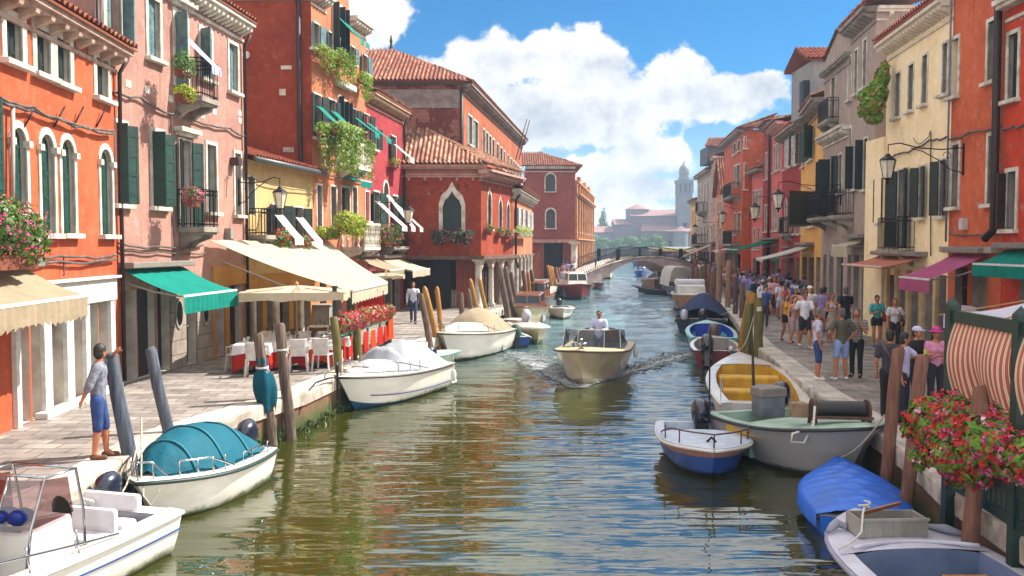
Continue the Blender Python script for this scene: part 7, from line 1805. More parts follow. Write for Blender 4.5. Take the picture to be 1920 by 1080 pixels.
for k in range(6): mb.ball(b.P(.60,.42,.1)+V((U(-.12,.12),U(-.1,.1),U(0,.08))),U(.05,.08),U(.05,.1),U(.04,.06),8,5)
tag(mb.build('green_cloth',simple('bright_green_rubber','12b84a',.5),None,smooth=True,origin=b.P(.6,.42,.05)),'crumpled bright green rag on the floor of the bottom right boat','rag')

# ---------------------------------------------------------------- ROPES AND FENDERS
ROPE=simple('old_rope','c8beac',.85,0,'9a8f7c',20,.4,60)
def rope(label,a,b,sag,r=.014):
    a=V(a);b=V(b); n=14; mb=MB(); mb.tube([a.lerp(b,i/n)-V((0,0,sag*math.sin(PI*i/n))) for i in range(n+1)],r,6)
    o=mb.build('mooring_rope',ROPE,None,smooth=True,origin=a); tag(o,label,'rope','mooring ropes')
rope('slack rope from the teal covered boat to the grey post',(-5.5,13.3,.75),(-5.83,14.15,1.5),.12)
rope('rope from the white cabin boat bow to the olive post',(-4.25,22.5,1.0),(-4.38,23.3,1.5),.1)
rope('rope from the blue covered boat to the red-brown post behind it',(5.66,15.8,.42),(6.15,14.85,1.4),.15)
rope('rope from the bottom right boat to the post in the geraniums',(5.75,11.0,.6),(5.62,10.95,1.3),.05)
rope('rope from the yellow-seated boat to the thick olive posts',(6.8,27.2,1.0),(7.8,29.2,1.9),.25)
rope('rope from the beige covered boat to the ochre post',(-2.3,32.2,1.1),(-2.55,32.4,1.6),.1)
rope('rope from the grey workboat to the quay edge',(6.2,15.6,1.1),(6.65,16.6,.92),.1)
rope('rope from the yellow-seated boat stern to the quay',(6.3,20.5,.7),(7.0,21.4,.92),.18)
rope('rope between the dark blue covered boat and the short grey post',(9.7,43,.9),(10.2,41.2,1.6),.2)
rope('rope from the bottom left boat stern to the grey slanting post',(-5.5,12.5,.7),(-5.9,14.1,1.0),.15)
FEN=simple('pale_blue_fender','8fa6b8',.4,0,'6f8698',4)
def fender(label,x,y,z,m=None,r=.09,h=.38):
    mb=MB(); mb.lathe((x,y,z),[(.02,0),(r*.7,.03),(r,.1),(r,h-.1),(r*.7,h-.03),(.025,h),(.02,h+.06)],12); mb.tube([(x,y,z+h),(x,y,z+h+.35)],.01,5)
    o=mb.build('fender',m or FEN,None,smooth='auto',origin=(x,y,z)); tag(o,label,'fender','boat fenders')
fender('pale blue fender between the yellow-seated boat and the right quay',6.9,20.6,.25)
fender('pale blue fender on the quay side of the grey workboat',6.55,17.0,.3)
fender('dark fender between the beige covered boat and the left quay',-2.9,33.4,.35,BLK)
fender('white fender hanging from the side of the moving boat stern',4.24,31.0,.35,WHITE,.08,.34)
fender('white fender at the stern of the white cabin boat',-1.68,25.9,.3,WHITE,.08,.34)
# ---------------------------------------------------------------- RESTAURANT, PERGOLA
RC=cloth('red_tablecloth','c42a18',.8,.15); OC=cloth('orange_red_cloth','e4501c',.8,.2); WC=cloth('white_tablecloth','eeeae6',.8,.15); PLW=simple('white_plastic_chair','e4e0dc',.35); WIC=simple('wicker','8a6a3a',.8,0,'6a4e28',8,.5,40)
def table(label,x,y,s_=.42,rot=0):
    root=empty('restaurant_table',(x,y,QZ),label,'table','restaurant tables on the left quay'); M=Matrix.Translation(V((x,y,QZ)))@Matrix.Rotation(rot,4,'Z')
    mb=MB(); mb.lathe((0,0,0),[(.2,0),(.2,.02),(.03,.04),(.03,.7)],10).xf(M); mb.build('leg',IRON,root)
    mb=MB(); mb.box(-s_+.01,s_-.01,-s_+.01,s_-.01,.70,.725).xf(M); mb.build('tabletop',WOODF,root)
    def drape(h,z,fold,k0):
        rows=[]; n=56
        def sq(a,r): k=1/max(abs(math.cos(a)),abs(math.sin(a))); return (r*math.cos(a)*k,r*math.sin(a)*k)
        for j in range(8):
            t=j/7; row=[]
            for i in range(n):
                a=2*PI*i/n; x_,y_=sq(a,s_+.005); cor=(max(abs(math.cos(a)),abs(math.sin(a)))-.707)/.293
                f=1+fold*t*math.sin(a*11+k0)+.10*t; dz=h*t*(1.0+.35*(1-cor)) 
                row.append(M@V((x_*f,y_*f,z-dz)))
            rows.append(row)
        m2=MB(); m2.grid(rows,True); m2.poly(rows[0]); return m2
    drape(.52,.735,.05,x).build('red_tablecloth',RC if int(x*10)%2 else OC,root,smooth=True); drape(.2,.745,.04,y).build('white_tablecloth',WC,root,smooth='auto')
    mb=MB()
    for k in range(4): a=k*PI/2+.4; mb.lathe(M@V((.2*math.cos(a),.2*math.sin(a),.747)),[(.03,0),(.006,.01),(.006,.07),(.03,.1),(.028,.15)],8)
    mb.build('glassware',CLEAR,root,smooth=True)
def chair_proto():
    root=empty('plastic_chair',(0,0,0),'white plastic chair','chair','white plastic chairs at the restaurant')
    for sx in (-1,1):
        for sy in (-1,1): mb=MB(); mb.bar((sx*.2,sy*.2,.42),(sx*.235,sy*.235,0),.045,.035); mb.build('leg',PLW,root)
    mb=MB(); mb.box(-.23,.23,-.22,.22,.41,.44); mb.build('seat',PLW,root,bevel=.012)
    mb=MB(); rows=[[V((.22*math.sin(a)*(1+.05*z_),.2+.03*math.cos(a)+.1*z_-.10*(1-math.cos(a)),.44+.42*z_)) for a in [-1.3+2.6*i/10 for i in range(11)]] for z_ in (0,.25,.5,.75,1)]
    rows2=[[p+V((0,.02,0)) for p in r] for r in rows]; mb.grid(rows); mb.grid(rows2); mb.tube(rows[-1],.016,6); mb.build('backrest',PLW,root,smooth=True)
    for sx in (-1,1): mb=MB(); mb.tube([(sx*.22,.22,.66),(sx*.25,0,.66),(sx*.24,-.2,.64),(sx*.22,-.21,.44)],.02,6); mb.build('armrest',PLW,root,smooth=True)
    return root
PC=chair_proto(); used=[0]
def chair(x,y,rz,label):
    r=PC if not used[0] else copy_tree(PC); used[0]=1
    r.location=(x,y,QZ); r.rotation_euler=(0,0,rz); r['label']=label
table('nearest left restaurant table under white and red cloths',-6.75,23.6,.45,.1)
table('second restaurant table from the left behind the teal-cloth post',-5.95,24.3,.42,.2)
table('restaurant table right of the weathered roped post',-5.25,24.6,.42,.15)
table('restaurant table beside the olive post at the cabin boat bow',-5.3,26.6,.42,.1)
table('restaurant table just behind the white chair nearest the quay edge',-4.95,25.4,.36,.15)
table('restaurant table in the middle of the terrace under the cream canopy',-6.5,25.3,.42,.05)
table('back restaurant table near the shop front on the left',-7.0,26.6,.42,.1)
table('back restaurant table near the red curtains',-6.0,28.6,.42,.1)
for i,(x,y,rz,lb) in enumerate(((-6.5,22.85,3.3,'white plastic chair in front of the nearest left table'),(-7.3,23.9,-1.5,'white plastic chair at the far left of the first table'),(-6.35,24.7,.2,'white plastic chair behind the second table'),(-5.6,23.7,3.3,'white plastic chair right of the roped post, facing the shops'),(-5.0,23.9,3.0,'white plastic chair nearest the quay edge'),(-5.9,25.3,0,'white plastic chair between the second and third tables'),(-4.9,26.1,2.6,'white plastic chair beside the olive post'),(-5.0,27.3,.3,'white plastic chair behind the table at the olive post'))): chair(x,y,rz,lb)
for i,(x,y,lb) in enumerate(((-6.6,27.2,'brown wicker chair at the back left table'),(-5.9,27.6,'brown wicker chair in the middle of the restaurant'),(-5.4,28.2,'brown wicker chair nearest the geranium railing'))):
    root=empty('wicker_chair',(x,y,QZ),lb,'chair','wicker chairs at the back of the restaurant')
    for sx in (-1,1):
        for sy in (-1,1): MB().bar((x+sx*.2,y+sy*.2,QZ+.42),(x+sx*.22,y+sy*.22,QZ),.04,.04).build('leg',WIC,root)
    MB().box(x-.25,x+.25,y-.24,y+.24,QZ+.4,QZ+.46).build('seat',WIC,root,bevel=.02)
    mb=MB(); mb.grid([[V((x+.27*math.sin(a),y-.1-.16*math.cos(a)*1.2,QZ+z_)) for a in [-1.7+3.4*k/12 for k in range(13)]] for z_ in (.44,.62,.82)]); mb.build('backrest',WIC,root,smooth=True)
# geranium railing
GP=MC['dark_green_post']; A=V((-4.72,24.7,0)); B=V((-4.05,30.2,0))
root=empty('green_railing',(A+B)/2+V((0,0,QZ)),'pale green railing hung with red and orange cloths along the restaurant','railing')
mb=MB(); mb.bar(A+V((0,0,QZ+.85)),B+V((0,0,QZ+.85)),.12,.07); mb.bar(A+V((0,0,QZ+.2)),B+V((0,0,QZ+.2)),.06,.05)
for i in range(5): p=A.lerp(B,i/4); mb.bar(p+V((0,0,QZ)),p+V((0,0,QZ+.84)),.06,.06)
mb.build('rail',simple('pale_green_rail','5c9478',.5,0,'447860',4),root)
for k,(t0,t1,m_,zt,h_) in enumerate(((.03,.17,RC,.72,.62),(.22,.33,OC,.7,.5),(.37,.47,RC,.72,.6),(.52,.61,OC,.7,.55),(.66,.76,RC,.72,.55),(.80,.86,RC,.7,.5),(.9,1.0,OC,1.15,.95))):
    mb=MB(); rows=[]
    for j in range(7):
        rows.append([A.lerp(B,t0+(t1-t0)*i/16)+V((.07+.035*math.sin(i*1.4+k)*(.3+j/7),0,QZ+zt-h_*j/6)) for i in range(17)])
    mb.grid(rows); mb.build('hanging_cloth',m_,root,smooth=True)
for k,(t0,t1,lb) in enumerate(((.0,.36,'pinkish red geraniums at the near end of the green railing'),(.36,.98,'mass of red geraniums along the far part of the green railing'))):
    es=[(A.lerp(B,t0+(t1-t0)*(i+.5)/5)+V((U(-.05,.05),0,QZ+1.12+U(-.03,.08))),(.24,.42,.26)) for i in range(5)]
    p0,p1=A.lerp(B,t0+.01),A.lerp(B,t1-.01); tb=MB(); tb.bar(p0+V((0,0,QZ+.97)),p1+V((0,0,QZ+.97)),.2,.16)
    flowerbox(lb,es,(p0+p1)/2+V((0,0,QZ+.88)),LEAF,1500,.07,[(FRED,520,.075),(FPINK if k==0 else FWHITE,200 if k==0 else 70,.07)],tb)
for p,lb in ((A+V((-.1,-.1,0)),'dark green restaurant post at the near end of the railing'),(B+V((-.05,.15,0)),'dark green restaurant post at the far end of the railing')):
    mb=MB(); mb.bar(V((p.x,p.y,QZ)),V((p.x,p.y,QZ+2.15)),.11,.11); mb.bar(V((p.x,p.y,QZ+2.15)),V((p.x,p.y,QZ+2.2)),.15,.15); tag(mb.build('awning_post',GP,None,origin=(p.x,p.y,QZ)),lb,'post')
mb=MB(); mb.grid([[V((-5.3+.1*i+.03*math.sin(i*2),31.2,QZ+.75+1.0*j/5)) for i in range(10)] for j in range(6)]); tag(mb.build('red_curtain',RC,None,smooth=True,origin=(-4.8,31.2,QZ+1)),'bright red cloth hanging behind the geranium railing','cloth')
# big awning side shade under the roof (ceiling lamps etc. omitted); menu stand
mb=MB(); mb.box(-7.6,-6.9,34.2,34.9,QZ,QZ+1.0); mb.box(-7.65,-6.85,34.15,34.95,QZ+1.0,QZ+1.06); tag(mb.build('stone_planter',STONE_D,None,bevel=.02,origin=(-7.2,34.5,QZ)),'grey stone block beside the shops of the tall orange house','planter')
for i,(px_,Y) in enumerate(((842,48.5),(848,48.6),(853,48.7))):
    x=(px_-960)/FPX*Y; mb=MB(); mb.lathe((x,Y,QZ),[(.09,0),(.07,.05),(.065,.8),(.08,.86),(.03,.92)],10); tag(mb.build('stone_bollard',STONE,None,smooth='auto',origin=(x,Y,QZ)),'short white stone bollard in front of the dark portico doorway','bollard','three white bollards at the portico')
# ---- pergola right
p1=V((5.84,12.0,0)); p2=V((5.74,10.2,0)); p3=V((5.65,8.4,0))
root=empty('pergola',(5.8,11,QZ),'dark green timber frame with a striped awning curtain at the right edge, over the water','pergola')
for k,p in enumerate((p1,p2,p3)):
    mb=MB(); mb.box(p.x-.065,p.x+.065,p.y-.065,p.y+.065,-.8,3.42); mb.add([(p.x-.065,p.y-.065,3.42),(p.x+.065,p.y-.065,3.42),(p.x+.065,p.y+.065,3.42),(p.x-.065,p.y+.065,3.42),(p.x,p.y,3.52)],[(0,1,4),(1,2,4),(2,3,4),(3,0,4)]); mb.build('post',GP,root)
for a,b_ in ((p1,p2),(p2,p3)):
    MB().bar(a+V((0,-.07,3.27)),b_+V((0,.07,3.27)),.07,.15).build('beam',GP,root)
    mb=MB(); mb.bar(a+V((0,0,1.05)),b_+V((0,0,1.05)),.06,.13); mb.bar(a+V((0,0,1.95)),b_+V((0,0,1.95)),.06,.1)
    for i in range(1,16): p=a.lerp(b_,i/16); mb.bar(p+V((0,0,1.1)),p+V((0,0,1.92)),.035,.035,(0,1,0))
    mb.build('balustrade',GP,root)
STR=stripes('red_cream_striped_canvas','b85a4c','ecd6b4',.115,0,duty=.42,sub='6a3a34')
def curtain(a,b_,zt,zb):
    mb=MB(); rows=[]; L=(b_-a).length; n=60; m=14
    for j in range(m+1):
        t=j/m; row=[]
        for i in range(n+1):
            s_=i/n; p=a.lerp(b_,s_); bl=.09*math.sin(PI*t)+.05*t*math.sin(s_*9+1)
            zlow=zb+.05*math.sin(s_*19)+.06*s_; row.append(p+V((-bl,-.05*t*t,zt+(zlow-zt)*t)))
        rows.append(row)
    mb.grid(rows); o=mb.build('striped_curtain',STR,root,smooth=True)
    uv=o.data.uv_layers.new(name='UVMap')
    for poly in o.data.polygons:
        for li in poly.loop_indices:
            vi=o.data.loops[li].vertex_index; i=vi%(n+1); j=vi//(n+1); uv.data[li].uv=(i/n*L,j/m)
curtain(p1+V((0,-.09,0)),p2+V((0,.09,0)),3.2,2.28); curtain(p2+V((0,-.09,0)),p3+V((0,.09,0)),3.2,2.3)
c=V((5.82,11.4,1.84))
flowerbox('huge bush of red and pink geraniums spilling over the fence at the right',[(c,(.5,.7,.36)),(c+V((-.26,.35,.02)),(.4,.45,.34)),(c+V((-.1,-.75,.02)),(.42,.6,.32)),(c+V((.1,.5,.22)),(.36,.36,.22)),(c+V((-.36,-.1,-.26)),(.24,.4,.24)),(c+V((-.2,-.5,-.3)),(.2,.3,.26)),(c+V((-.5,.3,-.42)),(.12,.16,.16)),(c+V((-.1,.1,-.55)),(.12,.2,.2)),(c+V((.0,-1.5,0)),(.38,.55,.3))],c,leafmat('bright_geranium_leaves',['3a6a1a','6a9a28','a8c23c']),9000,.095,[(FRED,1500,.085),(FPINK,800,.08),(leafmat('pale_pink_petals',['e87aa4','f8b4cc','fde4ea'],.6,.2),170,.075)],MB().box(5.7,6.0,8.6,11.9,1.35,1.5),boxmat=GP,cat='flower bush',name='geranium_bush')
parasol('white square parasol above the outdoor tables at the right edge',(8.35,12.8),1.65,1.45,3.14,cloth('lilac_white_canvas','e6e2ee',.8,.3),.52,.08)
mb=MB(); mb.tube([(5.5,9.6,.5),(5.55,9.4,.8)],.02,6)
# shop things on the right quay
for i,(x,y,lb) in enumerate(((10.6,20.5,'small white notice board outside the orange house'),(11.3,22.4,'second white notice board outside the orange house'))):
    mb=MB(); mb.box(x-.03,x+.03,y-.3,y+.3,QZ+.9,QZ+1.8); mb.bar((x,y-.25,QZ),(x,y-.25,QZ+1),.04,.04); mb.bar((x,y+.25,QZ),(x,y+.25,QZ+1),.04,.04); tag(mb.build('notice_board',simple('lilac_white_board','b8b4c0',.6),None,origin=(x,y,QZ)),lb,'notice board')
# ---------------------------------------------------------------- PEOPLE
SK=[simple('skin_light','d69a7a',.55,0,'c88a6a',8),simple('skin_tan','bd7a54',.55,0,'ad6a46',8),simple('skin_dark','8a5238',.55,0,'6a3a26',8)]
HAIR=[simple('dark_hair','1c1411',.6,0,'0e0a08',12,.3,60),simple('grey_hair','6a6460',.7,0,'4e4846',12,.3,60),simple('brown_hair','4a2c1a',.6,0,'321d12',12,.3,60),simple('auburn_hair','7a3e20',.6,0,'5a2c16',12,.3,60)]
FC={}
def fab(col,k=None):
    n='fabric_'+col
    if n not in FC: FC[n]=simple(n,col,.85,0,None,5,1.0,11)
    return FC[n]
BAKE=[]
def capsule(mb,p0,p1,r0,r1,ky=1.,n=10):
    p0=V(p0);p1=V(p1); d=p1-p0; L=max(d.length,1e-4); d=d/L
    a=d.cross(V((0,1,0))); 
    if a.length<.2: a=d.cross(V((1,0,0)))
    a.normalize(); b=d.cross(a).normalized(); rows=[]
    for e in (-1,-.85,-.5,0): rows.append((p0+d*r0*e,r0*math.sqrt(max(0.003,1-e*e))))
    for e in (0,.5,.85,1): rows.append((p1+d*r1*e,r1*math.sqrt(max(0.003,1-e*e))))
    base=len(mb.v)
    for c,r in rows:
        for k in range(n):
            t=2*PI*k/n; o=a*math.cos(t)*r+b*math.sin(t)*r; o.y*=ky; mb.v.append(tuple(c+o))
    m=len(rows)
    for i in range(m-1):
        for k in range(n):
            k2=(k+1)%n; mb.f.append([base+i*n+k,base+i*n+k2,base+(i+1)*n+k2,base+(i+1)*n+k]); mb.m.append(0)
    mb.f.append([base+k for k in reversed(range(n))]); mb.m.append(0); mb.f.append([base+(m-1)*n+k for k in range(n)]); mb.m.append(0)
def remesh(mb,name,mat,parent,vox,it=3):
    me=bpy.data.meshes.new(name); me.from_pydata(mb.v,[],mb.f); me.materials.append(mat); o=bpy.data.objects.new(name,me); link(o,parent)
    m=o.modifiers.new('r','REMESH'); m.mode='VOXEL'; m.voxel_size=vox; m.use_smooth_shade=True
    s_=o.modifiers.new('s','SMOOTH'); s_.iterations=it; s_.factor=.5
    BAKE.append(o); return o
ARM={'down':((.05,.02,-.28),(.05,-.04,-.53)),'hip':((.16,.04,-.24),(.04,-.08,-.42)),'phone':((.05,-.02,-.27),(-.06,-.24,-.22)),'face':((.06,-.1,-.26),(-.08,-.16,-.0)),'swing_f':((.05,-.10,-.25),(.04,-.26,-.44)),'swing_b':((.06,.12,-.25),(.07,.16,-.50)),'point':((.1,-.18,-.14),(.0,-.42,-.08)),'wheel':((.07,-.08,-.26),(-.04,-.34,-.24)),'cross':((.07,-.06,-.26),(-.14,-.2,-.22)),'rest':((.05,-.15,.12),(-.08,-.22,.2)),'up':((.16,-.18,-.0),(.06,-.42,.06)),'behind':((.08,.1,-.26),(.02,.2,-.46))}
def person(label,x,y,yaw,h=1.72,skin=0,hair=0,top=('tee','d8d4e4'),bot=('shorts','20242c'),shoe='3a3030',arms=('down','down'),legs='stand',hat=None,bag=None,head=0,long=False,z=None,vox=.02,female=False,detail=True,group=None,lean=0,name='person',glasses=False,socks=None,stripe=None,sit=False):
    root=empty(name,(0,0,0),label,'person',group); k=h/1.72
    sw=.165 if female else .19; hw=.095
    hipz=.92; S_={}
    ly=0
    lg={'stand':((.10,.0,0),(-.10,.0,0)),'walk':((.07,-.26,0),(-.07,.24,0)),'wide':((.16,.02,0),(-.14,-.04,0)),'step':((.08,-.12,0),(-.09,.12,0)),'weight':((.13,-.08,0),(-.08,.05,0))}[legs]
    T=lambda xx,yy,zz: V((xx,yy+lean*(zz-.9),zz))
    shz=1.42
    body=MB(); shirt=MB(); bt=MB(); shl=[]
    SKR=lambda mb,a,b,r0,r1,ky=1: capsule(mb,a,b,r0,r1,ky)
    # torso (skin layer slim) and head
    SKR(body,T(0,0,1.0),T(0,0,1.36),.115,.13,.75); SKR(body,T(-sw+.04,0,shz-.03),T(sw-.04,0,shz-.03),.07,.07,.9)
    SKR(body,T(0,.01,1.42),T(0,-.005,1.55),.058,.05); hc=T(0,-.015,1.63)
    hr=Matrix.Translation(hc)@Matrix.Rotation(head,4,'Z')
    i0=len(body.v); body.ball((0,0,0),.076,.094,.112,14,9); body.ball((0,-.035,-.055),.052,.055,.052,10,6); body.ball((0,-.096,-.02),.013,.02,.022,6,4)
    for s_ in (-1,1): body.ball((s_*.077,.01,-.012),.012,.02,.03,6,4)
    body.xf(hr,i0)
    hands=[]
    for s_,an in ((1,arms[0]),(-1,arms[1])):
        sh=T(s_*sw,0,shz-.02); e,w_=ARM[an]; el=sh+V((s_*e[0],e[1],e[2])); wr=sh+V((s_*w_[0],w_[1],w_[2])); d=(wr-el).normalized(); hd=wr+d*.09
        SKR(body,sh,el,.052,.04); SKR(body,el,wr,.041,.027); SKR(body,wr,wr+d*.075,.028,.036,.75); hands.append((wr+d*.08,d,s_))
        kind=top[0]
        if kind in('tee','polo'): SKR(shirt,sh,sh.lerp(el,.62),.075,.072)
        elif kind=='long': SKR(shirt,sh,el,.074,.06); SKR(shirt,el,wr,.059,.042)
        elif kind=='roll': SKR(shirt,sh,el,.078,.066); SKR(shirt,el,el.lerp(wr,.25),.064,.06)
    kind=top[0]; ts=(.125 if female else .14)
    zb=.88 if kind!='crop' else 1.05
    SKR(shirt,T(0,0,zb+.07),T(0,0,1.18),ts+.005,ts-.005 if female else ts+.005,.78); SKR(shirt,T(0,0,1.18),T(0,0,1.33),ts,ts+.022,.78)
    if female: 
        for s_ in (-1,1): shirt.ball(T(s_*.07,-.08,1.27),.062,.06,.06,8,6)
    if kind not in('tank',): SKR(shirt,T(-sw+.015,0,shz-.035),T(sw-.015,0,shz-.035),.078,.078,.95)
    SKR(shirt,T(0,.01,1.36),T(0,.01,1.45),.1,.062 if kind!='tank' else .03,.9)
    # legs
    for s_,f in ((1,lg[0]),(-1,lg[1])):
        hp=T(s_*hw,0,.90); an=V((f[0],f[1],.10)); kn=hp.lerp(an,.5)+V((0,-.03-.10*(f[1]>0.1),.02))
        if f[1]>.1: an=an+V((0,.02,.03))
        SKR(body,hp,kn,.086,.058); SKR(body,kn,an.lerp(kn,.62),.056,.058); SKR(body,an.lerp(kn,.62),an,.058,.036); SKR(body,an,an+V((0,-.1,-.06)),.036,.032,1)
        if bot[0]=='shorts': SKR(bt,hp,hp.lerp(kn,.8),.1,.085)
        elif bot[0]=='mini': SKR(bt,hp,hp.lerp(kn,.35),.105,.1)
        elif bot[0]=='knee': SKR(bt,hp,kn,.1,.078); SKR(bt,kn,kn.lerp(an,.12),.077,.076)
        elif bot[0]=='trousers': SKR(bt,hp,kn,.1,.072); SKR(bt,kn,an+V((0,0,-.02)),.07,.06)
        tx=an.x; shoes=MB(); shl.append(shoes)
        SKR(shoes,V((tx,an.y+.03,an.z-.055)),V((tx+s_*.02,an.y-.15,an.z-.065)),.043,.04); 
        if socks: SKR(shoes,an+V((0,0,.03)),an,.045,.045)
    SKR(bt,T(-.05,0,.93),T(.05,0,.93),.12,.12,.82); SKR(bt,T(0,0,.9),T(0,0,1.0),.125,.125,.8)
    if bot[0]=='skirt': SKR(bt,T(0,0,.95),T(0,0,.62),.14,.2,.85)
    if bot[0]=='dress': SKR(bt,T(0,0,1.0),T(0,0,.55),.14,.2,.85)
    sk=SK[skin]
    remesh(body,'body',sk,root,vox*.8,2); remesh(shirt,'shirt',fab(top[1]) if isinstance(top[1],str) else top[1],root,vox); remesh(bt,{'trousers':'trousers','skirt':'skirt','dress':'dress'}.get(bot[0],'shorts'),fab(bot[1]) if isinstance(bot[1],str) else bot[1],root,vox)
    for q in shl: remesh(q,'shoe',fab(shoe),root,vox*.8,2)
    if detail:
        fg=MB()
        for p,d,s_ in hands:
            sd=d.cross(V((0,1,0))); 
            if sd.length<.2: sd=d.cross(V((1,0,0)))
            sd.normalize(); n_=sd.cross(d).normalized(); inn=V((-s_,-.4,0)); 
            if n_.dot(inn)<0: n_=-n_
            for q,ln in ((-.026,.062),(-.009,.075),(.009,.07),(.026,.055)):
                b0=p+sd*q; fg.tube([b0,b0+d*ln*.5+n_*.006,b0+d*ln*.85+n_*ln*.35],[.0095,.009,.007],6)
            tb=p-d*.045+n_*.015+V((0,-.02,0)); fg.tube([tb,tb+V((0,-.025,0))+d*.02,tb+V((0,-.03,0))+d*.045],[.012,.011,.008],6)
        fg.build('fingers',sk,root,smooth=True)
        ey=MB()
        for s_ in (-1,1): ey.ball(hr@V((s_*.03,-.084,.008)),.010,.008,.006,6,4)
        ey.build('eyes',BLK,root); MB().ball(hr@V((0,-.088,-.058)),.022,.008,.005,8,4).build('mouth',simple('lips','8c4038',.5),root)
    if glasses:
        g=MB(); 
        for s_ in (-1,1): g.ball(hr@V((s_*.032,-.09,.008)),.027,.012,.018,8,5)
        g.build('sunglasses',BLK,root)
    hm=MB(); i0=0; hm.ball((0,.014,.022),.086,.1,.106,12,8); hm.ball((0,.04,-.03),.078,.072,.09,12,8)
    if long: hm.ball((0,.07,-.12),.075,.045,.14,10,7)
    # trim the front so the face stays open
    hm.v=[(a,max(b,-.062-.25*max(0,c-.03)) if c<.07 else b,c) for a,b,c in hm.v]; hm.xf(hr); hm.build('hair',HAIR[hair],root,smooth=True)
    if hat:
        h2=MB(); kind,col=hat
        if kind=='cap':
            h2.ball((0,.008,.06),.093,.107,.075,14,8); h2.box(-.06,.06,-.17,-.06,.045,.057)
        else:
            h2.ball((0,.008,.065),.093,.107,.08,14,8); h2.lathe((0,.008,.04),[(.09,0),(.15,-.012),(.15,-.006),(.09,.01)],18,sy=1.1)
        h2.xf(hr); h2.build('hat',fab(col),root,smooth=True)
    if bag:
        bm=MB(); kind,col=bag
        if kind=='backpack': bm.ball(T(0,.2,1.2),.14,.1,.22,12,8)
        elif kind=='shoulder': bm.ball(T(.25,.0,.98),.07,.13,.14,12,8); bm.tube([T(.25,0,1.1),T(.2,.02,1.46),T(.12,0,1.44)],.012,5)
        elif kind=='strap': bm.tube([T(-.19,.02,1.0),T(-.02,.135,1.22),T(.14,.06,1.47)],.018,6); bm.tube([T(-.19,.02,1.0),T(-.02,-.135,1.22),T(.14,-.04,1.47)],.018,6)
        elif kind=='bottle': bm.tube([T(-.1,-.26,1.12),T(-.1,-.26,1.3)],.035,10)
        bm.build({'backpack':'backpack','shoulder':'handbag','strap':'bag_strap','bottle':'bottle'}[kind],fab(col),root,smooth=True)
    root.location=(x,y,QZ if z is None else z); root.rotation_euler=(0,0,yaw); root.scale=(k,k,k)
    return root
def Rp(px,py): p=at(px,py,QZ); return p.x,p.y
# left quay
chk=simple('grey_blue_checked_shirt','8a8c98',.85,0,'5e6270',16,.3,30); den=simple('blue_denim','2a4a86',.85,0,'1c3668',9,.3,50)
x,y=Rp(186,860)
person('man in a checked shirt and denim shorts leaning on a grey post',x,y,math.radians(105),1.76,1,0,('roll',chk),('knee',den),'6b4a34',('rest','behind'),'weight',head=.9,lean=-.05,vox=.016)
x,y=Rp(775,606); person('man in a white shirt and dark blue trousers walking on the left quay',x,y,.15,1.72,1,2,('long','d8dcec'),('trousers','26345a'),'20242c',('swing_f','swing_b'),'walk')
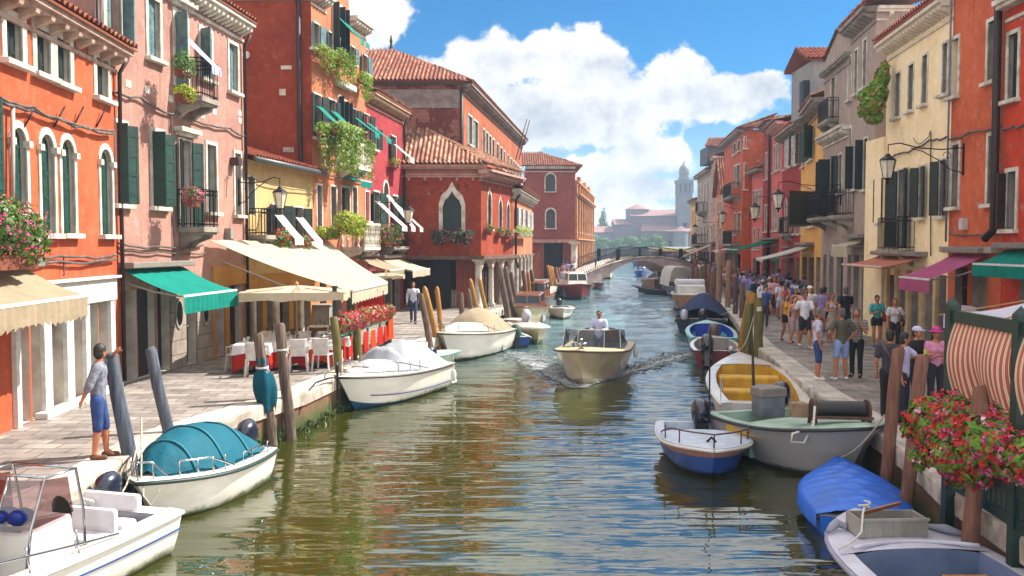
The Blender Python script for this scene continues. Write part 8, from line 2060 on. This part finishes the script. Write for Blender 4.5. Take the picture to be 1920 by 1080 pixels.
# right quay group
PP=[('grey-haired man in a printed white t-shirt and denim shorts, seen from the side',1532,712,1.35,1.72,1,1,('tee',simple('printed_white_tee','d6d2e2',.85,0,'8a8aa4',9)),('knee',den),'e8e4e0',('hip','down'),'stand',{}),
('man in an olive shirt and pale blue shorts seen from behind',1577,713,3.3,1.74,1,1,('polo','5c5646'),('shorts','8ea6d6'),'e0dcdc',('hip','hip'),'wide',{}),
('man in a striped grey polo and black trousers, hand to his face',1605,707,-.6,1.70,1,1,('polo',stripes('grey_striped_polo','6a6866','8e8a86',.07,2,src='Object')),('trousers','101012'),'101012',('face','down'),'stand',{}),
('woman in a yellow top and black shorts at the front of the walking group',1474,641,.1,1.62,1,0,('tank','e8a828'),('mini','15161a'),'1a1a1c',('down','down'),'walk',dict(female=True,long=True)),
('woman in a patterned pink top walking beside the woman in yellow',1489,647,.1,1.6,0,2,('tank','c89088'),('shorts','b8a8a8'),'c07868',('down','down'),'step',dict(female=True,long=True)),
('man in a white t-shirt, black shorts and sunglasses walking with the group',1508,652,.05,1.78,1,2,('tee','f0eef4'),('shorts','15161a'),'e8e8f0',('swing_f','swing_b'),'walk',dict(glasses=True)),
('man in a white cap and white t-shirt walking behind the group',1517,630,.0,1.8,0,2,('tee','e8e4e4'),('shorts','3a3a44'),'3a3a44',('swing_b','swing_f'),'walk',dict(hat=('cap','f4f2f4'))),
('woman in a beige tank top and sunglasses in the middle of the crowd',1559,645,.1,1.68,1,3,('tank','c8b4a8'),('skirt','b8a49a'),'8a6a5a',('down','phone'),'step',dict(female=True,glasses=True)),
('broad man in a black t-shirt and jeans walking away near the shops',1584,640,3.2,1.84,0,1,('tee','14161e'),('trousers','27304a'),'20242c',('swing_b','swing_f'),'walk',{}),
('person in a navy top and dark hat walking away behind the beige tank top',1545,622,3.0,1.68,1,0,('tank','1a2444'),('shorts','2a2a34'),'2a2a34',('down','down'),'walk',dict(hat=('cap','14182a'))),
('woman in a turquoise top and black shorts looking at her phone',1643,650,-.1,1.66,1,0,('tee','3fb0b4'),('mini','15161e'),'2460c0',('phone','phone'),'stand',dict(female=True,bag=('shoulder','a01828'))),
('woman in a white top and dark trousers carrying a black bag by the cream house',1676,662,-.1,1.66,1,3,('tee','dcd4d8'),('trousers','241c24'),'241c24',('hip','down'),'stand',dict(female=True,bag=('shoulder','15131a'))),
('youth in a dark grey t-shirt with a bag strap, seen from behind',1666,782,2.7,1.66,1,0,('tee','3a3640'),('trousers','14161e'),'14161e',('down','cross'),'stand',dict(bag=('strap','6a5a50'))),
('dark-haired person in a lilac shirt facing the one in dark grey',1692,792,.9,1.66,1,0,('tee','c8c4e8'),('trousers','1a2038'),'14161e',('point','down'),'stand',dict(head=.5)),
('person in a black shirt and white cap holding a yellow bottle',1716,770,.6,1.66,1,0,('tee','15171a'),('trousers','101014'),'5a3038',('phone','phone'),'stand',dict(hat=('cap','d4d0ea'),bag=('bottle','c8d020'))),
('woman in a pink shirt and pink hat beside the striped curtain',1752,772,.0,1.66,1,0,('long','e896b8'),('trousers','2a2434'),'2a2434',('down','phone'),'stand',dict(female=True,hat=('sun','c8408c'),long=True)),
('man in a lilac shirt and navy shorts walking away near the leaning posts',1437,577,3.0,1.78,0,0,('tee','9a92c4'),('shorts','1e2a5a'),'8a5a48',('swing_f','swing_b'),'walk',{}),
('woman all in white walking away, hair tied up',1463,600,3.1,1.72,1,0,('tee','dcd6ee'),('shorts','dcd8ec'),'c0b8c0',('swing_b','swing_f'),'walk',dict(female=True)),
('person with a green backpack in the middle distance',1487,595,3.0,1.74,1,0,('tee','b8b0d0'),('trousers','2a3040'),'2a2a30',('down','down'),'walk',dict(bag=('backpack','1c5a48'))),
('person in a white t-shirt beside the green backpack',1497,598,3.2,1.72,1,2,('tee','e0dcec'),('trousers','20283c'),'2a2a30',('swing_f','swing_b'),'walk',{}),
('tall person in lilac ahead of the green backpack',1474,582,3.1,1.8,1,2,('tee','a89ccc'),('trousers','3a3450'),'2a2a30',('down','down'),'walk',{})]
for (lb,px,py,yaw,h_,sk,ha,tp,bo,so,ar,lg,kw) in PP:
    x,y=Rp(px,py); yw=yaw; person(lb,x,y,yw,h_,sk,ha,tp,bo,so,ar,lg,vox=.02,**kw)
# boat driver
p=MV.P(.42,.15,0); person('man with short hair in a white shirt standing at the wheel of the moving boat',p.x,p.y,MV.ang+PI/2,1.78,1,0,('long','cfd2ee'),('trousers','3a4468'),'2a2a30',('wheel','wheel'),'stand',z=.28,vox=.017,glasses=True)
for i,s_ in enumerate((-.35,.35)):
    p=TB.P(.35,s_,0); person(['left person in dark clothes in the tiny bright blue boat','right person in a red-brown top in the tiny bright blue boat'][i],p.x,p.y,TB.ang+PI/2,1.6,1,0,('tee',['2a3050','8a4a44'][i]),('trousers','20242c'),'20242c',('wheel','wheel'),'stand',z=.35,vox=.05,detail=False)
# far crowd
tops=['6a60b0','2b3358','c84a54','e0dcf0','3a5aa8','a890c8','2a9aa8','d8a0a8','1c2034','8894c8','b04050','e8e4ec','4a4060','1f50b4','7a5a9a','c8b8d8']
bots=['20263c','2a2024','8a8498','2a3a6a','4a3a44','b8b0b8']
protos=[]
for i in range(12):
    protos.append(person('person in the crowd',0,0,0,1.7,i%2+(i%5==0),[0,2,1,3][i%4],(['tee','long','tank','tee'][i%4],tops[i]),(['trousers','shorts','trousers','skirt'][i%4],bots[i%6]),bots[(i+1)%6],(['down','swing_f','phone','hip'][i%4],['swing_b','down','down','swing_f'][i%4]),['walk','stand','step'][i%3],female=i%4==2,long=i%4==2,vox=.04,detail=False,hat=('cap',tops[(i*5)%16]) if i%5==3 else None,name='person'))
bpy.context.view_layer.update(); dg=bpy.context.evaluated_depsgraph_get()
nm=[(o,bpy.data.meshes.new_from_object(o.evaluated_get(dg))) for o in BAKE]
for o,m in nm: o.modifiers.clear(); o.data=m
CR=[]
random.seed(11)
for i in range(100):
    y=U(44,112) if i<74 else U(34,48); e=polyat(RQ,y); fx=[13.3,16.9,19.4,22]; 
    ff=14.4+(y-42)*.115 if y<70 else 19.0+(y-70)*.08
    if y<48: ff=min(ff,13.6)
    x=U(e+.8,max(e+2.6,ff-1.6)); CR.append((x,y,QZ))
for (px,dz) in ((1250,0),(1256,0),(1262,0),(1268,0),(1274,0),(1280,0),(1283,0)):
    Y=U(91.5,94); x=(px-960)/FPX*Y; t=((V((x,Y,0))-L_).dot(ux))/(L-1.5) if 0 else None; CR.append((x,Y,QZ+.9 if px<1265 else QZ+.35))
for k in range(9): CR.append((U(13.6,17)*1.0,U(47,58),QZ))
lab=['far walker in the dense crowd along the right quay','distant person near the bridge end of the right quay']
for i,(x,y,z) in enumerate(CR):
    s_=protos[i%12]
    c=s_ if i<12 else copy_tree(s_)
    c.location=(x,y,z); c.rotation_euler=(0,0,random.choice((0,PI))+U(-.5,.5)); k=U(.93,1.06); c.scale=(k,k,k)
    c['label']='person in the distant crowd on the right quay or bridge, blurred by distance'; c['group']='distant crowd on the right quay'
for i,(px,Y) in enumerate(((1058,84),(1066,85),(1072,86),(1079,87))):
    c=copy_tree(protos[(i*3+2)%12]); c.location=((px-960)/FPX*Y,Y+2,QZ); c['label']='person by the left foot of the bridge'; c['group']='people at the left foot of the bridge'
random.seed(3)
# ---------------------------------------------------------------- SKY, SUN, HAZE, CAMERA
w=bpy.data.worlds.new('World'); S.world=w; w.use_nodes=True; nt=w.node_tree; nt.nodes.clear()
out=nd(nt,'ShaderNodeOutputWorld'); bg=nd(nt,'ShaderNodeBackground'); nt.links.new(bg.outputs[0],out.inputs[0]); bg.inputs[1].default_value=SKYSTR
AZ=V((.93,.36,0)).normalized(); EL=math.radians(47)
sky=nd(nt,'ShaderNodeTexSky',sky_type='NISHITA'); sky.sun_disc=False; sky.sun_elevation=EL; sky.sun_rotation=math.atan2(AZ.x,AZ.y); sky.ozone_density=3.0; sky.dust_density=.6; sky.air_density=1.0
hs=nd(nt,'ShaderNodeHueSaturation'); hs.inputs['Saturation'].default_value=1.15; hs.inputs['Hue'].default_value=.5; hs.inputs['Value'].default_value=.31; nt.links.new(mixc(nt,1.0,sky.outputs[0],(.09,.55,.86,1),'MULTIPLY'),hs.inputs['Color'])
geo=nd(nt,'ShaderNodeTexCoord').outputs['Generated']
sp=nd(nt,'ShaderNodeSeparateXYZ'); nt.links.new(geo,sp.inputs[0])
def ma(op,a,b=None,c=None):
    n=nd(nt,'ShaderNodeMath',operation=op)
    for i,v in enumerate((a,b,c)):
        if v is None: continue
        if hasattr(v,'links'): nt.links.new(v,n.inputs[i])
        else: n.inputs[i].default_value=v
    return n.outputs[0]
yy=ma('MAXIMUM',ma('ABSOLUTE',sp.outputs[1]),.12)
u=ma('DIVIDE',sp.outputs[0],yy); v=ma('DIVIDE',sp.outputs[2],yy)
cb=nd(nt,'ShaderNodeCombineXYZ'); nt.links.new(u,cb.inputs[0]); nt.links.new(v,cb.inputs[1]); P=cb.outputs[0]
# warp
def nz(scale,det,off=(0,0,0),rough=.6,sc=(1,1,1)):
    mp=nd(nt,'ShaderNodeMapping'); mp.inputs['Location'].default_value=off; mp.inputs['Scale'].default_value=sc; nt.links.new(P,mp.inputs[0])
    n=nd(nt,'ShaderNodeTexNoise'); n.inputs['Scale'].default_value=scale; n.inputs['Detail'].default_value=det; n.inputs['Roughness'].default_value=rough; nt.links.new(mp.outputs[0],n.inputs['Vector']); return n
BL=[(690,40,85,75),(650,110,70,60),(850,150,110,45),(930,120,110,55),(1030,110,95,55),(1110,125,95,65),(1060,200,200,60),(1180,190,120,60),(1275,160,75,62),(1350,185,110,50),(1430,165,65,42),(1330,200,120,30),(1010,250,110,42),(1150,245,100,40),(1215,300,100,45),(1120,330,130,45),(1180,350,140,30),(1090,390,160,40),(1330,60,40,-1),(900,430,160,25),
    (1540,-200,320,90),(1180,-150,420,85),(1000,-360,500,150),(1500,-450,400,150),(700,-330,260,90),(1700,-420,300,100),(300,-200,260,90),(1250,-620,420,120),(600,-700,300,130),(2300,200,300,80),(-300,100,400,120),(1900,-900,500,150)]  # this row: clouds out of view, the upper ones added to brighten water reflections
def field(dx,dy):
    prev=None
    for (cx,cy,rx,ry) in BL:
        if ry<0: continue
        mp=nd(nt,'ShaderNodeMapping',vector_type='TEXTURE'); mp.inputs['Location'].default_value=((cx-960)/1700+dx,(460-cy)/1700+dy,0); mp.inputs['Scale'].default_value=(rx/1700,ry/1700,1)
        nt.links.new(P,mp.inputs[0]); ln=nd(nt,'ShaderNodeVectorMath',operation='LENGTH'); nt.links.new(mp.outputs[0],ln.inputs[0])
        f_=ma('SUBTRACT',1.17,ln.outputs['Value'])
        prev=f_ if prev is None else ma('SMOOTH_MAX',prev,f_,.25)
    return prev
def cl(off):
    a=nz(9,9,off,.62).outputs['Fac']; b=nz(34,6,off,.6).outputs['Fac']
    return ma('ADD',ma('MULTIPLY',ma('SUBTRACT',a,.5),1.8),ma('MULTIPLY',ma('SUBTRACT',b,.5),.95))
f0=ma('ADD',ma('MAXIMUM',field(0,0),-1.2),cl((3,1,0)))
f1=ma('ADD',ma('MAXIMUM',field(.012,.02),-1.2),cl((3.0+.012*1,1+.02,0)))   # same field sampled towards the sun, for shading
mr=nd(nt,'ShaderNodeMapRange',interpolation_type='SMOOTHSTEP'); mr.inputs[1].default_value=.16; mr.inputs[2].default_value=.42; nt.links.new(f0,mr.inputs[0]); dens=mr.outputs[0]
dn=ma('SUBTRACT',cl((3,1,0)),cl((2.988,.982,0)))
sh=nd(nt,'ShaderNodeMapRange',interpolation_type='SMOOTHSTEP'); sh.inputs[1].default_value=-.7; sh.inputs[2].default_value=.25
big=nz(5,4,(7,2,0),.5,(1,2.2,1)).outputs['Fac']
nt.links.new(ma('ADD',ma('MULTIPLY',dn,.8),ma('ADD',ma('MULTIPLY',ma('SUBTRACT',big,.5),1.6),ma('MULTIPLY',f0,-.10))),sh.inputs[0])
# the sky overhead and behind the viewer gets added, unseen bright cloud that fills the shade; kq rises outside the picture's part of the sky
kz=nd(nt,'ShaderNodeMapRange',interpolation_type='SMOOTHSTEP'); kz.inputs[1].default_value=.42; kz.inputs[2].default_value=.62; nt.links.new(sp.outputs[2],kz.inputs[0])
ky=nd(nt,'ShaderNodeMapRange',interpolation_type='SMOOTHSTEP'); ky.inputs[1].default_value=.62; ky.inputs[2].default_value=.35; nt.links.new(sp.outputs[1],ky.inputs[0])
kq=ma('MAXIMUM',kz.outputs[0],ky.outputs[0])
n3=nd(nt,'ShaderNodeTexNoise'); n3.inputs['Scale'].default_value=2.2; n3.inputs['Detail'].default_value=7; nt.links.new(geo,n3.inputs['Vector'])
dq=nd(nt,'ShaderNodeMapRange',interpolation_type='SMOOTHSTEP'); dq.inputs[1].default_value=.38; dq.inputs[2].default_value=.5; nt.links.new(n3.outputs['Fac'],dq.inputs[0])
cc=mixc(nt,sh.outputs[0],(CLD*.50,CLD*.56,CLD*.64,1),(CLD*1.12,CLD*1.1,CLD*1.06,1))
# pale band of vapour towards the horizon
hz=nd(nt,'ShaderNodeMapRange',interpolation_type='SMOOTHSTEP'); hz.inputs[1].default_value=.20; hz.inputs[2].default_value=-.02; nt.links.new(v,hz.inputs[0])
base=mixc(nt,ma('MULTIPLY',hz.outputs[0],.72),hs.outputs[0],(CLD*.80,CLD*.92,CLD*1.02,1))
fin=mixc(nt,ma('MULTIPLY',dens,.97),base,cc)
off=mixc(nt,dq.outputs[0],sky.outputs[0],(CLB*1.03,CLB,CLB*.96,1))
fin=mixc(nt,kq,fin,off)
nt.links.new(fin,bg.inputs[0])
ld=bpy.data.lights.new('sun','SUN'); ld.energy=SUNSTR; ld.angle=math.radians(.5); ld.color=(1,.94,.84)
so=bpy.data.objects.new('sun',ld); COL.objects.link(so)
sd=V((AZ.x*math.cos(EL),AZ.y*math.cos(EL),math.sin(EL))); so.rotation_euler=sd.to_track_quat('Z','Y').to_euler(); so.location=(30,0,50)
if HAZE:
    mb=MB(); mb.box(-600,600,-12,560,-3.2,52); hz_=mb.build('haze',bpy.data.materials.new('haze_air')); hz_['kind']='stuff'; hz_['label']='pale blue haze in the air over the canal'
    m=hz_.data.materials[0]; m.use_nodes=True; n2=m.node_tree; n2.nodes.clear(); o_=n2.nodes.new('ShaderNodeOutputMaterial'); pv=n2.nodes.new('ShaderNodeVolumePrincipled'); pv.inputs['Density'].default_value=HAZE; pv.inputs['Color'].default_value=(.6,.78,1,1); pv.inputs['Anisotropy'].default_value=.2
    n2.links.new(pv.outputs[0],o_.inputs['Volume'])
cd=bpy.data.cameras.new('camera'); cd.sensor_width=36; cd.lens=36*FPX/1920; cd.clip_end=9000; cd.clip_start=.1
co=bpy.data.objects.new('camera',cd); COL.objects.link(co); co.location=(0,0,CZ); co.rotation_euler=(PI/2-TH,0,0); S.camera=co
S.render.engine='CYCLES'; S.view_settings.view_transform='Standard'; S.view_settings.look='None'; S.view_settings.exposure=EXPO; S.view_settings.gamma=1
S.cycles.max_bounces=8; S.cycles.volume_bounces=0; S.cycles.transparent_max_bounces=6
